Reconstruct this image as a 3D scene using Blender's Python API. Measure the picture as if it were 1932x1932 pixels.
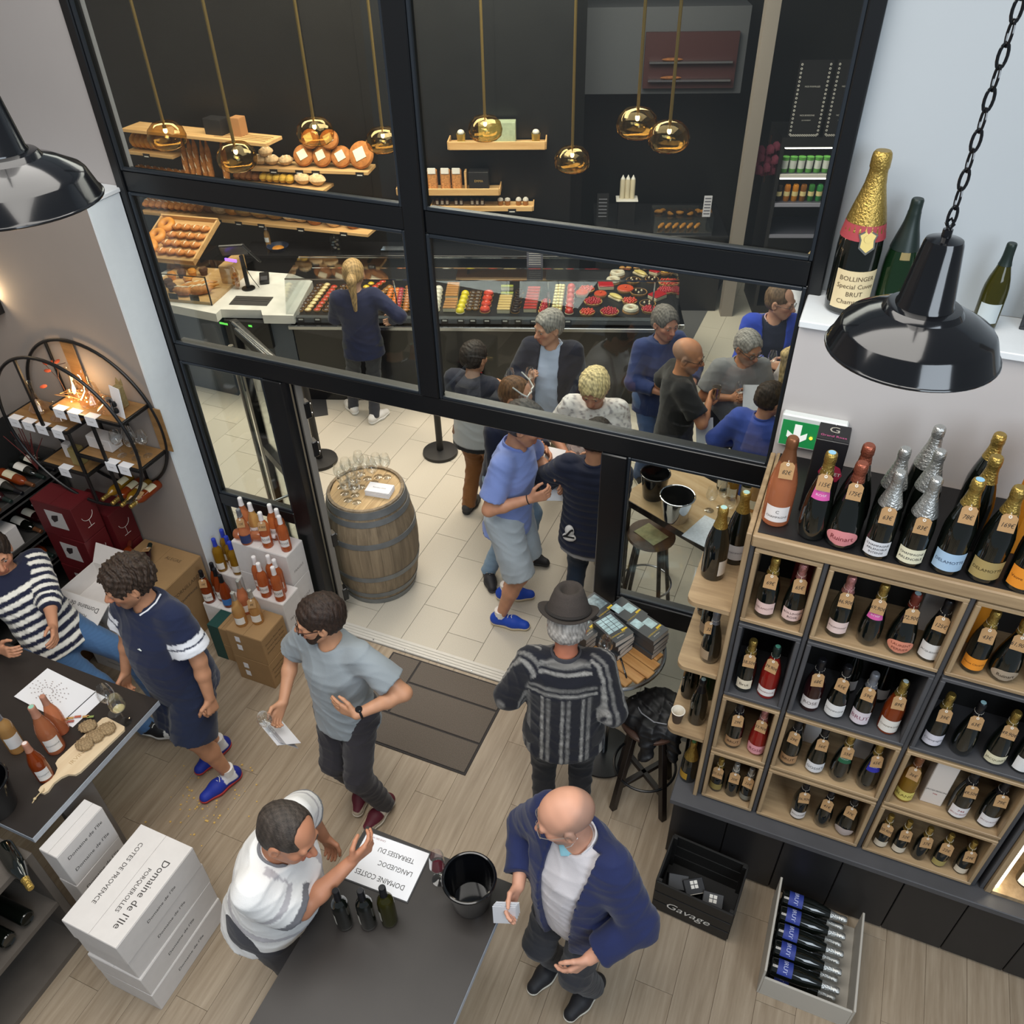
import bpy, math, random
import numpy as np
from mathutils import Vector, Matrix
for o in list(bpy.data.objects): bpy.data.objects.remove(o)
S = bpy.context.scene; COL = S.collection
random.seed(7); rnd = random.Random(11)
PI = math.pi; R = math.radians
# ---------------------------------------------------------------- camera
CAM = Vector((0, 0, 4.7)); YAW, PIT, ROL = -0.4112, 0.6850, -0.0259
fw = Vector((math.sin(YAW)*math.cos(PIT), math.cos(YAW)*math.cos(PIT), -math.sin(PIT)))
r0 = Vector((math.cos(YAW), -math.sin(YAW), 0)); u0 = r0.cross(fw)
rt = r0*math.cos(ROL)+u0*math.sin(ROL); up = rt.cross(fw)
cd = bpy.data.cameras.new('camera'); cam = bpy.data.objects.new('camera', cd); COL.objects.link(cam)
cam.matrix_world = Matrix(((rt.x, up.x, -fw.x, CAM.x), (rt.y, up.y, -fw.y, CAM.y), (rt.z, up.z, -fw.z, CAM.z), (0, 0, 0, 1)))
cd.sensor_fit = 'HORIZONTAL'; cd.sensor_width = 36; cd.lens = 1578.0/1932*36; cd.clip_start = .05; cd.clip_end = 60
S.camera = cam
# ---------------------------------------------------------------- world, lights, exposure
W = bpy.data.worlds.new('daylight'); S.world = W; W.use_nodes = True
bg = W.node_tree.nodes['Background']; bg.inputs[0].default_value = (.80, .90, 1.0, 1); bg.inputs[1].default_value = .22
def area(name, loc, size, power, col=(1, 1, 1), aim=None, sy=None):
    l = bpy.data.lights.new(name, 'AREA'); l.energy = power; l.color = col; l.size = size
    if sy: l.shape = 'RECTANGLE'; l.size_y = sy
    o = bpy.data.objects.new(name, l); COL.objects.link(o); o.location = loc
    if aim: o.rotation_euler = (Vector(aim)-Vector(loc)).to_track_quat('-Z', 'Y').to_euler()
    return o
area('ceiling_light_shop', (-1.6, .9, 5.9), 4.2, 215, (1, .96, .90), sy=3.0)
area('shop_window_daylight', (3.0, -2.0, 5.2), 3.0, 190, (.80, .90, 1), (-1.5, 3.2, 1.6))
area('ceiling_light_mall', (-2.4, 5.6, 5.4), 5.0, 105, (1, .94, .84), sy=2.6)
area('ceiling_light_bakery', (-5.4, 6.9, 4.6), 4.5, 230, (1, .86, .66), (-6.0, 7.9, 1.5), sy=1.4)
area('ceiling_light_case', (-2.6, 7.4, 4.4), 3.4, 130, (1, .90, .74), (-3.0, 7.6, 1.0), sy=1.2)
S.view_settings.view_transform = 'Standard'; S.view_settings.look = 'None'
S.view_settings.exposure = .1; S.view_settings.gamma = 1; S.view_settings.use_curve_mapping = False
cy = S.cycles
cy.max_bounces = 7; cy.diffuse_bounces = 3; cy.glossy_bounces = 3; cy.transmission_bounces = 4; cy.transparent_max_bounces = 14
cy.caustics_reflective = False; cy.caustics_refractive = False; cy.use_denoising = True; cy.sample_clamp_indirect = 4
# ---------------------------------------------------------------- materials
def lin(c):
    if isinstance(c, str): c = tuple(int(c[i:i+2], 16) for i in (0, 2, 4))
    return tuple(((x/255/12.92) if x/255 <= .04045 else ((x/255+.055)/1.055)**2.4) for x in c[:3])
MATS = {}
def newmat(name):
    m = bpy.data.materials.new(name); m.use_nodes = True; t = m.node_tree
    return m, t, t.nodes['Principled BSDF'], t.nodes['Material Output']
def mat(name, col, rough=.5, metal=0, spec=.5, var=0, vscale=20, bump=0, bscale=60, coat=0, emit=0, stretch=None, rand=0, sheen=0, alpha=1):
    if name in MATS: return MATS[name]
    m, t, p, o = newmat(name); N = t.nodes.new; L = t.links.new
    c = lin(col)
    p.inputs['Base Color'].default_value = (*c, 1); p.inputs['Roughness'].default_value = rough; p.inputs['Metallic'].default_value = metal
    p.inputs['Specular IOR Level'].default_value = spec; p.inputs['Coat Weight'].default_value = coat
    if sheen: p.inputs['Sheen Weight'].default_value = sheen
    if emit: p.inputs['Emission Color'].default_value = (*c, 1); p.inputs['Emission Strength'].default_value = emit
    if var or bump or rand:
        tc = N('ShaderNodeTexCoord'); vec = tc.outputs['Object']
        if stretch:
            mp = N('ShaderNodeMapping'); mp.inputs['Scale'].default_value = stretch; L(vec, mp.inputs[0]); vec = mp.outputs[0]
        if var or rand:
            nz = N('ShaderNodeTexNoise'); nz.inputs['Scale'].default_value = vscale; nz.inputs['Detail'].default_value = 4; L(vec, nz.inputs['Vector'])
            mr = N('ShaderNodeMapRange'); mr.inputs[1].default_value = .25; mr.inputs[2].default_value = .75
            mr.inputs[3].default_value = 1-var; mr.inputs[4].default_value = 1+var; L(nz.outputs[0], mr.inputs[0])
            val = mr.outputs[0]
            if rand:
                oi = N('ShaderNodeObjectInfo'); m2 = N('ShaderNodeMapRange'); m2.inputs[3].default_value = 1-rand; m2.inputs[4].default_value = 1+rand
                L(oi.outputs['Random'], m2.inputs[0]); mm = N('ShaderNodeMath'); mm.operation = 'MULTIPLY'
                L(val, mm.inputs[0]); L(m2.outputs[0], mm.inputs[1]); val = mm.outputs[0]
            vm = N('ShaderNodeVectorMath'); vm.operation = 'SCALE'; vm.inputs[0].default_value = c; L(val, vm.inputs['Scale']); L(vm.outputs[0], p.inputs['Base Color'])
        if bump:
            nb = N('ShaderNodeTexNoise'); nb.inputs['Scale'].default_value = bscale; nb.inputs['Detail'].default_value = 3; L(vec, nb.inputs['Vector'])
            b = N('ShaderNodeBump'); b.inputs['Strength'].default_value = bump; b.inputs['Distance'].default_value = .01; L(nb.outputs[0], b.inputs['Height']); L(b.outputs[0], p.inputs['Normal'])
    MATS[name] = m; return m
def clear(name, tint='ffffff', gloss=.06, edge=.55, rough=.0, power=3, gcol='ffffff'):
    """thin clear sheet: tinted transparency plus a mirror term that rises at grazing angles"""
    if name in MATS: return MATS[name]
    m, t, p, o = newmat(name); N = t.nodes.new; L = t.links.new; t.nodes.remove(p)
    tr = N('ShaderNodeBsdfTransparent'); tr.inputs[0].default_value = (*lin(tint), 1)
    gl = N('ShaderNodeBsdfGlossy'); gl.inputs['Roughness'].default_value = rough; gl.inputs['Color'].default_value = (*lin(gcol), 1)
    lw = N('ShaderNodeLayerWeight'); lw.inputs[0].default_value = .5
    pw = N('ShaderNodeMath'); pw.operation = 'POWER'; pw.inputs[1].default_value = power; L(lw.outputs['Facing'], pw.inputs[0])
    mr = N('ShaderNodeMapRange'); mr.inputs[3].default_value = gloss; mr.inputs[4].default_value = edge; L(pw.outputs[0], mr.inputs[0])
    mx = N('ShaderNodeMixShader'); L(mr.outputs[0], mx.inputs[0]); L(tr.outputs[0], mx.inputs[1]); L(gl.outputs[0], mx.inputs[2]); L(mx.outputs[0], o.inputs[0])
    MATS[name] = m; return m
def liquid(name, tint, body, mixf=.55):
    """bottle glass holding wine: coloured see-through share, coloured body share, glassy sheen"""
    if name in MATS: return MATS[name]
    m, t, p, o = newmat(name); N = t.nodes.new; L = t.links.new
    p.inputs['Base Color'].default_value = (*lin(body), 1); p.inputs['Roughness'].default_value = .06; p.inputs['Coat Weight'].default_value = .5
    tr = N('ShaderNodeBsdfTransparent'); tr.inputs[0].default_value = (*lin(tint), 1)
    mx = N('ShaderNodeMixShader'); mx.inputs[0].default_value = mixf; L(tr.outputs[0], mx.inputs[1]); L(p.outputs[0], mx.inputs[2]); L(mx.outputs[0], o.inputs[0])
    MATS[name] = m; return m
def wood(name, a, b, scale=6, stretch=(1, .08, 1), rough=.5, rand=.12, coat=0):
    if name in MATS: return MATS[name]
    m, t, p, o = newmat(name); N = t.nodes.new; L = t.links.new
    tc = N('ShaderNodeTexCoord'); mp = N('ShaderNodeMapping'); mp.inputs['Scale'].default_value = stretch
    oi = N('ShaderNodeObjectInfo'); ad = N('ShaderNodeVectorMath'); ad.operation = 'ADD'
    L(tc.outputs['Object'], ad.inputs[0]); sc = N('ShaderNodeVectorMath'); sc.operation = 'SCALE'; sc.inputs[0].default_value = (7, 3, 5); L(oi.outputs['Random'], sc.inputs['Scale']); L(sc.outputs[0], ad.inputs[1])
    L(ad.outputs[0], mp.inputs[0])
    nz = N('ShaderNodeTexNoise'); nz.inputs['Scale'].default_value = scale*6; nz.inputs['Detail'].default_value = 6; nz.inputs['Roughness'].default_value = .65; L(mp.outputs[0], nz.inputs['Vector'])
    cr = N('ShaderNodeValToRGB'); cr.color_ramp.elements[0].position = .3; cr.color_ramp.elements[1].position = .72
    cr.color_ramp.elements[0].color = (*lin(a), 1); cr.color_ramp.elements[1].color = (*lin(b), 1); L(nz.outputs[0], cr.inputs[0])
    mr = N('ShaderNodeMapRange'); mr.inputs[3].default_value = 1-rand; mr.inputs[4].default_value = 1+rand; L(oi.outputs['Random'], mr.inputs[0])
    vm = N('ShaderNodeVectorMath'); vm.operation = 'SCALE'; L(cr.outputs[0], vm.inputs[0]); L(mr.outputs[0], vm.inputs['Scale']); L(vm.outputs[0], p.inputs['Base Color'])
    p.inputs['Roughness'].default_value = rough; p.inputs['Coat Weight'].default_value = coat
    MATS[name] = m; return m
# ---------------------------------------------------------------- mesh building
KID = {}
class MB:
    def __init__(s): s.v = []; s.f = []
    def add(s, vs, fs, M=None):
        n = len(s.v)
        s.v += [tuple(M @ Vector(p)) for p in vs] if M is not None else [tuple(p) for p in vs]
        s.f += [tuple(i+n for i in q) for q in fs]; return s
    def box(s, x0, x1, y0, y1, z0, z1, b=0, M=None):
        if b <= 0:
            vs = [(x, y, z) for z in (z0, z1) for y in (y0, y1) for x in (x0, x1)]
            return s.add(vs, [(0, 2, 3, 1), (4, 5, 7, 6), (0, 1, 5, 4), (2, 6, 7, 3), (0, 4, 6, 2), (1, 3, 7, 5)], M)
        xs, ys, zs = (x0, x1), (y0, y1), (z0, z1); vs = []; ix = {}
        for i in (0, 1):
            for j in (0, 1):
                for k in (0, 1):
                    sx, sy, sz = (b, -b)[i], (b, -b)[j], (b, -b)[k]
                    for a in range(3):
                        p = [xs[i]+sx, ys[j]+sy, zs[k]+sz]; p[a] = (xs, ys, zs)[a][(i, j, k)[a]]
                        ix[i, j, k, a] = len(vs); vs.append(tuple(p))
        fs = []
        def q(*k): fs.append(tuple(ix[t] for t in k))
        for a in range(3):
            o1, o2 = [(1, 2), (0, 2), (0, 1)][a]
            for e in (0, 1):
                def K(p, r):
                    t = [0, 0, 0]; t[a] = e; t[o1] = p; t[o2] = r; return (*t, a)
                q(K(0, 0), K(1, 0), K(1, 1), K(0, 1))
            for p in (0, 1):
                for r in (0, 1):
                    def K2(e, c):
                        t = [0, 0, 0]; t[a] = e; t[o1] = p; t[o2] = r; return (*t, c)
                    q(K2(0, o1), K2(1, o1), K2(1, o2), K2(0, o2))
        for i in (0, 1):
            for j in (0, 1):
                for k in (0, 1): q((i, j, k, 0), (i, j, k, 1), (i, j, k, 2))
        return s.add(vs, fs, M)
    def tube(s, pts, r, n=8, closed=False, M=None):
        P = [Vector(p) for p in pts]; m = len(P); rs = r if isinstance(r, (list, tuple)) else [r]*m; vs = []; fs = []
        prev = None
        for i in range(m):
            if closed: d = P[(i+1) % m]-P[i-1]
            else: d = P[min(i+1, m-1)]-P[max(i-1, 0)]
            d.normalize()
            if prev is None:
                a = Vector((0, 0, 1)) if abs(d.z) < .9 else Vector((1, 0, 0)); u = d.cross(a).normalized()
            else: u = (prev-d*prev.dot(d)).normalized()
            prev = u; w = d.cross(u)
            for k in range(n):
                t = 2*PI*k/n; vs.append(P[i]+(u*math.cos(t)+w*math.sin(t))*rs[i])
        for i in range(m if closed else m-1):
            for k in range(n):
                a, b = i*n+k, i*n+(k+1) % n; c, d2 = ((i+1) % m)*n+(k+1) % n, ((i+1) % m)*n+k
                fs.append((a, b, c, d2))
        if not closed: fs += [tuple(range(n))[::-1], tuple((m-1)*n+k for k in range(n))]
        return s.add(vs, fs, M)
    def lathe(s, prof, n=20, M=None, a0=0, a1=2*PI):
        full = abs(a1-a0-2*PI) < 1e-6; m = n if full else n+1; vs = []; fs = []; rows = []
        for (r, z) in prof:
            if r < 1e-6 and full: rows.append([len(vs)]); vs.append((0, 0, z)); continue
            rows.append(list(range(len(vs), len(vs)+m)))
            vs += [(r*math.cos(a0+(a1-a0)*k/n), r*math.sin(a0+(a1-a0)*k/n), z) for k in range(m)]
        for a, b in zip(rows, rows[1:]):
            for k in range(n):
                k2 = (k+1) % m
                if len(a) == 1 and len(b) == 1: continue
                if len(a) == 1: fs.append((a[0], b[k2], b[k]))
                elif len(b) == 1: fs.append((a[k], a[k2], b[0]))
                else: fs.append((a[k], a[k2], b[k2], b[k]))
        return s.add(vs, fs, M)
    def prism(s, poly, z0, z1, M=None):
        n = len(poly); vs = [(x, y, z0) for x, y in poly]+[(x, y, z1) for x, y in poly]
        fs = [tuple(range(n))[::-1], tuple(range(n, 2*n))]+[(i, (i+1) % n, n+(i+1) % n, n+i) for i in range(n)]
        return s.add(vs, fs, M)
    def ell(s, c, r, nu=12, nv=8, M=None, fn=None):
        prof = []; vs = []; fs = []
        for j in range(nv+1):
            ph = -PI/2+PI*j/nv
            for i in range(nu):
                th = 2*PI*i/nu; p = (math.cos(ph)*math.cos(th), math.cos(ph)*math.sin(th), math.sin(ph))
                k = fn(p) if fn else 1
                vs.append((c[0]+r[0]*p[0]*k, c[1]+r[1]*p[1]*k, c[2]+r[2]*p[2]*k))
        for j in range(nv):
            for i in range(nu): fs.append((j*nu+i, j*nu+(i+1) % nu, (j+1)*nu+(i+1) % nu, (j+1)*nu+i))
        return s.add(vs, fs, M)
    def mesh(s, name, m=None, smooth=True, ang=38):
        me = bpy.data.meshes.new(name); me.from_pydata(s.v, [], s.f); me.validate()
        if m: me.materials.append(m)
        if smooth and len(me.polygons):
            me.polygons.foreach_set('use_smooth', [True]*len(me.polygons)); me.set_sharp_from_angle(angle=R(ang))
        me.update(); return me
def T(x=0, y=0, z=0, rz=0, rx=0, ry=0, s=1):
    return Matrix.Translation((x, y, z)) @ Matrix.Rotation(rz, 4, 'Z') @ Matrix.Rotation(ry, 4, 'Y') @ Matrix.Rotation(rx, 4, 'X') @ Matrix.Diagonal((s, s, s, 1))
def obj(name, me, parent=None, loc=(0, 0, 0), rot=(0, 0, 0), m=None):
    if isinstance(me, MB): me = me.mesh(name, m)
    o = bpy.data.objects.new(name, me); COL.objects.link(o); o.location = loc; o.rotation_euler = rot
    if parent is not None: o.parent = parent; KID.setdefault(parent.name, []).append(o)
    return o
def tag(o, label=None, cat=None, group=None, kind=None):
    if label: o['label'] = label
    if cat: o['category'] = cat
    if group: o['group'] = group
    if kind: o['kind'] = kind
    return o
def thing(name, label, cat, loc=(0, 0, 0), rz=0, group=None):
    o = bpy.data.objects.new(name, None); COL.objects.link(o); o.location = loc; o.rotation_euler = (0, 0, rz); o.empty_display_size = .05
    return tag(o, label, cat, group)
def struct(name, me, m=None, parent=None):
    o = obj(name, me, parent, m=m)
    if parent is None: o['kind'] = 'structure'
    return o
def dup(root, loc, rz=None, label=None, group=None, rot=None):
    r = root.copy(); COL.objects.link(r); r.location = loc
    if rz is not None: r.rotation_euler = (0, 0, rz)
    if rot is not None: r.rotation_euler = rot
    if label: r['label'] = label
    if group: r['group'] = group
    for ch in KID.get(root.name, ()):
        c = ch.copy(); COL.objects.link(c); c.parent = r
        for g in KID.get(ch.name, ()):
            d = g.copy(); COL.objects.link(d); d.parent = c
    return r
TXT = {}
def text(s, size, align='CENTER', shear=0, sx=1.0):
    """flat lettering as (verts, faces) in the XY plane, centred on its box"""
    k = (s, align, shear)
    if k not in TXT:
        c = bpy.data.curves.new('lettering', 'FONT'); c.body = s; c.size = 1; c.align_x = align; c.align_y = 'CENTER'; c.shear = shear; c.resolution_u = 2
        o = bpy.data.objects.new('lettering', c); COL.objects.link(o); bpy.context.view_layer.update()
        me = o.evaluated_get(bpy.context.evaluated_depsgraph_get()).to_mesh()
        TXT[k] = ([tuple(v.co) for v in me.vertices], [tuple(p.vertices) for p in me.polygons])
        bpy.data.objects.remove(o); bpy.data.curves.remove(c)
    v, f = TXT[k]
    return [(x*size*sx, y*size, 0) for x, y, z in v], f
def textobj(name, s, size, m, parent, loc, rot=(0, 0, 0), **kw):
    v, f = text(s, size, **kw); b = MB(); b.add(v, f); return obj(name, b.mesh(name, m, False), parent, loc, rot)
# ================================================================ the setting
BLK = mat('black_frame_metal', '0f1114', .32, .0, .5); GREYW = mat('pale_wall_paint', 'c0bbb9', .8, var=.03, vscale=3)
TAUPE = mat('taupe_wall_paint', '978d85', .85, var=.04, vscale=2.5); WHITE = mat('white_paint', 'e4e8ea', .6, var=.02)
PANE = clear('window_glass', 'f4f8f7', .035, .7, power=4)
STEEL = mat('brushed_steel', 'b9bcc0', .22, 1); CHROME = mat('chrome', 'd8dadd', .08, 1)
# shop floor: wood-look planks running into the depth of the shop
PLANK = wood('floor_plank_wood', '8a7964', 'ab9b86', 5, (1, .06, 1), .42, .045)
fl = struct('floor', MB().box(-5.4, 2.2, -1.6, 3.47, -.06, -.006), mat('floor_bed', '6b5d4f', .8))
pm = MB().box(.0006, .1994, .0006, 1.3994, -.006, 0, .0008).mesh('plank', PLANK)
for i in range(36):
    x = -5.0+i*.2; o0 = ((i*37) % 10)/10*1.4-1.4
    for k in range(5):
        y = o0+k*1.4-.6
        if y > 3.46: continue
        if y+1.4 > 3.47: m2 = MB().box(.0006, .1994, .0006, 3.469-y, -.006, 0, .0008).mesh('plank', PLANK); obj('plank', m2, fl, (x, y, 0))
        else: obj('plank', pm, fl, (x, y, 0))
# mall floor: speckled pale tiles, laid in a running bond
TILE = mat('speckled_floor_tile', 'c6bfb0', .5, var=.16, vscale=220, rand=.05)
mf = tag(obj('floor_mall', MB().box(-9.5, 3.2, 3.47, 13.5, -.06, -.005), m=mat('tile_grout', '7f7b73', .8)), kind='structure')
mf.name = 'floor'
tm = MB().box(.0015, .2985, .0015, .5985, -.005, 0, .0012).mesh('tile', TILE)
for i in range(25):
    x = -7.3+.3*i-.0
    for k in range(9):
        y = 3.57+.6*k-(.0, .2, .4)[i % 3]*1.0
        if y < 3.5: m2 = MB().box(.0015, .2985, 3.575-y, .5985, -.005, 0, .0012).mesh('tile', TILE); obj('tile', m2, mf, (x, y, 0))
        elif y < 8.2-.2*(i < 6): obj('tile', tm, mf, (x, y, 0))
far = MB()
for i in range(25):
    for k in range(9, 17): far.box(-7.3+.3*i+.0015, -7.3+.3*i+.2985, 3.57+.6*k-(.0, .2, .4)[i % 3]+.0015, 3.57+.6*k-(.0, .2, .4)[i % 3]+.5985, -.005, 0)
tag(obj('tile_field', far, mf, m=TILE), kind='stuff')
band = obj('dark_tile_band', MB().box(-2.0, -1.55, 8.6, 12.4, -.001, .004), mf, m=mat('dark_tile', '5f5f60', .5, var=.15, vscale=150))
th = struct('trim_1', MB().box(-3.06, -1.01, 3.475, 3.575, -.004, .012, .003), mat('pale_threshold', 'cfcbc2', .4, var=.05)); 
gr = MB()
for k in range(3): gr.box(-3.05, -1.02, 3.495+k*.025, 3.499+k*.025, .012, .0145)
obj('groove_rib', gr, th, m=mat('pale_threshold_rib', 'b5b1a8', .5))
sb = MB()
for k in range(8): sb.lathe([(0, 0), (.006, 0), (.005, .004), (0, .005)], 8, T(-2.95+.27*k, 3.486, .012))
obj('screw_heads', sb, th, m=STEEL)
# walls
struct('wall_left', MB().box(-5.4, -3.9, 3.3, 3.62, 0, 3.17), TAUPE)
struct('wall_left_upper', MB().box(-6.5, -3.9, 3.56, 3.7, 3.17, 6), mat('grey_upper_wall_paint', 'a29d9b', .8, var=.03, vscale=2)).name = 'wall_back'
struct('trim_2', MB().box(-3.902, -3.885, 3.297, 3.53, 0, 3.17), mat('white_reveal_paint', 'dfe6ea', .7, var=.02))
struct('trim_3', MB().box(-5.4, -3.878, 3.285, 3.56, 3.17, 3.195, .004), WHITE)
struct('wall_side', MB().box(-5.5, -5.4, -1.6, 3.62, 0, 6), TAUPE)
wr = struct('wall_right', MB().box(-.147, 2.4, 3.3, 3.62, 0, 3.12), GREYW)
struct('trim_4', MB().box(-.150, 2.4, 3.275, 3.6, 3.12, 3.15, .004), WHITE)
struct('wall_right_upper', MB().box(-.10, 2.4, 3.6, 3.72, 3.15, 6), mat('cool_wall_paint', 'b2b9be', .8, var=.02, vscale=2)).name = 'wall_front'
struct('trim_5', MB().box(-.155, -.147, 3.31, 3.6, 0, 3.12), BLK)
# shop front: posts, transoms and panes
win = thing('window_1', None, None); win['kind'] = 'structure'
Y0, Y1 = 3.535, 3.62
def post(n, x0, x1, z0, z1, y0=Y0, y1=Y1, b=.006): obj(n, MB().box(x0, x1, y0, y1, z0, z1, b), win, m=BLK)
post('post', -3.90, -3.84, 0, 6); post('post', -.16, -.10, 0, 6)
post('mullion', -2.085, -1.97, 2.235, 6); post('door_post', -3.20, -3.06, 0, 2.112); post('door_post', -1.015, -.87, 0, 2.112)
post('transom', -3.84, -.16, 2.112, 2.235, 3.545, 3.64); post('transom', -3.84, -2.085, 3.172, 3.288, 3.55, 3.63); post('transom', -1.97, -.16, 3.172, 3.288, 3.55, 3.63)
post('rail', -3.84, -3.20, .95, 1.04); post('rail', -.87, -.16, .95, 1.09); post('rail', -3.84, -3.2, 0, .09); post('rail', -.87, -.16, 0, .09)
def pane(x0, x1, z0, z1):
    g = obj('glazing_bead', MB(), win, m=BLK) if 0 else None
    b = MB()
    for (a, c, d, e) in ((x0, x0+.018, z0, z1), (x1-.018, x1, z0, z1), (x0+.018, x1-.018, z0, z0+.018), (x0+.018, x1-.018, z1-.018, z1)): b.box(a, c, 3.545, 3.563, d, e, .003)
    p = obj('pane', MB().box(x0, x1, 3.566, 3.574, z0, z1), win, m=PANE); obj('glazing_bead', b, p, m=mat('bead_metal', '2b3138', .3, .3))
for a in ((-3.84, -2.085, 2.235, 3.172), (-1.97, -.16, 2.235, 3.172), (-3.84, -2.085, 3.288, 5.9), (-1.97, -.16, 3.288, 5.9), (-3.84, -3.2, 1.04, 2.112), (-.87, -.16, 1.09, 2.112), (-3.84, -3.2, .09, .95), (-.87, -.16, .09, .95)): pane(*a)
# open glass door leaf, swung out into the mall
hx, hy = -3.045, 3.66; ex, ey = -3.93, 4.20; dl = math.hypot(ex-hx, ey-hy); da = math.atan2(ey-hy, ex-hx)
dr = thing('door_1', None, None, (hx, hy, 0), da); dr['kind'] = 'structure'
def dp(n, *a, m=BLK, b=.005): return obj(n, MB().box(*a, b), dr, m=m)
dp('stile', 0, .075, -.03, .03, .01, 2.08); dp('stile', dl-.07, dl, -.03, .03, .01, 2.08); dp('rail', .075, dl-.07, -.03, .03, 2.0, 2.08); dp('rail', .075, dl-.07, -.03, .03, .01, .12); dp('rail', .075, dl-.07, -.03, .03, .97, 1.06)
for a, c in ((.12, .97), (1.06, 2.0)): obj('pane', MB().box(.075, dl-.07, -.004, .004, a, c), dr, m=PANE)
for s in (-1, 1):
    h = obj('pull_handle', MB().tube([(dl-.11, s*.085, .35), (dl-.11, s*.085, 1.95)], .019, 12), dr, m=STEEL)
    obj('bracket', MB().tube([(dl-.11, 0, 1.75), (dl-.11, s*.085, 1.75)], .011, 8).tube([(dl-.11, 0, .55), (dl-.11, s*.085, .55)], .011, 8), h, m=STEEL)
obj('closer_arm', MB().tube([(.08, .0, 2.10), (dl-.1, .03, 2.10)], .012, 6).tube([(.08, .03, 2.10), (dl-.2, .05, 2.10)], .009, 6), dr, m=STEEL)
for z in (1.85, 1.55, .75, .2):
    h = obj('hinge', MB().box(-.035, .03, -.055, -.012, z-.06, z+.06, .006), dr, m=BLK); obj('bolt', MB().lathe([(0, 0), (.009, 0), (.007, .006), (0, .007)], 8, T(-.02, -.055, z+.035, rx=PI/2)).lathe([(0, 0), (.009, 0), (.007, .006), (0, .007)], 8, T(-.02, -.055, z-.035, rx=PI/2)), h, m=STEEL)
obj('seal_strip', MB().box(-.028, -.003, -.02, .02, .02, 2.08), dr, m=mat('grey_seal', '77736c', .7))
# ---------------------------------------------------------------- bakery shell; B(u, w) walks along and behind its counter
BA = R(19.3); BOX, BOY = -4.907, 6.195
def B(u, w, z=0): return (BOX+math.cos(BA)*u-math.sin(BA)*w, BOY+math.sin(BA)*u+math.cos(BA)*w, z)
BM = T(BOX, BOY, 0, BA)
DARK = mat('black_wall_panel', '121212', .38, var=.2, vscale=4); DARK2 = mat('charcoal_wall', '26282b', .55, var=.06, vscale=3)
wb = struct('wall_back', MB().box(-.2, 2.75, 2.22, 2.4, 0, 6, M=BM), DARK)
seam = MB()
for u in (.35, 1.8): seam.box(u, u+.006, 2.214, 2.22, 0, 6, M=BM)
obj('panel_joint', seam, wb, m=mat('joint_black', '050505', .5))
struct('wall_bakery_side', MB().box(-3.6, -3.5, -4, 2.4, 0, 6, M=BM), mat('bluegrey_wall', '6b747d', .7)).name = 'wall_mall'
struct('wall_mall_end', MB().box(-9.5, 3.2, 13.3, 13.5, 0, 6), DARK2).name = 'wall_end'
struct('wall_mall_right', MB().box(3.1, 3.2, 3.7, 13.4, 0, 6), mat('mall_white_wall', 'cfcac3', .7)).name = 'wall_mall'
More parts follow.
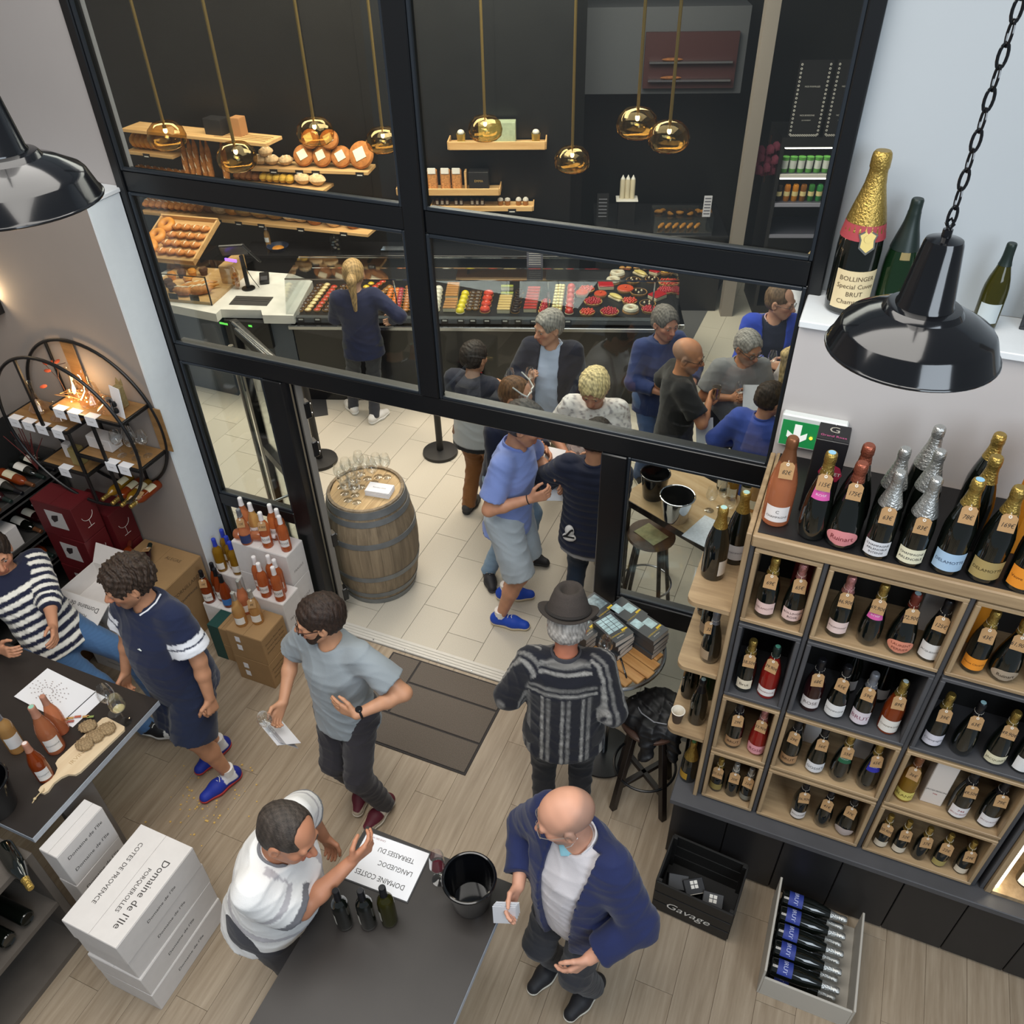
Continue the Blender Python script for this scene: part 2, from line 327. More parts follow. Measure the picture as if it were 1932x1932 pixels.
# ================================================================ people: bodies and clothes are grown as smooth implicit surfaces
F4 = np.float32
def V3(*a): return np.array(a, dtype=np.float64)
class Sd:
    """list of blended primitives; each carries a region number and a running length u for cloth patterns"""
    def __init__(s): s.p = []
    def cap(s, a, b, ra, rb, k=.02, reg=0, u=(0, 0), flat=0, sub=0):
        s.p.append(('c', np.asarray(a, F4), np.asarray(b, F4), ra, rb, k, reg, u, flat, sub)); return s
    def ell(s, c, r, k=.02, reg=0, fr=None, sub=0, u=0):
        if fr is not None: o, m = fr; c = o+m @ np.asarray(c, float); m = m
        else: m = np.eye(3)
        s.p.append(('e', np.asarray(c, F4), np.asarray(r, F4), np.asarray(m, F4), 0, k, reg, (u, u), 0, sub)); return s
    def capf(s, a, b, ra, rb, fr, k=.012, reg=0, sub=0):
        o, m = fr; return s.cap(o+m @ np.asarray(a, float), o+m @ np.asarray(b, float), ra, rb, k, reg, sub=sub)
    def stack(s, fr, zs, rx, ry, cyv, k=.03, reg=0):
        s.p.append(('s', np.asarray(fr[0], F4), np.asarray(fr[1], F4), [np.asarray(q, F4) for q in (zs, rx, ry, cyv)], 0, k, reg, (0, 0), 0, 0)); return s
    def one(s, p, P):
        t = p[0]
        if t == 'c':
            a, b = p[1], p[2]; ab = b-a; L2 = float(ab @ ab)+1e-12; q = P-a; tt = (q @ ab)/L2; tc = np.clip(tt, 0, 1)
            d = np.sqrt(((q-tc[:, None]*ab)**2).sum(1))-(p[3]+(p[4]-p[3])*tc)
            if p[8]:
                rad = np.sqrt(np.maximum((q**2).sum(1)-(tt*tt)*L2, 0))-(p[3]+(p[4]-p[3])*np.clip(tt, 0, 1.05)); d = np.where(tt > .5, np.maximum(rad, (tt-1)*math.sqrt(L2)), d)
            return d, tc
        if t == 'e':
            q = (P-p[1]) @ p[3]; n = q/p[2]; k0 = np.sqrt((n*n).sum(1)); k1 = np.sqrt(((n/p[2])**2).sum(1))+1e-9
            return k0*(k0-1)/k1, 0*k0
        q = (P-p[1]) @ p[2]; zs, rx, ry, cyv = p[3]; z = q[:, 2]; X = np.interp(z, zs, rx).astype(F4); Yr = np.interp(z, zs, ry).astype(F4); cc = np.interp(z, zs, cyv).astype(F4)
        d = (np.sqrt((q[:, 0]/X)**2+((q[:, 1]-cc)/Yr)**2)-1)*np.minimum(X, Yr)
        return np.maximum(np.maximum(d, zs[0]-z), z-zs[-1]), z
    def ev(s, P):
        d = None
        for p in s.p:
            e, _ = s.one(p, P); k = p[5]
            if d is None: d = e; continue
            if p[9]:
                h = np.clip(.5-.5*(d+e)/k, 0, 1); d = d*(1-h)-e*h+k*h*(1-h)
            else:
                h = np.clip(.5+.5*(d-e)/k, 0, 1); d = d*(1-h)+e*h-k*h*(1-h)
        return d
    def sub(s, c, rad):
        o = Sd(); es = [float(s.one(p, c)[0][0]) for p in s.p]; mn = min(e for e, p in zip(es, s.p) if not p[9])
        o.p = [p for e, p in zip(es, s.p) if (e-rad < .03 if p[9] else e < mn+2.2*rad+p[5]+.02)]
        if o.p[0][9]: o.p.insert(0, next(p for p in s.p if not p[9]))
        return o
    def attr(s, P):
        best = np.full(len(P), 9e9, F4); reg = np.zeros(len(P), F4); u = np.zeros(len(P), F4)
        for p in s.p:
            if p[9]: continue
            e, t = s.one(p, P); m = e < best; best[m] = e[m]; reg[m] = p[6]
            uu = t if p[0] == 's' else p[7][0]+(p[7][1]-p[7][0])*t
            u[m] = uu[m]
        return reg, u
    def bbox(s, pad):
        lo = V3(9, 9, 9); hi = -lo
        for p in s.p:
            if p[9]: continue
            if p[0] == 'c': pts = [p[1]-max(p[3], p[4]), p[2]-max(p[3], p[4]), p[1]+max(p[3], p[4]), p[2]+max(p[3], p[4])]
            elif p[0] == 'e': pts = [p[1]-p[2].max(), p[1]+p[2].max()]
            else:
                pts = []
                for z, a, b, c in zip(*p[3]):
                    for q in ((a, 0, z), (-a, 0, z), (0, c+b, z), (0, c-b, z)): pts.append(p[1]+p[2] @ np.asarray(q, F4))
            for q in pts: lo = np.minimum(lo, q); hi = np.maximum(hi, q)
        return lo-pad, hi+pad
def isosurf(sd, h, post=None, name='skin', attrs=False):
    g_ = post or (lambda P, d: d); f = lambda P: g_(P, sd.ev(P))
    lo, hi = sd.bbox(2.5*h+.012); n = np.ceil((hi-lo)/(4*h)).astype(int)+1
    ax = [(lo[i]+(np.arange(n[i])*4+1.5)*h).astype(F4) for i in range(3)]
    G = np.stack(np.meshgrid(*ax, indexing='ij'), -1).reshape(-1, 3); dc = f(G).reshape(n)
    act = np.abs(dc) < 4*h*1.05+.012
    val = np.where(dc < 0, -1, 1).astype(F4).repeat(4, 0).repeat(4, 1).repeat(4, 2)
    am = act.repeat(4, 0).repeat(4, 1).repeat(4, 2); I = np.argwhere(am); 
    P = (I*h+lo).astype(F4); key = (I//16) @ np.array([1000003, 1009, 1]); od = np.argsort(key, kind='stable'); cuts = np.flatnonzero(np.diff(key[od]))+1; dv = np.empty(len(P), F4)
    for g in np.split(od, cuts):
        Q_ = P[g]; a_, b_ = Q_.min(0), Q_.max(0); c_ = (a_+b_)/2; dv[g] = sd.sub(c_[None, :], float(np.linalg.norm(b_-a_))/2).ev(Q_)
    val[am] = g_(P, dv)
    ins = val < 0; N = val.shape
    c = lambda dx, dy, dz: (slice(dx, N[0]-1+dx), slice(dy, N[1]-1+dy), slice(dz, N[2]-1+dz))
    cnt = np.zeros([k-1 for k in N], np.int8)
    for dx in (0, 1):
        for dy in (0, 1):
            for dz in (0, 1): cnt += ins[c(dx, dy, dz)]
    cell = (cnt > 0) & (cnt < 8); ci = np.argwhere(cell); ix = -np.ones(cell.shape, np.int64); ix[cell] = np.arange(len(ci))
    acc = np.zeros((len(ci), 3)); num = np.zeros(len(ci))
    for a in range(3):
        o1, o2 = [(1, 2), (0, 2), (0, 1)][a]
        for p in (0, 1):
            for q in (0, 1):
                A = ci.copy(); A[:, o1] += p; A[:, o2] += q; Bc = A.copy(); Bc[:, a] += 1
                va = val[tuple(A.T)]; vb = val[tuple(Bc.T)]; m = (va < 0) != (vb < 0); t = va[m]/(va[m]-vb[m])
                pt = A[m].astype(float); pt[:, a] += t; acc[m] += pt; num[m] += 1
    vs = acc/num[:, None]*h+lo
    key = (ci//16) @ np.array([1000003, 1009, 1]); od = np.argsort(key, kind='stable'); cuts = np.flatnonzero(np.diff(key[od]))+1; eps = .3*h; v1 = vs.astype(F4)
    for g in np.split(od, cuts):
        Q_ = v1[g]; a_, b_ = Q_.min(0), Q_.max(0); sb_ = sd.sub(((a_+b_)/2)[None, :], float(np.linalg.norm(b_-a_))/2+h); fe = lambda P: g_(P, sb_.ev(P))
        if 1:
            d0 = fe(Q_); gr_ = np.stack([fe(Q_+np.eye(3, dtype=F4)[k]*eps)-d0 for k in range(3)], 1)/eps; gg = (gr_*gr_).sum(1); st_ = (np.clip(d0, -h*.6, h*.6)/np.maximum(gg, .3))[:, None]*gr_; Q_ = Q_-np.clip(st_, -.7*h, .7*h); d0 = fe(Q_); Q_ = Q_-(np.clip(d0, -h*.4, h*.4)/np.maximum(gg, .5))[:, None]*gr_
        v1[g] = Q_
    vs = v1
    quads = []
    for a in range(3):
        o1, o2 = [(1, 2), (2, 0), (0, 1)][a]
        s0 = [slice(1, -1)]*3; s0[a] = slice(0, N[a]-1); s1 = list(s0); s1[a] = slice(1, N[a])
        e = np.argwhere(ins[tuple(s0)] != ins[tuple(s1)]); 
        off = np.ones(3, int); off[a] = 0; e = e+off; flip = ins[tuple(e.T)]
        def cid(d1, d2):
            q = e.copy(); q[:, o1] -= d1; q[:, o2] -= d2; return ix[tuple(q.T)]
        Q = np.stack([cid(1, 1), cid(0, 1), cid(0, 0), cid(1, 0)], 1); Q[~flip] = Q[~flip][:, ::-1]; quads.append(Q)
    Q = np.concatenate(quads); Q = Q[(Q >= 0).all(1)]
    me = bpy.data.meshes.new(name); nv, nf = len(vs), len(Q)
    me.vertices.add(nv); me.vertices.foreach_set('co', vs.astype(F4).ravel()); me.loops.add(nf*4); me.loops.foreach_set('vertex_index', Q.astype(np.int32).ravel())
    me.polygons.add(nf); me.polygons.foreach_set('loop_start', np.arange(0, nf*4, 4, dtype=np.int32)); me.polygons.foreach_set('use_smooth', np.ones(nf, bool))
    me.update(calc_edges=True)
    return me, vs.astype(F4)
def put(me, name, arr):
    at = me.attributes.new(name, 'FLOAT', 'POINT'); at.data.foreach_set('value', np.asarray(arr, F4))
def putc(me, name, arr):
    at = me.attributes.new(name, 'FLOAT_COLOR', 'POINT'); at.data.foreach_set('color', np.concatenate([arr, np.ones((len(arr), 1))], 1).astype(F4).ravel())
def colmat(name, rough=.55, sss=0, bump=0, bscale=300, sheen=0):
    """material that reads the mesh's own colour attribute"""
    if name in MATS: return MATS[name]
    m, t, p, o = newmat(name); a = t.nodes.new('ShaderNodeAttribute'); a.attribute_name = 'tone'; t.links.new(a.outputs['Color'], p.inputs['Base Color'])
    p.inputs['Roughness'].default_value = rough; p.inputs['Specular IOR Level'].default_value = .4
    if sheen: p.inputs['Sheen Weight'].default_value = sheen
    if bump:
        tc = t.nodes.new('ShaderNodeTexCoord'); nb = t.nodes.new('ShaderNodeTexNoise'); nb.inputs['Scale'].default_value = bscale; t.links.new(tc.outputs['Object'], nb.inputs['Vector'])
        b = t.nodes.new('ShaderNodeBump'); b.inputs['Strength'].default_value = bump; b.inputs['Distance'].default_value = .004; t.links.new(nb.outputs[0], b.inputs['Height']); t.links.new(b.outputs[0], p.inputs['Normal'])
    MATS[name] = m; return m
SKIN = colmat('skin', .5); CLOTH = colmat('woven_cloth', .88, bump=.25, bscale=260, sheen=.15); HAIR = colmat('hair', .6, bump=.7, bscale=190); LEATHER = colmat('shoe_upper', .6)
def nrm(v): v = np.asarray(v, float); return v/(np.linalg.norm(v)+1e-9)
def frame(fwd, up):
    f = nrm(fwd); x = nrm(np.cross(f, up)); u = np.cross(x, f); return np.stack([x, f, u], 1)     # columns: right, forward, up
def ik(a, c, l1, l2, pole):
    a, c = np.asarray(a, float), np.asarray(c, float); d = c-a; L = np.linalg.norm(d); mx = (l1+l2)*.995
    if L > mx: c = a+d*mx/L; d = c-a; L = mx
    L = max(L, abs(l1-l2)+.02)
    x = (l1*l1-l2*l2+L*L)/(2*L); hgt = math.sqrt(max(l1*l1-x*x, 0)); dn = nrm(d); pv = np.asarray(pole, float); pv = nrm(pv-dn*(pv @ dn))
    return a+dn*x+pv*hgt, c
_fw = np.random.RandomState(9); _fd = _fw.normal(size=(5, 3))*np.array([1, 1, .8]); _fd /= np.linalg.norm(_fd, axis=1)[:, None]; _fv = (_fd*_fw.uniform(22, 48, 5)[:, None]).astype(F4); _fp = _fw.uniform(0, 6, 5).astype(F4)
def folds(P, amp=.004):
    x, y, z = P[:, 0], P[:, 1], P[:, 2]; Q = P+np.stack([.06*np.sin(9*z+7*y), .06*np.sin(8*x+11*z+1), .07*np.sin(9*y+10*x+2)], 1)
    w = 1-np.abs(np.sin(Q @ _fv.T+_fp)); mk = .5+.5*np.sin(7*x+6*z+1)*np.sin(6*y-5*z); return amp*(.35-((w[:, 0]**2+w[:, 1]**2)*mk+(w[:, 2]**2+w[:, 3]**2)*(1-mk))*.9)
_hw = np.random.RandomState(3); _hv = _hw.normal(size=(6, 3))*np.array([1, 1, .7]); _hv = (_hv/np.linalg.norm(_hv, axis=1)[:, None]*_hw.uniform(110, 260, 6)[:, None]).astype(F4); _hp = _hw.uniform(0, 6, 6).astype(F4)
def hand(sd, w, d, n, right, curl, spread=.0, thumb=.6, s=1.0, reg=3):
    d = nrm(d); n = nrm(np.asarray(n, float)-d*(np.asarray(n, float) @ d)); t = np.cross(d, n) if right else np.cross(n, d); w = np.asarray(w, float)
    K = w+d*.085*s
    for o in (-.027, -.009, .009, .027): sd.cap(w+t*o*.6*s+d*.012, K+t*o*s, .0145*s, .0125*s, .012, reg)
    for i, (o, L) in enumerate(((.028, .074), (.0095, .082), (-.0095, .076), (-.027, .06))):
        p = K+t*o*s; c = curl[i] if isinstance(curl, (list, tuple)) else curl; ang = .15+c*.5; dd = nrm(d+t*o*spread*40)
        for j, fr in enumerate((.45, .31, .24)):
            q = p+(dd*math.cos(ang)+n*math.sin(ang))*L*fr*s; sd.cap(p, q, (.0092-.0006*j)*s, (.0086-.0008*j)*s, .004, reg); p = q; ang += c*(1.0, .8, .5)[j]
    b = w+d*.022*s+t*.026*s; m1 = b+(t*.75+d*.55+n*.35*thumb)*.042*s; m2 = m1+nrm(t*(.5-.5*thumb)+d*.8+n*.7*thumb)*.034*s; m3 = m2+nrm(t*(.2-.5*thumb)+d*.8+n*.7*thumb)*.026*s
    sd.cap(b, m1, .0145*s, .0115*s, .012, reg); sd.cap(m1, m2, .0108*s, .0098*s, .005, reg); sd.cap(m2, m3, .0098*s, .0078*s, .004, reg)
TONE = lambda c: np.array(lin(c))
def person(label, pos, face, z=0, H=1.75, wt=1.0, belly=0., lean=0., side=0., head=None, nod=10, tilt=0, wr=None, wl=None, er=None, el=None, hr=None, hl=None, fr_=None, fl_=None, kr=None, kl=None,
           skin='c58f6f', hair=None, haircol='3a2c22', top=None, under=None, bottom=None, shoes=None, h=.008, glasses=None, beard=None, foot=None, pelvis=None, legs=True, extra=None, name='person'):
    s = H/1.75; fa = R(face); F = V3(math.cos(fa), math.sin(fa), 0); UP = V3(0, 0, 1)
    root = thing(name, label, 'person', (pos[0], pos[1], z))
    O = V3(pos[0], pos[1], z)
    lo = (lambda p: np.asarray(p, float)-O)                       # world -> the person's own origin
    pel = V3(0, 0, (pelvis if pelvis is not None else .93*s))
    Rt = nrm(np.cross(F, UP)); tu = nrm(UP*math.cos(R(lean))+F*math.sin(R(lean))+Rt*math.sin(R(side)))
    tf = nrm(F-tu*(F @ tu)); TF = (pel, np.stack([Rt-tu*(Rt @ tu), tf, tu], 1))
    tp = lambda x, y, zz: pel+TF[1] @ (V3(x, y, zz)*s)
    ha = R(head if head is not None else face); hf = V3(math.cos(ha), math.sin(ha), 0); nk = tp(0, .0, .53)
    hd = R(nod); hF = hf*math.cos(hd)-UP*math.sin(hd); hU = hf*math.sin(hd)+UP*math.cos(hd)
    hU = nrm(hU+np.cross(hF, hU)*math.tan(R(tilt)))
    hM = frame(hF, hU)*1.0; HC = nk+tu*.070*s+hU*.092*s+hf*.022; HF = (HC, hM*1.0)
    hs = s*1.16
    shR, shL = tp(.178, -.01, .475), tp(-.178, -.01, .475)
    wt2 = wt
    WR = lo(wr) if wr is not None else tp(.27, .06, -.06); WL = lo(wl) if wl is not None else tp(-.27, .06, -.06)
    eR, WR = ik(shR, WR, .30*s, .265*s, er if er is not None else (-F*.6+Rt*.7-UP*.3)); eL, WL = ik(shL, WL, .30*s, .265*s, el if el is not None else (-F*.6-Rt*.7-UP*.3))
    hpR, hpL = pel+Rt*.095*s*wt-UP*.03, pel-Rt*.095*s*wt-UP*.03
    aR = lo(fr_)*1.0 if fr_ is not None else Rt*.11*s+F*.02; aL = lo(fl_)*1.0 if fl_ is not None else -Rt*.11*s-F*.02
    aR = aR+UP*.085; aL = aL+UP*.085
    kR, aR = ik(hpR, aR, .44*s, .425*s, kr if kr is not None else F); kL, aL = ik(hpL, aL, .44*s, .425*s, kl if kl is not None else F)
    # ---- the body: head, neck, arms, hands and (bare) legs in one surface
    sd = Sd(); e = lambda c, r, k=.02, sub=0: sd.ell(V3(*c)*hs, V3(*r)*hs, k, 1, HF, sub)
    e((0, -.016, .028), (.077, .099, .084)); e((0, .026, -.03), (.064, .068, .088), .03); e((0, .052, -.092), (.034, .032, .026), .03)
    for q in (-1, 1): sd.capf(V3(q*.052, .004, -.058)*hs, V3(q*.018, .058, -.098)*hs, .02*hs, .018*hs, HF, .02, 1); e((q*.043, .058, -.022), (.022, .022, .02), .02)
    sd.capf(V3(-.036, .078, .014)*hs, V3(.036, .078, .014)*hs, .014*hs, .014*hs, HF, .014, 1)
    for q in (-1, 1): e((q*.031, .096, -.004), (.017, .012, .010), .010, 1)
    sd.capf(V3(0, .086, .004)*hs, V3(0, .112, -.034)*hs, .008*hs, .0125*hs, HF, .010, 1)
    for q in (-1, 1): e((q*.0125, .099, -.039), (.0095, .012, .009), .006); e((q*.079, -.008, -.012), (.0105, .021, .033), .006); e((q*.086, .0, -.012), (.006, .010, .018), .006, 1)
    sd.capf(V3(-.019, .088, -.066)*hs, V3(.019, .088, -.066)*hs, .007*hs, .007*hs, HF, .006, 4); sd.capf(V3(-.016, .087, -.077)*hs, V3(.016, .087, -.077)*hs, .008*hs, .008*hs, HF, .004, 4)
    sd.cap(nk-tu*.05*s, HC-hU*.07*s-hF*.018*s, .060*s*wt**.5, .053*s*wt**.3, .025, 2)
    sd.cap(tp(0, 0, .02), tp(0, 0, .46), .09*s, .08*s, .04, 2); sd.cap(tp(0, 0, .44), shR, .05*s, .045*s, .03, 2); sd.cap(tp(0, 0, .44), shL, .05*s, .045*s, .03, 2)
    aw = wt**.6
    for S_, E_, W_, r in ((shR, eR, WR, 1), (shL, eL, WL, 0)):
        sd.cap(S_, E_, .050*s*aw, .042*s*aw, .02, 3, (0, .5)); m_ = E_*.65+W_*.35; sd.cap(E_, m_, .041*s*aw, .041*s*aw, .02, 3, (.5, .7)); sd.cap(m_, W_, .040*s*aw, .027*s*aw, .02, 3, (.7, 1))
    for W_, E_, hh, r in ((WR, eR, hr, 1), (WL, eL, hl, 0)):
        d_ = nrm(W_-E_); hh = hh or {}
        n_ = hh.get('n', nrm(-UP*.2-(Rt if r else -Rt)*1.0)); dd = nrm(np.asarray(hh.get('d', d_), float)); hand(sd, W_, dd, n_, r, hh.get('c', .45), hh.get('s', 0), hh.get('t', .5), s*1.02)
    bare = bottom and bottom.get('len', 1) < .9
    if bare:
        for H_, K_, A_ in ((hpR, kR, aR), (hpL, kL, aL)):
            sd.cap(H_, K_, .07*s, .058*s, .03, 5); m_ = K_*.62+A_*.38-F*.012; sd.cap(K_, m_, .055*s, .056*s, .025, 5); sd.cap(m_, A_, .054*s, .034*s, .025, 5)
        sd.cap(pel, hpR, .08, .07, .03, 5); sd.cap(pel, hpL, .08, .07, .03, 5)
    me, vs = isosurf(sd, h*.72, name='body'); reg, u = sd.attr(vs)
    tone = np.tile(TONE(skin), (len(vs), 1)); q = (vs-HC.astype(F4)) @ hM/hs
    hd_ = reg == 1
    blush = np.exp(-(((q[:, 1]-.1)/.03)**2+((q[:, 2]+.035)/.022)**2))*hd_; cheeks = np.exp(-(((np.abs(q[:, 0])-.045)/.02)**2+((q[:, 2]+.03)/.022)**2))*(q[:, 1] > .03)*hd_
    tone *= 1-.14*np.stack([0*blush, blush+cheeks, blush+cheeks], 1); tone[reg == 4] = TONE(skin)*np.array([.86, .62, .62])
    tone *= (1+.05*np.sin(90*vs[:, :1]+60*vs[:, 1:2])*np.sin(70*vs[:, 2:3]))
    if beard == 'stubble' or (beard and beard.startswith('s_')):
        mk = hd_ | (reg == 4); w_ = np.clip((-.038-q[:, 2])/.02, 0, 1)*np.clip((q[:, 1]-.0)/.03, 0, 1)*mk*.45; tone = tone*(1-w_[:, None])+TONE(haircol)*w_[:, None]
    if hair == 'shaved':
        w_ = np.clip((q[:, 2]+.03-.9*np.maximum(q[:, 1]-.02, 0))/.02, 0, 1)*np.clip((.05-q[:, 2]-.6*q[:, 1])/.03, 0, 1)*hd_*.5; tone = tone*(1-w_[:, None])+TONE(haircol)*w_[:, None]
    me.materials.append(SKIN); putc(me, 'tone', tone); body = obj('body', me, root)
    # ---- eyes and brows
    hp = lambda x, y, zz: HC+hM @ (V3(x, y, zz)*hs)
    for q in (-1, 1):
        ey = obj('eyeball', MB().ell(hp(q*.031, .0752, -.006), V3(.0125, .0125, .0105)*hs, 10, 8), body, m=mat('eye_white', 'c2b0a4', .35)); obj('eyebrow', MB().tube([hp(q*.016, .0915, .017), hp(q*.032, .0895, .021), hp(q*.048, .077, .014)], [.0035*hs, .0042*hs, .0025*hs], 6), body, m=mat('brow_'+haircol, haircol, .8))
        obj('iris', MB().ell(hp(q*.031, .0845, -.008), V3(.0058, .0045, .0058)*hs, 8, 6), body, m=mat('dark_iris', '2a211b', .2))
    # ---- hair
    def tint(vs, c, a=.25, f=1.0):
        q = vs+.012*np.sin(38*vs[:, [1, 2, 0]]+1); ph = np.sin(q @ (_hv*f).T+_hp); w = 1+a*(ph[:, 0]*ph[:, 2]+.6*ph[:, 3]); return np.tile(TONE(c), (len(vs), 1))*w[:, None]
    if hair and hair != 'shaved':
        hsd = Sd(); e2 = lambda c, r, k=.02, sub=0: hsd.ell(V3(*c)*hs, V3(*r)*hs, k, 0, HF, sub); th = {'short': .011, 'curly': .018, 'buzz': .004, 'ring': .004, 'fluffy': .02, 'pony': .010}[hair]
        e2((0, -.017, .03), (.077+th, .100+th, .084+th)); 
        e2((0, -.035, -.02), (.072+th*.8, .072+th*.7, .06), .03)
        e2((0, .105, -.045), (.078, .078, .118) if hair != 'fluffy' else (.072, .072, .105), .012, 1)
        for q in (-1, 1): e2((q*.085, .012, -.028), (.03, .042, .035), .01, 1)
        e2((0, .0, -.135), (.16, .2, .075), .01, 1)
        if hair == 'ring': e2((0, .015, .085), (.085, .115, .085), .015, 1)
        if hair == 'buzz': e2((0, .082, .082), (.078, .062, .052), .015, 1)
        amp = {'short': .0025, 'curly': .0065, 'buzz': .0008, 'ring': .0008, 'fluffy': .0032, 'pony': .001}[hair]
        if hair == 'pony':
            a_ = HC+hM @ V3(0, -.10, .055); b_ = a_+hM @ V3(0, -.06, -.09); c_ = b_+V3(0, 0, -.28); hsd.cap(a_, b_, .028, .036, .02); hsd.cap(b_, c_, .042, .018, .03)
        def hp_(P, d):
            q = P-HC.astype(F4); q = q+.012*np.sin(38*q[:, [1, 2, 0]]+1); ph = np.sin(q @ _hv.T+_hp); return d+amp*.6*(ph[:, 0]*ph[:, 1]+ph[:, 2]*ph[:, 3]+ph[:, 4]+.6*ph[:, 5])
        hm, hv = isosurf(hsd, min(h*.75, .0055), hp_, 'hair'); hm.materials.append(HAIR); putc(hm, 'tone', tint(hv, haircol, .35, 1.5)); obj('hair', hm, root)
    if beard and beard.startswith('full'):
        bs = Sd(); e3 = lambda c, r, k=.02, sub=0: bs.ell(V3(*c)*hs, V3(*r)*hs, k, 0, HF, sub)
        e3((0, .05, -.09), (.042, .044, .034)); 
        for q in (-1, 1): bs.capf(V3(q*.064, .004, -.035)*hs, V3(q*.03, .06, -.092)*hs, .014*hs, .02*hs, HF, .02)
        bs.capf(V3(-.022, .094, -.055)*hs, V3(.022, .094, -.055)*hs, .006*hs, .006*hs, HF, .01)
        e3((0, .10, -.068), (.02, .02, .012), .006, 1)
        hm, hv = isosurf(bs, .005, None, 'beard'); hm.materials.append(HAIR); putc(hm, 'tone', tint(hv, haircol, .35, 1.5)); obj('beard', hm, root)
    # ---- clothes
    def torso(g, off, hem, ztop=.50, topw=1.0, flare=0):
        zs = np.array([hem, -.02, .12, .22, .34, .43, ztop+.02])*s; rx = (np.array([.178+flare, .176, .164, .16, .178, .172*topw, .082])*wt**.8+off)*s; ry = (np.array([.132+flare, .132, .122, .12, .128, .108, .07])*wt**.8+off)*s
        b = belly*np.array([.45, .8, 1, .9, .35, .05, 0]); g.stack(TF, zs, rx, ry+b*.55*s, b*.5*s+np.array([0, 0, .005, .008, .008, -.004, -.006])*s, .03, 0)
        g.cap(tp(.125, -.01, .465), tp(-.125, -.01, .465), (.052+off)*s, (.052+off)*s, .05, 0, (.47*s, .47*s))
    def sleeves(g, off, ln, flare=.012, which=(1, 1)):
        for S_, E_, W_, on in ((shR, eR, WR, which[0]), (shL, eL, WL, which[1])):
            if not on: continue
            l1 = np.linalg.norm(E_-S_); 
            if ln <= .5: g.cap(S_, S_+(E_-S_)*ln*2, (.056*aw+off)*s, (.055*aw+off+flare)*s, .05, 1, (0, ln*.6), 1)
            else:
                g.cap(S_, E_, (.055*aw+off)*s, (.049*aw+off)*s, .05, 1, (0, .3)); t_ = (ln-.5)*2; g.cap(E_, E_+(W_-E_)*t_, (.048*aw+off)*s, (.036*aw+off)*s, .03, 1, (.3, .3+.27*t_), 1)
    def neckcut(g, r=.068, fwd=.02, up_=.545): g.ell(tp(0, fwd, up_), V3(r, r*1.05, .075)*s, .008, 0, None, 1)
    def cloth(nm, g, col, post=None, hh=None, fold=.004, m=CLOTH, parent=root, patt=None):
        pf = (lambda P, d: (post(P, d) if post else d)+folds(P, fold))
        m_, v_ = isosurf(g, hh or h, pf, nm); rg, u_ = g.attr(v_); q_ = (v_-pel.astype(F4)) @ TF[1]
        c_ = patt(v_, rg, u_, q_) if patt else np.tile(TONE(col), (len(v_), 1))*(1+.05*np.sin(37*v_[:, :1]+21*v_[:, 2:3]))
        m_.materials.append(m); putc(m_, 'tone', c_); return obj(nm, m_, parent)
    for gspec in [x for x in (under, top) if x]:
        g = Sd(); off = gspec.get('off', .012); hem = gspec.get('hem', -.10); ln = gspec.get('sl', .33)
        torso(g, off, hem, gspec.get('ztop', .50), flare=gspec.get('flare', .01)); 
        if ln > 0: sleeves(g, off, ln, gspec.get('cuff', .012))
        neckcut(g, gspec.get('neck', .066), gspec.get('nf', .022), gspec.get('nu', .548))
        op = gspec.get('open'); post = None
        if op:
            def post(P, d, op=op):
                q = (P-pel.astype(F4)) @ TF[1]/s; return np.maximum(d, np.minimum(op[0]+op[1]*np.clip((q[:, 2]-.05)/.45, -.6, 1)-np.abs(q[:, 0]-op[2]), q[:, 1]+.0))
        if gspec.get('puff'):
            def post(P, d):
                q = (P-pel.astype(F4)) @ TF[1]; return d-.008*np.abs(np.sin(q[:, 2]*math.pi/.055+2*np.abs(q[:, 0])))
        gm = cloth(gspec.get('name', 'shirt'), g, gspec['col'], post, gspec.get('h'), gspec.get('fold', .004), gspec.get('m', CLOTH), root, gspec.get('patt'))
        if gspec.get('collar'):
            cg = Sd(); c0, c1 = tp(0, .004, .475), tp(0, -.002, .565); cg.cap(c0, c1, .088*s*wt**.3, .073*s*wt**.3, .01)
            def cpost(P, d):
                q = (P-pel.astype(F4)) @ TF[1]/s; sh = np.abs(d+.004)-.0045; zc = np.maximum(.492-.05*(q[:, 1] < 0)*0-.35*np.maximum(q[:, 1], 0)-q[:, 2], q[:, 2]-.552+.25*np.maximum(q[:, 1], 0))
                v = np.minimum(gspec.get('vee', .012)+.55*np.clip(q[:, 2]-.47, 0, 1)-np.abs(q[:, 0]), q[:, 1]); return np.maximum(np.maximum(sh, zc), v)
            cm, cv = isosurf(cg, min(h*.6, .0048), cpost, 'collar'); cm.materials.append(CLOTH); putc(cm, 'tone', np.tile(TONE(gspec['collar']), (len(cv), 1))); obj('collar', cm, gm)
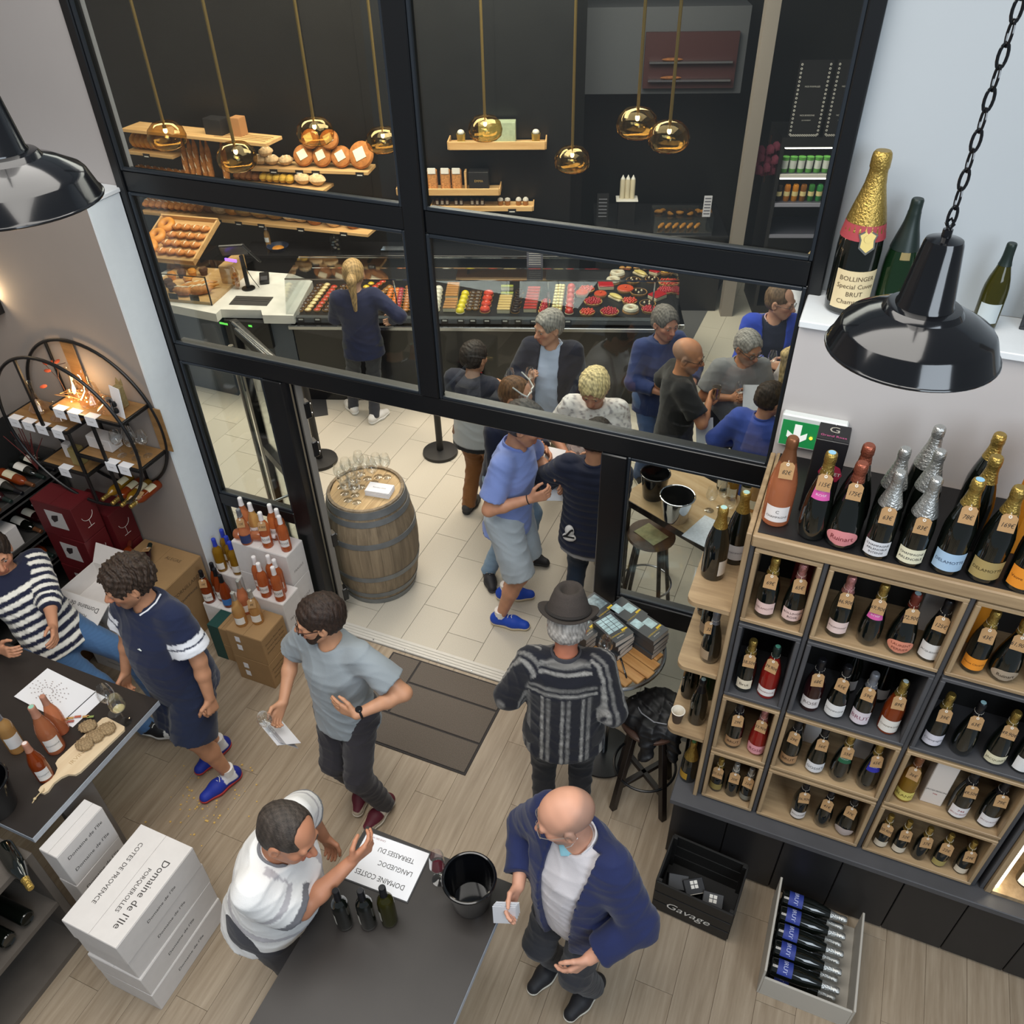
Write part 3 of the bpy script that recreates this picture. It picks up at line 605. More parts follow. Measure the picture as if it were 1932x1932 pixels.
    if bottom:
        g = Sd(); off = bottom.get('off', .012); ln = bottom.get('len', 1.0)
        zs = np.array([-.10, -.02, .09])*s; wv = wt**.8; b = belly*np.array([.2, .5, .7]); g.stack(TF, zs, (np.array([.16, .17, .158])*wv+off*.5)*s, (np.array([.115, .125, .115])*wv+off*.5)*s+b*.5*s, b*.45*s, .05, 0)
        for H_, K_, A_ in ((hpR, kR, aR), (hpL, kL, aL)):
            H2 = H_+UP*.01
            if ln <= .5: E_ = H2+(K_-H2)*ln*2; g.cap(H2, E_, (.092*wv+off)*s, (.072+off+bottom.get('cuff', .01))*s, .06, 0, (0, 1), 1)
            elif ln < .9: g.cap(H2, K_, (.092*wv+off)*s, (.064+off)*s, .06, 0); g.cap(K_, K_+(A_-K_)*(ln-.5)*2, (.064+off)*s, (.06+off)*s, .03, 0, (0, 1), 1)
            else: g.cap(H2, K_, (.092*wv+off)*s, (.062+off)*s, .06, 0); g.cap(K_, A_-UP*.03, (.062+off)*s, (.05+off*.8)*s, .04, 0, (0, 1), 1)
        cloth(bottom.get('name', 'trousers'), g, bottom['col'], None, bottom.get('h'), bottom.get('fold', .005), CLOTH, root, bottom.get('patt'))
    if shoes:
        for A_, ft, r in ((aR, foot[0] if foot else face, 1), (aL, foot[1] if foot else face, 0)):
            d_ = V3(math.cos(R(ft)), math.sin(R(ft)), 0); b_ = V3(A_[0], A_[1], A_[2]-.085); so = Sd(); ss = s*1.02
            so.cap(b_-d_*.035*ss+UP*.05, b_+d_*.09*ss+UP*.048, .040*ss, .043*ss, .03); so.cap(b_+d_*.09*ss+UP*.045, b_+d_*.17*ss+UP*.034, .043*ss, .034*ss, .03); so.cap(b_-d_*.02*ss+UP*.06, b_+UP*.10*ss, .040*ss, .038*ss, .03)
            so.cap(b_+UP*.115, b_+UP*.16, .033*ss, .033*ss, .01, sub=1)
            def sp(P, d): return np.maximum(d, (.028-P[:, 2]+b_[2]))
            m_, v_ = isosurf(so, min(h*.8, .0065), sp, 'shoe'); m_.materials.append(LEATHER)
            al = ((v_-b_.astype(F4)) @ d_); sc = shoes.get('fn'); c_ = sc(al, v_[:, 2]-b_[2], v_) if sc else np.tile(TONE(shoes['col']), (len(v_), 1)); putc(m_, 'tone', c_); sh = obj('shoe', m_, root)
            sl = Sd(); sl.cap(b_-d_*.035*ss+UP*.03, b_+d_*.09*ss+UP*.03, .042*ss, .046*ss, .03); sl.cap(b_+d_*.09*ss+UP*.03, b_+d_*.172*ss+UP*.03, .046*ss, .036*ss, .03)
            m_, v_ = isosurf(sl, .0065, lambda P, d: np.maximum(np.maximum(d, P[:, 2]-b_[2]-.03), .002-P[:, 2]+b_[2]), 'sole'); m_.materials.append(mat('sole_'+shoes.get('sole', 'd8d2c4'), shoes.get('sole', 'd8d2c4'), .7)); obj('sole', m_, sh)
            if shoes.get('lace'):
                lb = MB(); sd_ = np.cross(d_, UP)
                for k in range(5):
                    c0 = b_+d_*(.055+.02*k)*ss+UP*(.098-.0085*k)*ss
                    lb.tube([c0+sd_*.022*(-1)**k-UP*.004, c0+UP*.004, c0-sd_*.022*(-1)**k+d_*.015-UP*.006], .0028*ss, 5)
                obj('laces', lb, sh, m=mat('lace_'+shoes['lace'], shoes['lace'], .8))
            if shoes.get('sock'):
                obj('sock', MB().tube([b_+UP*.09, b_+UP*.15], .042*s, 12), sh, m=mat('sock_'+shoes['sock'], shoes['sock'], .9))
    if glasses:
        gm = MB(); lens = []; yf = .103
        gl_on = glasses.get('up', 0)
        def gp(x, y, zz):
            if gl_on: return hp(x*1.15, y*.93-.028, zz+.075+(.10-y)*.28)
            return hp(x, y, zz)
        for q in (-1, 1):
            ring = [gp(q*.033+.022*math.cos(t), yf-.004*abs(math.cos(t)), -.008+.016*math.sin(t)) for t in np.linspace(0, 2*PI, 14)[:-1]]
            gm.tube(ring, glasses.get('r', .0016), 6, True); lens.append(MB().add([tuple(p) for p in ring]+[tuple(p+hM @ V3(0, .0015, 0)) for p in ring], [tuple(range(13))[::-1], tuple(range(13, 26))])); gm.tube([gp(q*.055, yf-.004, -.004), gp(q*.074, .06, -.002), gp(q*.082, -.01, -.004)], glasses.get('r', .0016)*1.1, 6)
        gm.tube([gp(-.011, yf+.001, -.004), gp(0, yf+.005, -.001), gp(.011, yf+.001, -.004)], glasses.get('r', .0016), 6)
        go = obj('eyeglasses', gm, root, m=mat('glasses_'+glasses['col'], glasses['col'], .3))
        for l_ in lens: obj('lens', l_, go, m=glasses.get('lens') or clear('spectacle_lens', 'f0f4f4', .08, .6))
    if extra: extra(root, dict(tp=tp, hp=hp, WR=WR, WL=WL, eR=eR, eL=eL, s=s, O=O, F=F, Rt=Rt, UP=UP, TF=TF, pel=pel, HC=HC, hM=hM, kR=kR, aR=aR, aL=aL, shR=shR, nk=nk, HF=HF, hs=hs))
    return root
# ================================================================ the people
def AZ(p, a): return (math.degrees(math.atan2(-p[1], -p[0]))+a) % 360      # heading a degrees off facing the mezzanine
def plain(c, a=.04):
    return lambda v, rg, u, q: np.tile(TONE(c), (len(v), 1))*(1+a*np.sin(31*v[:, :1]+17*v[:, 2:3]+9*v[:, 1:2]))
def breton(v, rg, u, q):
    L = np.where(rg == 1, u, q[:, 2]); m = np.clip((np.sin(L*2*PI/.062)+.1)*4, 0, 1); m = m*(((rg == 1) & (u > .004)) | ((rg == 0) & (q[:, 2] < .43))); return TONE('171c36')*(1-m[:, None])+TONE('e9e6dc')*m[:, None]
def navy_polo(v, rg, u, q):
    m = ((rg == 1) & (((u > .118) & (u < .150)) | (u > .160))).astype(float); return TONE('16203f')*(1-m[:, None])+TONE('e8eaf0')*m[:, None]
def white_polo(v, rg, u, q):
    m = (((rg == 0) & (np.abs(q[:, 0]) > .09) & (np.abs(q[:, 0]) < .125) & (q[:, 2] > .2) & (q[:, 1] > 0)) | ((rg == 0) & (q[:, 2] < .10) & (q[:, 2] > .065)) | ((rg == 1) & (u > .10) & (u < .13))).astype(float)*.75
    m2 = ((rg == 1) & (u > .19)).astype(float); c = TONE('e9e8e6')*(1-m[:, None])+TONE('a39ea4')*m[:, None]; return c*(1-m2[:, None])+TONE('6d6d72')*m2[:, None]
def hat_shirt(v, rg, u, q):
    def st(t, per=.105):
        f = np.mod(t, per)/per; return (np.clip(1-np.abs(f-.22)/.10, 0, .5)*2*.8+np.clip(1-np.abs(f-.52)/.12, 0, .5)*2*.5)
    yoke = (q[:, 2] > .345) & (rg == 0); m = np.where(yoke, st(q[:, 2]+.02, .12), st(q[:, 0]+.03)); ang = q[:, 0]*.6+q[:, 1]*.9; m = np.where(rg == 1, st(ang), m)
    g = .8+.3*np.sin(700*v[:, 0])*np.sin(800*v[:, 2]); m = np.clip(m, 0, 1)[:, None]; return TONE('12141f')*(1-m)+TONE('a6a49f')*m*g[:, None]
def floral(v, rg, u, q):
    n = np.sin(95*v[:, 0]+3*np.sin(61*v[:, 2]))*np.sin(88*v[:, 2]+3*np.sin(57*v[:, 1]))+.8*np.sin(140*v[:, 1]+90*v[:, 0])*np.sin(120*v[:, 2]-80*v[:, 1]); m = np.clip((n-.25)*1.6, 0, 1)[:, None]*.8
    w = np.clip(np.sin(25*v[:, 0]+19*v[:, 2]), 0, 1)[:, None]; return TONE('e8e2df')*(1-m)+(TONE('7c6460')*w+TONE('8f8a90')*(1-w))*m
def hoodie(v, rg, u, q):
    m = ((q[:, 2] < .30) & ((rg == 0) | (u > .22))).astype(float)[:, None]; b = ((rg == 0) & (q[:, 2] < -.09)).astype(float)[:, None]; c = TONE('2b2c3a')*(1-m)+TONE('b9bdbd')*m; return c*(1-b)+TONE('15161b')*b
JEAN = lambda c: (lambda v, rg, u, q: np.tile(TONE(c), (len(v), 1))*(1+.10*np.sin(23*v[:, :1]+11*v[:, 2:3])+.05*np.sin(400*v[:, 2:3])))
def tip(a, b):
    return lambda al, zz, v: np.where((al > .125)[:, None], TONE(b), TONE(a))
def sneaker(al, zz, v):
    c = np.where(((al < .05) & (zz > .055))[:, None], TONE('e6e6ea'), TONE('2438a6')); return np.where((al < -.035)[:, None], TONE('1c2c90'), c)
def maroon(al, zz, v):
    c = np.where((zz < .055)[:, None], TONE('b9ab98'), TONE('5b1c2b')); return np.where(((al > .02) & (al < .07) & (zz < .09))[:, None], TONE('d8cfc0'), c)
N_, F_ = .0092, .0125
# --- in the shop
p = (-4.24, 2.24)
def x1(r, J): pass
person('person in navy and cream striped sweater seated behind the tasting table', p, 350, H=1.7, pelvis=.72, lean=-24, wr=(-4.12, 1.86, 1.02), wl=(-3.98, 2.12, 1.0), er=(-.1, -1, -.9), fr_=(-3.66, 2.2, .0), fl_=(-3.8, 2.44, .0), kr=(1, 0, 1), kl=(1, .2, 1), head=330, hair='short', haircol='2a2019', skin='c08a6b',
       top=dict(name='sweater', col='171c36', sl=.72, off=.025, hem=-.12, patt=breton, fold=.006), bottom=dict(name='jeans', col='44668f', patt=JEAN('44668f')), shoes=dict(col='1a1a1c', fn=lambda al, zz, v: np.where((al > .135)[:, None], TONE('dcdad4'), TONE('1b1b1e')), sole='d8d6d0', lace='e6e4de'), foot=(10, 10), h=N_)
p = (-3.12, 2.21)
def x2(r, J):
    tp = J['tp']; sh = KID[r.name]; o = obj('chest_crocodile_mark', MB(), r) if 0 else None
    b = MB(); cen = tp(-.075, .18, .345); b.tube([cen, cen+J['Rt']*.014+J['UP']*.006, cen+J['Rt']*.03-J['UP']*.002], [.003, .005, .002], 6); obj('chest_emblem', b, r, m=mat('emblem_white', 'd7ded8', .7))
    g = MB(); c0 = [tp(x, y, zz) for x, y, zz in ((-.045, .085, .515), (-.075, .05, .535), (-.088, 0, .55), (-.075, -.05, .56))]; g.tube(c0, .005, 6); obj('collar_stripe', g, r, m=mat('stripe_white', 'e6e8ee', .8))
    e = MB()
    for k in range(11):
        zz = -.08-.028*k; e.box(-.008, .008, -.003, .003, -.009, .007, M=Matrix.Translation(Vector(J['pel']+V3(0, 0, zz)-J['Rt']*(.178-.003*k)+J['F']*.05)) @ Matrix.Rotation(math.atan2(J['Rt'][1], J['Rt'][0])+PI/2, 4, 'Z'))
    tag(obj('side_seam_lettering', e, r, m=mat('shorts_print', 'c9ced8', .8)), kind='stuff')
person('person in navy polo with white sleeve bands, navy shorts and blue tennis shoes', p, AZ(p, -62), H=1.81, wt=1.0, belly=.07, lean=4, head=AZ(p, -88), nod=14, wl=(-2.83, 2.10, .87), wr=(-3.42, 2.06, .86), hl=dict(c=.85, t=.6), hr=dict(c=.8), el=(.6, .3, -.2), hair='curly', haircol='33261d', skin='c38d6c', beard='stubble',
       top=dict(name='polo_shirt', col='16203f', sl=.36, off=.022, hem=-.17, patt=navy_polo, collar='18203c', cuff=.022), bottom=dict(name='shorts', col='16203a', len=.47, off=.03, cuff=.03), shoes=dict(col='2438a6', fn=sneaker, sole='b43a3a', lace='e8e8ea', sock='eeeeee'), foot=(262, 250), fr_=(-3.13, 2.26, 0), fl_=(-2.93, 2.10, 0), h=N_, extra=x2)
p = (-2.07, 2.345)
def x3(r, J):
    d = nrm(J['WL']-J['eL']); c = J['WL']-d*.02; b = MB(); n = nrm(np.cross(d, V3(0, 0, 1))); m = np.cross(n, d)
    b.tube([c+(n*math.cos(t)+m*math.sin(t))*.031 for t in np.linspace(0, 2*PI, 17)[:-1]], .007, 6, True); w = obj('wristwatch', b, r, m=mat('black_rubber', '141416', .5)); obj('watch_case', MB().lathe([(0, 0), (.019, 0), (.019, .008), (.016, .011), (0, .011)], 16, Matrix.Translation(Vector(c+m*.028+n*0)) @ Vector(m).to_track_quat('Z', 'Y').to_matrix().to_4x4()), w, m=mat('watch_black', '1b1c1f', .25))
person('person in grey t-shirt with glasses and dark beard, holding a wine glass', p, AZ(p, -48), H=1.74, head=AZ(p, -96), nod=8, belly=.02, wl=(-1.83, 2.13, 1.19), wr=(-2.35, 2.17, 1.0), el=(.8, .1, -.5), hl=dict(n=(-.3, .9, 0), d=(-1, .02, .08), c=.12, s=.05, t=.1), hr=dict(c=.7, d=(-.1, -.6, -.5), n=(.6, -.5, 0)), hair='short', haircol='2e2018', beard='full', skin='c4906f', glasses=dict(col='33201a', r=.0022),
       top=dict(name='t_shirt', col='8f979c', sl=.36, off=.016, hem=-.13, cuff=.02, fold=.005), bottom=dict(col='2c292e', off=.014, fold=.007), shoes=dict(col='5b1c2b', fn=maroon, sole='cfc7b8', lace='4a1622'), foot=(290, 262), fr_=(-2.11, 2.37, 0), fl_=(-1.91, 2.30, 0), h=N_, extra=x3)
p = (-1.83, 1.25)
def x4(r, J):
    textobj('chest_lettering', 'FINE', .022, mat('print_red', '9a2d2d', .8), r, tuple(J['tp'](-.09, .165, .33)), (PI/2-.25, 0, math.atan2(J['F'][1], J['F'][0])+PI/2))
person('person in white and grey polo gesturing over the printed sheet', p, 6, H=1.76, wt=1.1, belly=.09, lean=19, head=2, nod=24, tilt=-6, wr=(-1.43, 1.42, 1.22), wl=(-1.76, 1.62, .88), er=(-.5, -1, -.5), hr=dict(d=(.5, .75, .35), n=(-.7, .5, .1), c=[.55, .5, .7, .8], t=.8), hair='buzz', haircol='3d352f', skin='bf8465',
       top=dict(name='polo_shirt', col='e9e8e6', sl=.38, off=.02, hem=-.15, patt=white_polo, collar='77767a', cuff=.022), bottom=dict(col='3a3a40'), shoes=dict(col='2b2b2e'), h=N_, extra=x4)
p = (-.50, 1.81)
def x5(r, J):
    hp = J['hp']; b = MB(); vs = []; 
    for k in range(5):
        for j in range(3): vs.append(hp(.02-.03*j-.012*k*0-.02, .07-.012*k, -.118-.012*j-.006*k))
    b.add(vs, [(k*3+j, k*3+j+1, k*3+j+4, k*3+j+3) for k in range(4) for j in range(2)]); me = obj('face_mask', b, r, m=mat('mask_blue', '8fc3cf', .9))
    sl = me.modifiers.new('thick', 'SOLIDIFY'); sl.thickness = .004
    obj('ear_loop', MB().tube([hp(-.05, .045, -.115), hp(-.075, .01, -.07), hp(-.086, -.015, -.03), hp(-.08, -.03, -.02)], .0016, 5), me, m=mat('loop_white', 'e8eaea', .8))
person('bald person in navy jacket over white shirt with a face mask under the chin', p, AZ(p, -38), H=1.76, wt=1.08, belly=.05, lean=4, head=AZ(p, -80), nod=20, wr=(-.74, 1.66, 1.08), wl=(-.36, 1.52, 1.0), hr=dict(c=.5, d=(-.1, -.9, -.35), n=(.8, -.1, .2)), hair='shaved', haircol='6b625c', beard='s_', skin='d09a80', glasses=dict(col='8a8278', r=.0013),
       under=dict(name='shirt', col='d2cdd0', sl=0, off=.008, hem=-.10, collar='dcd8da', vee=.03), top=dict(name='jacket', col='1b2550', sl=.9, off=.032, hem=-.16, open=(.075, .03, -.03), neck=.085, nf=.0, fold=.006), bottom=dict(col='2a2c33'), shoes=dict(col='26262a'), h=N_, extra=x5)
p = (-.88, 2.64)
def x6(r, J):
    M = Matrix.Translation(Vector(J['HC'])) @ Matrix([[*J['hM'][0], 0], [*J['hM'][1], 0], [*J['hM'][2], 0], [0, 0, 0, 1]]).to_4x4() @ Matrix.Diagonal((J['hs'], J['hs'], J['hs'], 1))
    FELT = mat('charcoal_felt', '403935', .95, var=.25, vscale=300, bump=.2, bscale=250)
    c = J['HC']; m = J['hM']; g = Sd(); k_ = J['hs']; g.stack((c+m @ V3(0, -.012, 0)*k_, m), np.array([.05, .075, .12, .158, .172])*k_, np.array([.094, .093, .080, .066, .055])*k_, np.array([.112, .111, .103, .092, .080])*k_, np.array([0, 0, 0, .004, .004])*k_, .02)
    g.ell((0, -.012*k_, .182*k_), V3(.040, .068, .046)*k_, .02, 0, (c, m), 1)
    for q in (-1, 1): g.ell((q*.082*k_, .055*k_, .15*k_), V3(.028, .05, .03)*k_, .02, 0, (c, m), 1)
    m_, v_ = isosurf(g, .006, None, 'hat_crown'); m_.materials.append(FELT); h_ = obj('hat', m_, r)
    b = MB(); n = 36; vs = []; fs = []
    for k in range(n):
        t = 2*PI*k/n
        for (rr, zz) in ((.93, .055), (1.42-.04*abs(math.sin(t)), .046+.030*abs(math.cos(t))**2-.020*math.sin(t)), (1.42-.04*abs(math.sin(t)), .052+.030*abs(math.cos(t))**2-.020*math.sin(t)), (.93, .063)): vs.append((rr*.094*math.cos(t), -.012+rr*.112*math.sin(t), zz))
    for k in range(n):
        for j in range(4): a, bq = k*4+j, k*4+(j+1) % 4; fs.append((a, bq, ((k+1) % n)*4+(j+1) % 4, ((k+1) % n)*4+j))
    b.add(vs, fs, M); obj('hat_brim', b, h_, m=FELT)
    bd = MB().tube([M @ Vector((.0935*math.cos(t), -.012+.1115*math.sin(t), .074)) for t in np.linspace(0, 2*PI, 33)[:-1]], .010, 6, True); obj('hat_band', bd, h_, m=mat('hat_band', '2a2624', .9))
person('person in grey felt hat and black striped shirt seen from behind at the book table', p, 108, H=1.74, wt=1.1, belly=.04, lean=7, head=104, nod=22, wr=(-.74, 2.93, 1.10), wl=(-1.12, 2.84, 1.10), er=(.5, -.5, -1), el=(-.5, -.6, -1), hair='short', haircol='a5a09a', skin='c07a5f',
       top=dict(name='shirt', col='12141f', sl=.62, off=.024, hem=-.10, patt=hat_shirt, collar='3a3a40', fold=.006, cuff=.02), bottom=dict(col='232326', off=.014, fold=.006), shoes=dict(col='1e1e20'), h=N_, extra=x6)
# --- beyond the glass
p = (-1.84, 4.16)
def x7(r, J):
    d = nrm(J['WR']-J['eR']); c = J['WR']-d*.015; n = nrm(np.cross(d, V3(0, 0, 1))); m = np.cross(n, d); obj('wristband', MB().tube([c+(n*math.cos(t)+m*math.sin(t))*.031 for t in np.linspace(0, 2*PI, 13)[:-1]], .004, 5, True), r, m=mat('black_band', '17171a', .6))
person('person in light blue polo and pale shorts with bright blue shoes in the doorway', p, AZ(p, 66), H=1.90, lean=6, head=AZ(p, 80), nod=25, wr=(-1.60, 3.97, 1.31), wl=(-1.56, 4.32, 1.25), er=(-.5, -.4, -1), hr=dict(c=.7, n=(-.2, .9, .1)), hair='short', haircol='4a4440', skin='c08b6d',
       top=dict(name='polo_shirt', col='7f93cf', sl=.36, off=.014, hem=-.13, collar='7486c6', cuff=.014), bottom=dict(name='shorts', col='a9b4bc', len=.48, off=.02, cuff=.02), shoes=dict(col='1d48b4', sole='c9bba0', lace='e9e9ec', sock='e9e6e2'), foot=(AZ(p, 72), AZ(p, 88)), fr_=(-1.86, 4.0, 0), fl_=(-1.93, 4.27, 0), h=.011, extra=x7)
p = (-2.10, 4.66)
person('person with white sunglasses pushed up on short brown hair, writing with a pen', p, AZ(p, 62), H=1.76, lean=6, head=AZ(p, 72), nod=24, wr=(-1.86, 4.62, 1.18), wl=(-1.80, 4.78, 1.12), hr=dict(c=.75), hl=dict(c=.4), hair='buzz', haircol='6a4a30', skin='c38a6a', glasses=dict(col='dcdcd8', r=.005, up=1, lens=mat('mirror_lens', '20242c', .08)),
       top=dict(name='jacket', col='1b2033', sl=.95, off=.022, hem=-.10, collar='39415c'), bottom=dict(name='jeans', col='7f9bb5', patt=JEAN('7f9bb5')), shoes=dict(col='2a2a2e', sole='3a3a3c', lace='d9cdb4'), foot=(AZ(p, 10), AZ(p, 60)), fr_=(-2.16, 4.44, 0), fl_=(-1.95, 4.75, 0), h=F_)
p = (-1.28, 4.30)
def x9(r, J):
    tp = J['tp']; b = MB(); c = tp(-.115, -.16, .05); b.ell(c, (.034, .022, .05), 10, 8).ell(c-J['UP']*.055, (.05, .024, .035), 10, 8); g = obj('rolled_cap', b, r, m=mat('white_cap_cloth', 'e4e2de', .85)); obj('cap_trim', MB().tube([c+J['Rt']*x+J['UP']*(.03*math.sin(x*60))-J['F']*.025 for x in np.linspace(-.03, .03, 7)], .007, 6).tube([c+J['Rt']*x-J['UP']*.035-J['F']*.025 for x in np.linspace(-.04, .04, 5)], .006, 6), g, m=mat('black_trim', '121214', .8))
person('person in navy quilted puffer jacket seen from behind in the doorway', p, AZ(p, 170), H=1.75, head=AZ(p, 165), nod=28, wl=(-1.50, 4.60, 1.22), wr=(-1.24, 4.58, 1.12), er=(.1, -.3, -1), hl=dict(c=.6), hair='short', haircol='2a2320', skin='c48f70',
       top=dict(name='puffer_jacket', col='161d33', sl=.93, off=.03, hem=-.15, puff=1, collar='1a2240', fold=.002), under=dict(name='grey_hem', col='8e8e90', sl=0, off=.024, hem=-.20), bottom=dict(name='jeans', col='1c2a3c', patt=JEAN('1c2a3c')), shoes=dict(col='1c1c20'), h=.011, extra=x9)
p = (-2.56, 5.16)
def x10(r, J):
    tp = J['tp']; b = MB(); pts = [tp(.105*math.sin(t), -.02-.085*math.cos(t), .485+.03*math.cos(t)) for t in np.linspace(-2.4, 2.4, 13)]; b.tube(pts, [.022+.016*math.cos(t*.6) for t in np.linspace(-2.4, 2.4, 13)], 10); obj('hood', b, r, m=mat('hood_cloth', '2b2c3a', .9))
person('young person in dark and pale grey hoodie with tan trousers seen from behind', p, AZ(p, 150), H=1.66, head=AZ(p, 140), nod=12, wr=(-2.36, 5.34, 1.2), wl=(-2.62, 5.42, 1.05), hair='short', haircol='2b211b', skin='c89373',
       top=dict(name='hoodie', col='2b2c3a', sl=.93, off=.026, hem=-.14, patt=hoodie), bottom=dict(col='8a5c33', off=.016, fold=.006), shoes=dict(col='3a3a3c', sole='2a2a2c'), h=F_, extra=x10)
p = (-2.12, 5.76)
person('grey haired person in navy cardigan over light blue shirt by the pastry case', p, AZ(p, -12), H=1.74, wt=1.08, belly=.07, head=AZ(p, -55), nod=8, wr=(-2.18, 5.46, 1.22), wl=(-1.90, 5.55, .92), hr=dict(c=.7, d=(.1, -.3, .9), n=(.5, .6, 0)), hair='short', haircol='8d8880', skin='c99478',
       under=dict(name='shirt', col='b3bfd8', sl=0, off=.012, hem=-.06, collar='bcc7de', vee=.02), top=dict(name='cardigan', col='151a2e', sl=.95, off=.03, hem=-.14, open=(.10, -.02, 0), neck=.09, nf=.0), bottom=dict(col='a09677'), shoes=dict(col='2a221c'), h=F_)
p = (-1.52, 5.06)
person('blond person in white floral print shirt looking down', p, AZ(p, -8), H=1.72, wt=1.08, belly=.06, head=AZ(p, -12), nod=26, wr=(-1.66, 4.84, 1.08), wl=(-1.42, 4.82, 1.08), hair='fluffy', haircol='dcc68f', skin='cf9678',
       top=dict(name='shirt', col='e8e2df', sl=.6, off=.026, hem=-.14, patt=floral, collar='dcd4d0', vee=.03, h=.010), bottom=dict(col='56504a'), shoes=dict(col='3a3530'), h=F_)
p = (-1.33, 6.22)
person('grey haired person in dark blue long sleeved polo beside the pastry case', p, AZ(p, 32), H=1.70, wt=1.06, belly=.04, head=AZ(p, 38), nod=8, wr=(-1.22, 5.94, 1.08), wl=(-1.0, 6.1, 1.1), hair='short', haircol='6d6862', skin='c48a70',
       top=dict(name='polo_shirt', col='2b3a6b', sl=.86, off=.02, hem=-.14, collar='2a3662', vee=.02), bottom=dict(name='jeans', col='4a6290', patt=JEAN('4a6290')), shoes=dict(col='2a2a2c'), h=F_)
p = (-1.04, 5.70)
person('bald person in black t-shirt and glasses holding a cup', p, AZ(p, 105), H=1.72, wt=1.06, head=AZ(p, 82), nod=12, wr=(-.80, 5.74, 1.2), wl=(-1.0, 5.9, 1.1), er=(.3, -1, -.5), hr=dict(c=.7, n=(.1, .9, .2)), hair='shaved', haircol='8a8078', beard='s_', skin='c98b66', glasses=dict(col='2b2522', r=.0018),
       top=dict(name='t_shirt', col='17181b', sl=.38, off=.016, hem=-.14, cuff=.016), bottom=dict(col='20222a'), shoes=dict(col='2a2a2c'), h=F_)
p = (-.66, 6.16)
person('grey haired person in grey polo and dark glasses holding a leaflet', p, AZ(p, 18), H=1.66, wt=1.04, head=AZ(p, 42), nod=14, lean=4, wr=(-.66, 5.96, 1.14), wl=(-.52, 6.0, 1.16), er=(-1, .1, -.6), hr=dict(c=.5, n=(.2, .8, -.3)), hair='short', haircol='96928c', beard='s_', skin='c08563', glasses=dict(col='1c1410', r=.0028),
       top=dict(name='polo_shirt', col='85878a', sl=.37, off=.018, hem=-.16, collar='8d8f92', cuff=.02, vee=.02), bottom=dict(col='33343a'), shoes=dict(col='2a2a2c'), h=F_)
p = (-.52, 6.80)
person('person in open bright blue jacket over a dark vest, with thin glasses', p, AZ(p, 15), H=1.76, head=AZ(p, 70), nod=6, wr=(-.46, 6.5, 1.2), wl=(-.30, 6.66, 1.0), hr=dict(c=.6), hair='buzz', haircol='6b5540', skin='cf9c82', glasses=dict(col='4a3a36', r=.0015),
       under=dict(name='vest', col='20243a', sl=0, off=.012, hem=-.06, collar='d8b8b8', vee=.03), top=dict(name='jacket', col='2a46b8', sl=.92, off=.03, hem=-.14, open=(.08, .02, 0), neck=.09, nf=.0), bottom=dict(col='2a2c36'), shoes=dict(col='222'*2), h=F_)
p = (-.36, 5.42)
person('dark haired person in plain blue work jacket seen from behind by the window frame', p, AZ(p, 165), H=1.62, head=AZ(p, 135), nod=16, wr=(-.16, 5.6, 1.0), wl=(-.5, 5.62, 1.0), hair='short', haircol='33271f', skin='cb9478',
       top=dict(name='jacket', col='3c52a6', sl=.93, off=.026, hem=-.16, collar='3a50a0'), bottom=dict(col='2c2e38'), shoes=dict(col='222'*2), h=F_)
p = (-.20, 6.10)
person('person with long blond hair half hidden by the window frame', p, AZ(p, 120), H=1.68, head=AZ(p, 110), hair='pony', haircol='c7ac77', skin='d0a088', top=dict(name='blouse', col='d9cfcc', sl=.5, off=.016, hem=-.12), bottom=dict(col='50525a'), shoes=dict(col='333333'), h=.012)
p = (-.30, 7.55)
person('person in white shirt standing behind the blue jacket', p, AZ(p, 40), H=1.80, head=AZ(p, 60), wr=(-.08, 7.25, 1.25), hair='short', haircol='b9a070', skin='cf9c82', top=dict(name='shirt', col='e2e2e6', sl=.36, off=.024, hem=-.14), bottom=dict(col='33353d'), shoes=dict(col='333333'), h=.012)
p = (-4.20, 6.14)
person('person with blond ponytail and navy sweater at the pastry case', p, AZ(p, 175), H=1.70, head=AZ(p, 170), nod=10, wr=(-3.98, 6.36, 1.06), wl=(-4.44, 6.38, 1.06), hair='pony', haircol='a98a5c', skin='d3a488', top=dict(name='sweater', col='1e2444', sl=.93, off=.02, hem=-.14, fold=.005), bottom=dict(name='jeans', col='33353c', off=.006, patt=JEAN('33353c')), shoes=dict(col='e6e4e0', sole='eeeeea', lace='f0f0f0'), foot=(AZ(p, 130), AZ(p, 200)), fr_=(-4.18, 6.12, 0), fl_=(-4.48, 6.2, 0), h=F_)
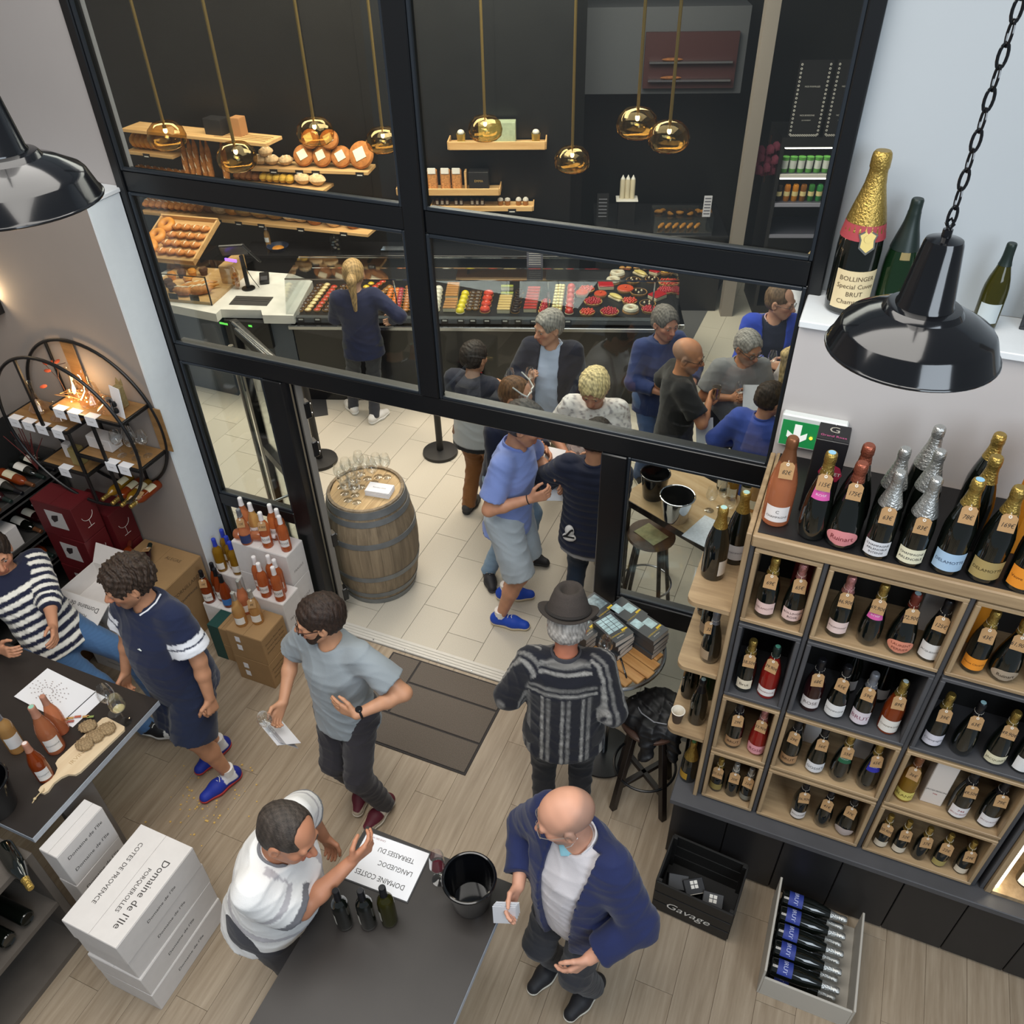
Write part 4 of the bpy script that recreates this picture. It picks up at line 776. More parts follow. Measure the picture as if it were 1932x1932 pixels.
# ================================================================ bottles
GLASS = {'dark': mat('dark_green_bottle_glass', '0b0f0b', .06, 0, .6, coat=.6), 'green': liquid('green_bottle_glass', '5f8a4a', '16301a', .75), 'rose': liquid('rose_wine_in_glass', 'f6c6aa', 'c98058', .5), 'pink': liquid('pink_wine_in_glass', 'f5bd9c', 'c4703f', .5),
         'red': liquid('red_rose_wine_in_glass', 'd83a34', '96221c', .75), 'gold': liquid('golden_wine_in_glass', 'e8c060', '9a7420', .6), 'amber': liquid('amber_rose_in_glass', 'd2703a', '8e3c16', .72), 'olive': liquid('olive_empty_glass', '9a9440', '3e3c14', .55), 'pale': liquid('pale_wine_in_glass', 'f4dcb4', 'd0a468', .45), 'dkrose': liquid('dark_rose_glass', '6a1a22', '2c0a0e', .8)}
FOIL = {'gold': mat('gold_foil', 'b79a52', .3, .85, bump=.5, bscale=120), 'silver': mat('silver_foil', 'c4c4c0', .28, .85, bump=.5, bscale=120), 'pink': mat('pink_foil', 'c98a86', .32, .7, bump=.5, bscale=120), 'copper': mat('copper_foil', 'a8604a', .32, .75, bump=.4, bscale=120), 'black': mat('black_foil', '16161a', .35, .2), 'dgreen': mat('green_black_foil', '1d2a26', .4, .2),
        'white': mat('white_capsule', 'e6e2e2', .5), 'blue': mat('blue_capsule', '2b3fae', .4), 'bronze': mat('bronze_foil', '8a5a3c', .35, .6), 'grey': mat('grey_foil', '7c7f86', .4, .5), 'rosec': mat('rose_capsule', 'b07c66', .5), 'brown': mat('brown_foil', '6a2c20', .4, .3)}
PROF = {'champ': ([(0, .004), (.030, .004), (.036, 0), (.0425, .006), (.044, .02), (.044, .135), (.0425, .16), (.037, .19), (.029, .222), (.021, .25), (.0165, .272), (.0152, .292), (.0152, .318), (0, .318)], .32, (.238, .322)),
        'fat': ([(0, .004), (.032, .004), (.040, 0), (.048, .012), (.0515, .045), (.050, .085), (.044, .125), (.034, .165), (.024, .20), (.018, .228), (.0152, .25), (.0148, .285), (0, .285)], .29, (.228, .29)),
        'bell': ([(0, .004), (.030, .004), (.036, 0), (.044, .01), (.047, .05), (.046, .10), (.041, .15), (.032, .195), (.022, .235), (.0165, .262), (.0152, .29), (.0152, .318), (0, .318)], .32, (.245, .322)),
        'bdx': ([(0, .004), (.028, .004), (.033, 0), (.037, .006), (.0375, .02), (.0375, .175), (.036, .19), (.030, .207), (.021, .222), (.0155, .236), (.0145, .25), (.0145, .298), (0, .298)], .30, (.235, .301)),
        'burg': ([(0, .004), (.030, .004), (.036, 0), (.040, .006), (.041, .02), (.041, .125), (.039, .15), (.033, .18), (.024, .21), (.0175, .235), (.015, .255), (.0145, .296), (0, .296)], .298, (.235, .299))}
def prof_r(kind, z):
    p = PROF[kind][0]; return float(np.interp(z, [q[1] for q in p[3:-1]], [q[0] for q in p[3:-1]]))
BC = {}
KRAFT = mat('kraft_tag', 'b08a5e', .85, var=.08, vscale=60); INK = mat('pen_ink', '2a2420', .7); STRING = mat('pale_string', 'ddd6c6', .8); PRINT = mat('label_print', '3a3634', .7)
def mcache(key, fn):
    if key not in BC: BC[key] = fn()
    return BC[key]
def bottle(label, loc, kind='champ', sc=1.0, glass='dark', foil='gold', lab=None, price=None, az=-90, group=None, rot=None, cap=None, name='champagne_bottle', cat='bottle', ft=None, tagturn=0, lz=None):
    o = thing(name, label, cat, loc, R(az+90), group)
    if rot is not None: o.rotation_mode = 'QUATERNION'; o.rotation_quaternion = rot
    pf, H, (f0, f1) = PROF[kind]
    if ft is not None: f0 = ft
    obj('glass_body', mcache(('g', kind, sc, glass), lambda: MB().lathe([(r*sc, z*sc) for r, z in pf], 22).mesh('glass_body', GLASS[glass])), o)
    def mk():
        zs = list(np.linspace(f0, f1-.04, 6))+[f1-.034, f1-.030, f1-.012, f1-.004, f1]
        rs = [prof_r(kind, z)+.0016 for z in zs[:6]]+[prof_r(kind, f1-.04)+.0014, .0188, .0186, .0172, .014]
        if name != 'champagne_bottle': rs[7:] = [.0162, .0160, .0158, .0135]
        return MB().lathe([(r*sc, z*sc) for r, z in zip(rs, zs)]+[(0, f1*sc)], 22).mesh('foil', FOIL[foil])
    fo = obj('foil', mcache(('f', kind, sc, foil, f0, name == 'champagne_bottle'), mk), o)
    if cap: obj('cap_disc', mcache(('c', kind, sc, cap), lambda: MB().lathe([(0, f1*sc+.0006), (.0115*sc, f1*sc+.0006), (.0115*sc, f1*sc-.001), (.010*sc, f1*sc-.001)][::-1], 14).mesh('cap_disc', mat('cap_'+cap, cap, .4))), fo)
    if lab:
        col, txt, tcol, z0, z1, hw = lab[0], lab[1], lab[2], lab[3], lab[4], lab[5]
        def ml():
            zz = np.linspace(z0, z1, 11 if len(lab) > 6 else (3 if kind in ('champ', 'bdx', 'burg') else 5)); oval = len(lab) > 6
            b = MB(); vs = []; n = 12
            for i, z in enumerate(zz):
                k = math.sqrt(max(0.0, 1-((z-(z0+z1)/2)/((z1-z0)/2*1.04))**2)) if oval else 1
                for j in range(n+1):
                    t = R(-90)+R(hw)*k*(2*j/n-1); r = (prof_r(kind, z)+.0010)*sc; vs.append((r*math.cos(t), r*math.sin(t), z*sc))
            return b.add(vs, [(i*(n+1)+j, i*(n+1)+j+1, (i+1)*(n+1)+j+1, (i+1)*(n+1)+j) for i in range(len(zz)-1) for j in range(n)]).mesh('label', mat('paper_'+col, col, .6))
        lo = obj('label', mcache(('l', kind, sc)+tuple(lab), ml), o)
        if txt:
            def mt():
                b = MB(); lines = txt.split('/'); zc = (z0+z1)/2; dz = (z1-z0)/(len(lines)+1)
                for i, s_ in enumerate(lines):
                    wid = 2*R(hw)*prof_r(kind, zc)*.86; v, f = text(s_, 1.0); w = max(x for x, y, z in v)-min(x for x, y, z in v); sz = min(dz*.82, wid/max(w, .1)); zl = z1-dz*(i+1)
                    b.add([((prof_r(kind, zl)+.0016)*sc*math.cos(R(-90)+x*sz/prof_r(kind, zl)), (prof_r(kind, zl)+.0016)*sc*math.sin(R(-90)+x*sz/prof_r(kind, zl)), (zl+y*sz)*sc) for x, y, z in v], f)
                return b.mesh('print', mat('print_'+tcol, tcol, .6), False)
            obj('print', mcache(('t', kind, sc)+tuple(lab), mt), lo)
    if price:
        zt = f0*sc+.012 if name == 'champagne_bottle' else (f0-.0)*sc
        zt = min(zt, H*sc*.80); rt = prof_r(kind, zt/sc)*sc+.006; zb = zt-.066; rb = prof_r(kind, max(zb, .03)/sc)*sc+.008
        tm = T(0, -rt, zt, R(tagturn)) @ Matrix.Rotation(math.atan2(rb-rt, zt-zb)*-1, 4, 'X')
        def mtg(): return MB().prism([(-.0265, -.068), (.0265, -.068), (.0265, -.011), (.016, .0), (-.016, .0), (-.0265, -.011)], -.0006, .0006, Matrix.Rotation(PI/2, 4, 'X')).mesh('price_tag', KRAFT)
        t = obj('price_tag', mcache(('tag',), mtg), o); t.matrix_local = tm
        obj('eyelet', mcache(('eye',), lambda: MB().tube([(.0045*math.cos(q), -.001, -.009+.0045*math.sin(q)) for q in np.linspace(0, 2*PI, 13)[:-1]], .0018, 5, True).mesh('eyelet', mat('eyelet_white', 'ece8de', .5))), t)
        v, f = text(price, .024, shear=.25, sx=.85); obj('price', mcache(('pr', price), lambda: MB().add([(x, -.0012, -.042+y) for x, y, z in v], f).mesh('price', INK, False)), t)
        def ms():
            rn = prof_r(kind, zt/sc+.012)*sc+.002; pts = [(rn*math.cos(q), rn*math.sin(q), zt+.012+.004*math.sin(q)) for q in np.linspace(R(-90), R(270), 13)]; return MB().tube([(0, -rt-.001, zt-.009)]+pts+[(0.002, -rt-.001, zt-.009)], .0009, 4).mesh('string', STRING)
        obj('string', mcache(('st', kind, sc, f0, name), ms), o)
    return o
# ================================================================ champagne wall
OAK = wood('oak_board', '8f7658', 'b89d78', 4, (.08, 1, 1), .5, .08); OAKV = wood('oak_board_upright', '8a7255', 'b49a76', 4, (1, 1, .08), .5, .08)
CHAR = mat('charcoal_laminate', '4a4a4d', .55, var=.1, vscale=8); BLKP = mat('black_panel', '1d1c1d', .45, var=.1, vscale=6); NICHE = mat('niche_back', '191817', .6)
sw = thing('shelving_unit', 'tall champagne shelving unit of oak and charcoal panels on a dark base', 'shelf', (.5, 2.95, 0))
def sp(n, x0, x1, y0, y1, z0, z1, m, b=.003): return obj(n, MB().box(x0-.5, x1-.5, y0-2.95, y1-2.95, z0, z1, b), sw, m=m)
sp('top_board', -.125, 1.26, 2.675, 3.29, 2.445, 2.505, OAK, .006); sp('top_mat', -.11, 1.25, 2.70, 3.28, 2.505, 2.508, BLKP, 0)
for x in (-.128, .162, .692, 1.222, 1.262): sp('divider', x, x+.021, 2.70, 3.28, .641, 2.445, CHAR)
sp('end_panel', -.150, -.128, 2.68, 3.28, .641, 2.505, OAKV); sp('back_panel', -.10, 1.22, 3.262, 3.28, .641, 2.445, BLKP)
sp('base_top', -.255, 1.95, 2.61, 3.29, .60, .641, CHAR, .004); sp('plinth', -.24, 1.95, 2.70, 3.28, 0, .60, BLKP)
for x in (-.24, .06, .36, .66, .96, 1.26, 1.56): sp('base_door', x+.002, x+.298, 2.675, 2.70, .02, .597, BLKP)
ROWS = [(2.012, 2.432), (1.508, 1.995), (1.072, 1.492), (.655, 1.055)]; COLS = [(-.105, .16), (.186, .69), (.715, 1.22)]
rown = ('top row', 'second row', 'third row', 'bottom row'); coln = ('narrow left column', 'middle column', 'right column')
for r, (z0, z1) in enumerate(ROWS):
    for c, (x0, x1) in enumerate(COLS):
        m = CHAR if r == 1 else OAK; mv = CHAR if r == 1 else OAKV; xc = (x0+x1)/2; w = (x1-x0)/2; h = z1-z0
        q = thing('display_box', f"{'charcoal' if r == 1 else 'oak'} display box, {rown[r]} of the champagne wall, {coln[c]}", 'display box', (xc, 2.85, z0), 0, 'display boxes of the champagne wall')
        obj('bottom_board', MB().box(-w, w, -.165, .17, 0, .020, .003), q, m=m); obj('top_board', MB().box(-w, w, -.165, .17, h-.020, h, .003), q, m=m)
        for s_ in (-1, 1): obj('side_board', MB().box(*sorted((s_*w, s_*(w-.020))), -.165, .17, .020, h-.020, .003), q, m=mv)
        obj('back_board', MB().box(-w+.02, w-.02, .158, .17, .02, h-.02), q, m=NICHE)
for k, z in enumerate((2.03, 1.60, 1.105)):
    poly = [(-.15, 2.69), (-.30, 2.69)]+[(-.30-.045*math.sin(t), 2.735-.045*math.cos(t)) for t in np.linspace(0, PI/2, 6)[1:]]+[(-.345, 3.20), (-.15, 3.20)]
    tag(obj('corner_shelf', MB().prism([(x+.25, y-2.95) for x, y in poly], -.012, .012), None, (-.25, 2.95, z), m=OAK), ('uppermost', 'middle', 'lowest')[k]+' rounded oak corner shelf at the end of the champagne wall', 'shelf', 'rounded corner shelves')
def cb(x, z, *a, y=2.752, **k): return bottle(a[0], (x, y, z), **k)
def LB(col, txt='', tcol='3a3634', z0=.03, z1=.095, hw=58, *oval): return (col, txt, tcol, z0, z1, hw)+oval
GT = 'magnums along the top of the champagne wall'; M2 = 1.2
ZT = 2.508
cb(-.06, ZT, 'clear magnum of rosé wine with white label, tagged 82 euros', kind='champ', sc=1.25, glass='rose', foil='bronze', lab=LB('e9e2de', 'C/CHAMPAGNE', '5a5250', .025, .085, 50), price='82€', az=-85, y=2.80, group=GT)
cb(.085, ZT, 'round shouldered magnum with pink badge on its neck, tagged 115 euros', kind='bell', sc=1.22, foil='gold', cap='8fc0dc', lab=LB('d058a0', 'GOSSET/ROSE', 'f6e6f0', .165, .215, 45), price='115€', y=2.765, group=GT)
cb(.196, ZT, 'magnum with pink oval Ruinart label, tagged 175 euros', kind='fat', sc=1.3, foil='copper', lab=LB('d98a8c', 'Ruinart', '7a2a30', .02, .075, 55, 1), price='175€', y=2.762, group=GT)
cb(.325, ZT, 'magnum with white Arlenoble label, tagged 63 euros', kind='champ', sc=M2, foil='silver', lab=LB('dcdcdf', 'CHAMPAGNE/ARLENOBLE/INTENSE', '33333a', .018, .075, 55), price='63€', y=2.742, group=GT, ft=.20)
cb(.446, ZT, 'magnum with cream Arlenoble label, tagged 83 euros', kind='champ', sc=M2, foil='silver', lab=LB('e6e0c2', 'CHAMPAGNE/ARLENOBLE', '33333a', .018, .075, 55), price='83€', y=2.745, group=GT, ft=.19)
cb(.575, ZT, 'magnum with sky blue Delamotte label, tagged 78 euros', kind='champ', sc=1.28, foil='gold', cap='8fc0dc', lab=LB('a9c6e0', 'DELAMOTTE', '3a4a66', .02, .085, 62), price='78€', y=2.75, group=GT)
cb(.702, ZT, 'magnum with gold Delamotte label, tagged 169 euros', kind='champ', sc=1.28, foil='gold', lab=LB('a8925c', 'DELAMOTTE', '4a3c20', .02, .085, 62), price='169€', y=2.752, group=GT)
cb(.828, ZT, 'magnum with bright orange Clicquot label at the picture edge', kind='champ', sc=1.28, foil='gold', lab=LB('e8912a', 'Veuve Clicquot', '5a2c10', .02, .09, 62), y=2.745, group=GT)
for x, y, f, k, s_, lb in ((.21, 2.89, 'copper', 'fat', 1.3, 'copper capped magnum standing behind the Ruinart magnum'), (.335, 2.90, 'silver', 'champ', 1.2, 'silver capped magnum standing behind the white Arlenoble magnum'), (.455, 2.93, 'silver', 'champ', 1.2, 'silver capped magnum standing behind the cream Arlenoble magnum'), (.445, 3.07, 'silver', 'champ', 1.25, 'hindmost silver necked magnum against the wall'), (.635, 2.92, 'gold', 'champ', 1.28, 'gold capped magnum standing behind the Delamotte magnums'), (.65, 3.08, 'gold', 'champ', 1.28, 'hindmost gold capped magnum against the wall')):
    cb(x, ZT, lb, kind=k, sc=s_, foil=f, y=y, group=GT, ft=.18 if f == 'silver' else None)
# row 1
z = 2.033; G1 = 'champagne bottles in the display boxes'
def rowb(z, lst):
    for x, lb, kw in lst: kw.setdefault('group', G1); kw.setdefault('az', -90+rnd.uniform(-8, 8)); kw.setdefault('tagturn', rnd.uniform(-10, 10)); cb(x, z, lb, **kw)
rowb(z, [(-.017, 'champagne bottle with pale pink Delamotte label, tagged 69 euros', dict(lab=LB('e3c3bb', 'DELAMOTTE', '6a4440'), price='69€')),
 (.094, 'champagne bottle with pale pink Bollinger label before a red box, tagged 65 euros', dict(foil='pink', lab=LB('e3c3bb', 'BOLLINGER/ROSE', '4a3434'), price='65€', kind='bell', y=2.757)),
 (.282, 'champagne bottle with pale pink Philipponnat label, tagged 46,90 euros', dict(foil='pink', lab=LB('e6ccc4', 'PHILIPPONNAT', '5a4038'), price='46,90€')),
 (.408, 'round champagne bottle with pink badge, tagged 69,90 euros', dict(kind='bell', lab=LB('cf5a9c', 'GOSSET/ROSE', 'f6e6f0', .155, .21, 48), price='69,90€')),
 (.528, 'squat champagne bottle with salmon oval label, tagged 72,90 euros', dict(kind='fat', sc=1.08, foil='brown', cap='a8c4cc', lab=LB('d98a70', 'LAURENT/PERRIER', '7a3a2c', .02, .082, 60, 1), price='72,90€')),
 (.644, 'champagne bottle with tall white Jacquesson label, tagged 125 euros', dict(foil='black', lab=LB('dcd8d4', 'JACQUESSON', '33302e', .02, .105), price='125€')),
 (.808, 'champagne bottle with orange Clicquot label before an orange box, tagged 43 euros', dict(lab=LB('e8912a', 'Veuve Clicquot', '5a2c10', .025, .09, 62), price='43€')),
 (.916, 'squat champagne bottle with taupe Ruinart label, tagged 61,90 euros', dict(kind='fat', sc=1.08, lab=LB('a2917c', 'Ruinart', '3a2c20', .02, .07, 60, 1), price='61,90€')),
 (1.05, 'champagne bottle with white label at the right end of the top row', dict(foil='gold', lab=LB('dcd8d4', '', '333333')))])
z = 1.529
rowb(z, [(-.028, 'champagne bottle with small cream label in the charcoal box, tagged 38,50 euros', dict(lab=LB('e4d6bc', 'Brut', '4a3c34', .03, .09, 48), price='38,50€')),
 (.078, 'clear bottle of red rosé in the charcoal box, tagged 39,90 euros', dict(glass='red', foil='dgreen', cap='5aa08a', lab=LB('e8e2de', 'CHAMPAGNE', '8a4440', .025, .075), price='39,90€', ft=.26)),
 (.272, 'dark rosé bottle with white label, tagged 68 euros', dict(glass='dkrose', foil='black', lab=LB('e0d8d6', 'ROSE', '5a4a48'), price='68€', tagturn=14)),
 (.381, 'champagne bottle with large white label, tagged 65 euros', dict(kind='bell', foil='black', lab=LB('e6e4e2', 'CHAMPAGNE', '5a5a5a', .02, .10, 60), price='65€', tagturn=-12)),
 (.492, 'grey capped champagne bottle with pink washed label, tagged 59 euros', dict(foil='grey', lab=LB('ddd2d8', 'BRUT', '8a4a60', .02, .10, 60), price='59€')),
 (.612, 'clear bottle of amber rosé with broad white label, tagged 89 euros', dict(kind='champ', glass='amber', foil='gold', cap='b9c9cc', lab=LB('e6e0d6', 'CHAMPAGNE', '6a5a4a', .02, .10, 62), price='89€')),
 (.794, 'gold capped champagne bottle with white label, tagged 39 euros', dict(lab=LB('dcd8e0', 'Champagne', '5a5a64', .02, .09, 60), price='39€')),
 (.914, 'plain black round champagne bottle, tagged 63 euros', dict(kind='bell', foil='black', cap='9ac0c8', price='63€')),
 (1.044, 'gold capped bell shaped champagne bottle with cream label, tagged 49,90 euros', dict(kind='bell', lab=LB('e0d8b8', 'JACQUART', '4a4630', .02, .075), price='49,90€')),
 (1.15, 'champagne bottle with white label at the right end of the second row', dict(foil='black', lab=LB('e6e4e2', '', '333333', .02, .10, 60)))])
for x, lb in ((.42, 'black capped bottle at the back of the charcoal box beside the 65 euro bottle'), (.56, 'grey blue capped bottle at the back of the charcoal box behind the 59 euro bottle')): cb(x, z, lb, foil='grey' if x > .5 else 'black', y=2.92, group=G1, lab=LB('d8d4d2', '', '333333'))
z = 1.093
rowb(z, [(-.017, 'champagne bottle with tan picture label in the narrow column, tagged 29 euros', dict(foil='black', lab=LB('a8825c', 'BRUT', '33261c', .025, .085), price='29€')),
 (.10, 'clear bottle of red rosé with pink label, tagged 33,90 euros', dict(glass='red', foil='pink', lab=LB('dc98a0', 'ROSE', '7a3040', .02, .085), price='33,90€', kind='bell')),
 (.258, 'champagne bottle with tan picture label in the middle column, tagged 29 euros', dict(foil='black', lab=LB('a8825c', 'BRUT', '33261c', .025, .085), price='29€')),
 (.380, 'champagne bottle with plain white label before a white box, tagged 56 euros', dict(kind='bell', foil='black', lab=LB('e2e2e4', 'GOSSET', '55565c', .02, .09), price='56€')),
 (.494, 'round champagne bottle with dark green badge, tagged 55 euros', dict(kind='bell', lab=LB('1f5a3c', 'GOSSET', 'cfe0d4', .15, .20, 45), price='55€')),
 (.621, 'round champagne bottle with deep blue badge, tagged 65 euros', dict(kind='bell', lab=LB('2a2c9c', 'GOSSET', 'd4d8f4', .15, .21, 45), price='65€')),
 (.793, 'clear bottle of yellow wine with pale yellow label, tagged 36 euros', dict(glass='gold', foil='bronze', lab=LB('d8c86a', 'BLANC', '6a5a20', .02, .08, 62), price='36€', kind='burg', sc=1.05)),
 (1.024, 'black capped champagne bottle with red figures on white label, tagged 49,50 euros', dict(foil='black', lab=LB('e6e2e2', '746/JACQUESSON', 'a03a3c', .02, .095, 60), price='49,50€')),
 (1.147, 'black capped champagne bottle with white label at the right end of row three', dict(foil='black', lab=LB('e6e2e2', 'JACQUESSON', '8a6a6a', .02, .095, 60), price='79€'))])
z = .676
rowb(z, [(-.044, 'half bottle with olive label, leftmost in the bottom oak box', dict(sc=.8, lab=LB('8a7a44', '', '333333', .03, .09, 60), price='20,50€')), (.037, 'silver capped half bottle, second of three in the bottom oak box', dict(sc=.8, foil='silver', price='20€')), (.114, 'silver capped half bottle, rightmost of three in the bottom oak box', dict(sc=.8, foil='silver', lab=LB('77766c', '', '333333', .025, .07, 60), price='25€')),
 (.381, 'half bottle with white Bollinger label, left of three in the wide bottom box', dict(sc=.92, foil='black', lab=LB('dcd6d2', 'BOLLINGER', '333333', .02, .08), price='36,90€')), (.503, 'dark squat half bottle, middle of three in the wide bottom box', dict(kind='bell', sc=.88, foil='black', price='41€')), (.614, 'squat half bottle with grey oval label, right of three in the wide bottom box', dict(kind='fat', sc=1.0, foil='black', lab=LB('b0a29c', '', '333333', .02, .075, 60, 1), price='37€'))])
for i, x in enumerate((.79, .875, .969, 1.062, 1.163)):
    cb(x, z, ('first', 'second', 'third', 'fourth', 'last')[i]+' small gold capped bottle from the left in the low right display box', sc=.78, foil='gold', lab=None if i == 2 else LB('d8ccb8' if i != 3 else 'a8985c', '', '333333', .02, .075), price=('20,90€', '32€', '37€', '22€', '29€')[i], y=2.745, az=-90, tagturn=(-12, 6, 10, -6, 8)[i], group='half bottles in the bottom row')
ln = thing('lit_cabinet', 'pale lit cabinet right of the champagne wall with a bright strip', 'cabinet', (1.60, 2.95, .641)); obj('frame', MB().box(-.315, -.285, -.26, .30, 0, 1.8, .003).box(.285, .315, -.26, .30, 0, 1.8, .003).box(-.285, .285, -.26, .30, 0, .025).box(-.285, .285, -.26, .30, .60, .62), ln, m=OAKV); obj('back_board', MB().box(-.285, .285, .28, .30, .025, 1.8), ln, m=WHITE); obj('light_strip', MB().box(-.284, -.262, -.235, -.215, .03, .595), ln, m=mat('led_strip', 'fff3d8', .4, emit=14))
bottle('champagne bottle with white label and pale tag in the lit cabinet', (1.46, 2.80, .667), foil='gold', lab=LB('e8e4e0', '', '333333', .02, .10, 60), price='49€')
# boxes behind and beside the bottles
def carton(name, label, cat, loc, dims, m, rz=0, flap=0, prints=(), group=None, rot=None):
    """a closed carton: body, lid leaf and tape line, with flat print; dims = x, y, z"""
    a, b, c = dims; o = thing(name, label, cat, loc, rz, group)
    if rot: o.rotation_euler = rot
    bo = obj('body', MB().box(-a/2, a/2, -b/2, b/2, 0, c-.003, .003), o, m=m); obj('lid_flap', MB().box(-a/2+.002, -.001, -b/2+.002, b/2-.002, c-.003, c), o, m=m); obj('lid_flap', MB().box(.001, a/2-.002, -b/2+.002, b/2-.002, c-.003, c), o, m=m)
    for face, s_, size, pos, mm in prints:
        v, f = text(s_, size)
        if face == 'top': vv = [(x+pos[0], y+pos[1], c+.0008) for x, y, q in v]
        elif face == 'front': vv = [(x+pos[0], -b/2-.0008, c*.5+y+pos[1]) for x, y, q in v]
        elif face == 'right': vv = [(a/2+.0008, x+pos[0], c*.5+y+pos[1]) for x, y, q in v]
        elif face == 'topr': vv = [(-x+pos[0], -y+pos[1], c+.0008) for x, y, q in v]
        elif face == 'topd': vv = [(y+pos[0], -x+pos[1], c+.0008) for x, y, q in v]
        elif face == 'frontr': vv = [(-x+pos[0], -b/2-.0008, c*.5-y+pos[1]) for x, y, q in v]
        elif face == 'rightd': vv = [(a/2+.0008, x+pos[0], c*.5+y+pos[1]) for x, y, q in v]
        obj('print', MB().add(vv, f).mesh('print', mm, False), bo)
    return o
BLKC = mat('black_gift_carton', '18171a', .4); SILV = mat('silver_print', 'b9b4a6', .4, .3); WPR = mat('white_print', 'dedad2', .7)
gb = carton('gift_box', 'tall black gift box with silver monogram behind the pink badge magnum', 'box', (.08, 2.955, ZT), (.12, .12, .36), BLKC, prints=[('top', 'G', .06, (0, .015), SILV), ('top', 'Grand Rose', .02, (0, -.03), mat('pink_print', 'c45a8a', .6))])
obj('badge', MB().lathe([(0, 0), (.045, 0), (.045, .001), (0, .001)], 8, T(.02, -.0605, .21, rx=PI/2)), gb, m=mat('crimson_badge', '9a2340', .6))
textobj('badge_print', 'GOSSET', .022, WPR, gb, (.02, -.063, .21), (PI/2, 0, 0))
carton('gift_box', 'bright orange gift box at the right end of the top shelf', 'box', (.86, 2.99, ZT), (.16, .12, .42), mat('orange_carton', 'dd8a22', .5), rz=.2)
carton('gift_box', 'dark red gift box behind the Bollinger rosé bottle', 'box', (.105, 2.925, 2.033), (.085, .085, .33), mat('dark_red_carton', '7c1c20', .5))
carton('gift_box', 'orange gift box behind the orange label bottle', 'box', (.80, 2.925, 2.033), (.085, .085, .33), mat('orange_carton', 'dd8a22', .5))
WC = mat('white_gift_carton', 'd8d3d0', .5)
carton('gift_box', 'white gift box behind the white Jacquesson bottle', 'box', (.625, 2.93, 2.033), (.085, .085, .33), WC)
carton('gift_box', 'pale gift box with grey lettering behind the 56 euro bottle', 'box', (.345, 2.93, 1.093), (.085, .085, .32), WC, prints=[('front', 'GO', .03, (0, .08), PRINT)])
carton('gift_box', 'pale gift box behind the blue badge bottle', 'box', (.58, 2.93, 1.093), (.085, .085, .32), WC)
jb = carton('gift_box', 'standing white Jacquesson gift box in the lower right display box', 'box', (.914, 2.80, 1.093), (.095, .095, .33), mat('cream_carton', 'd9cfc6', .5), prints=[('front', 'JACQUESSON', .014, (0, -.06), PRINT), ('front', '746', .014, (0, -.085), mat('red_print', 'b23a3a', .6))])
# magnums and bottles on the corner shelves
sb_ = [(-.275, 2.90, 2.042, 'black magnum, nearest on the uppermost corner shelf', dict(kind='champ', sc=1.22, foil='gold', cap='a8d0cc', lab=LB('dcd6cc', '', '333333', .03, .10, 30), az=-30, price=None)), (-.205, 3.04, 2.042, 'black magnum with white label, behind on the uppermost corner shelf', dict(kind='champ', sc=1.22, foil='gold', cap='a8d0cc', lab=LB('d4d4da', 'CHAMPAGNE', '5a5a66', .03, .10, 50), az=-80)),
 (-.21, 2.79, 1.612, 'tagged champagne bottle, nearest on the middle corner shelf', dict(kind='bell', foil='grey', cap='6aa08a', lab=LB('a08a70', '', '333333', .03, .09, 50), az=-140, price='32€', tagturn=60)), (-.25, 2.95, 1.612, 'dark bottle standing behind the tagged one on the middle corner shelf', dict(kind='champ', foil='black', lab=LB('8a7a66', '', '333333', .03, .09, 40), az=-150)), (-.29, 3.08, 1.612, 'hindmost dark bottle on the middle corner shelf', dict(kind='champ', foil='black')),
 (-.215, 2.80, 1.117, 'black bottle beside the paper cup on the lowest corner shelf', dict(kind='champ', foil='black', cap='b8d4d4')), (-.29, 2.95, 1.117, 'dark bottle behind the paper cup on the lowest corner shelf', dict(kind='champ', foil='black', lab=LB('a8907a', '', '333', .1, .16, 30) if 0 else None)), (-.20, 2.98, 1.117, 'green glass bottle at the back of the lowest corner shelf', dict(kind='champ', glass='green', foil='dgreen')),
 (-.20, 2.78, .641, 'gold necked champagne bottle with yellow label standing on the base below the corner shelves', dict(kind='champ', foil='gold', cap='6aa06a', lab=LB('b0882c', '', '333333', .03, .085, 40), az=-130, ft=.19)), (-.21, 2.93, .641, 'black capped bottle behind the gold necked bottle on the base', dict(kind='champ', foil='black'))]
for x, y, zz, lb, kw in sb_: bottle(lb, (x, y, zz), group='bottles on the corner shelves', **kw)
cup = thing('paper_cup', 'small brown paper cup standing on the lowest corner shelf', 'cup', (-.305, 2.755, 1.117))
obj('wall', MB().lathe([(0, 0), (.022, 0), (.034, .085), (.032, .085), (.0205, .004), (0, .004)], 24), cup, m=mat('cup_brown', '4a3c30', .7)); obj('rim', MB().tube([(.0335*math.cos(t), .0335*math.sin(t), .085) for t in np.linspace(0, 2*PI, 25)[:-1]], .0022, 6, True), cup, m=mat('cup_white', 'e9e2d4', .6)); obj('inner_wall', MB().lathe([(0, .006), (.0195, .006), (.0318, .084)], 24), cup, m=mat('cup_white', 'e9e2d4', .6))
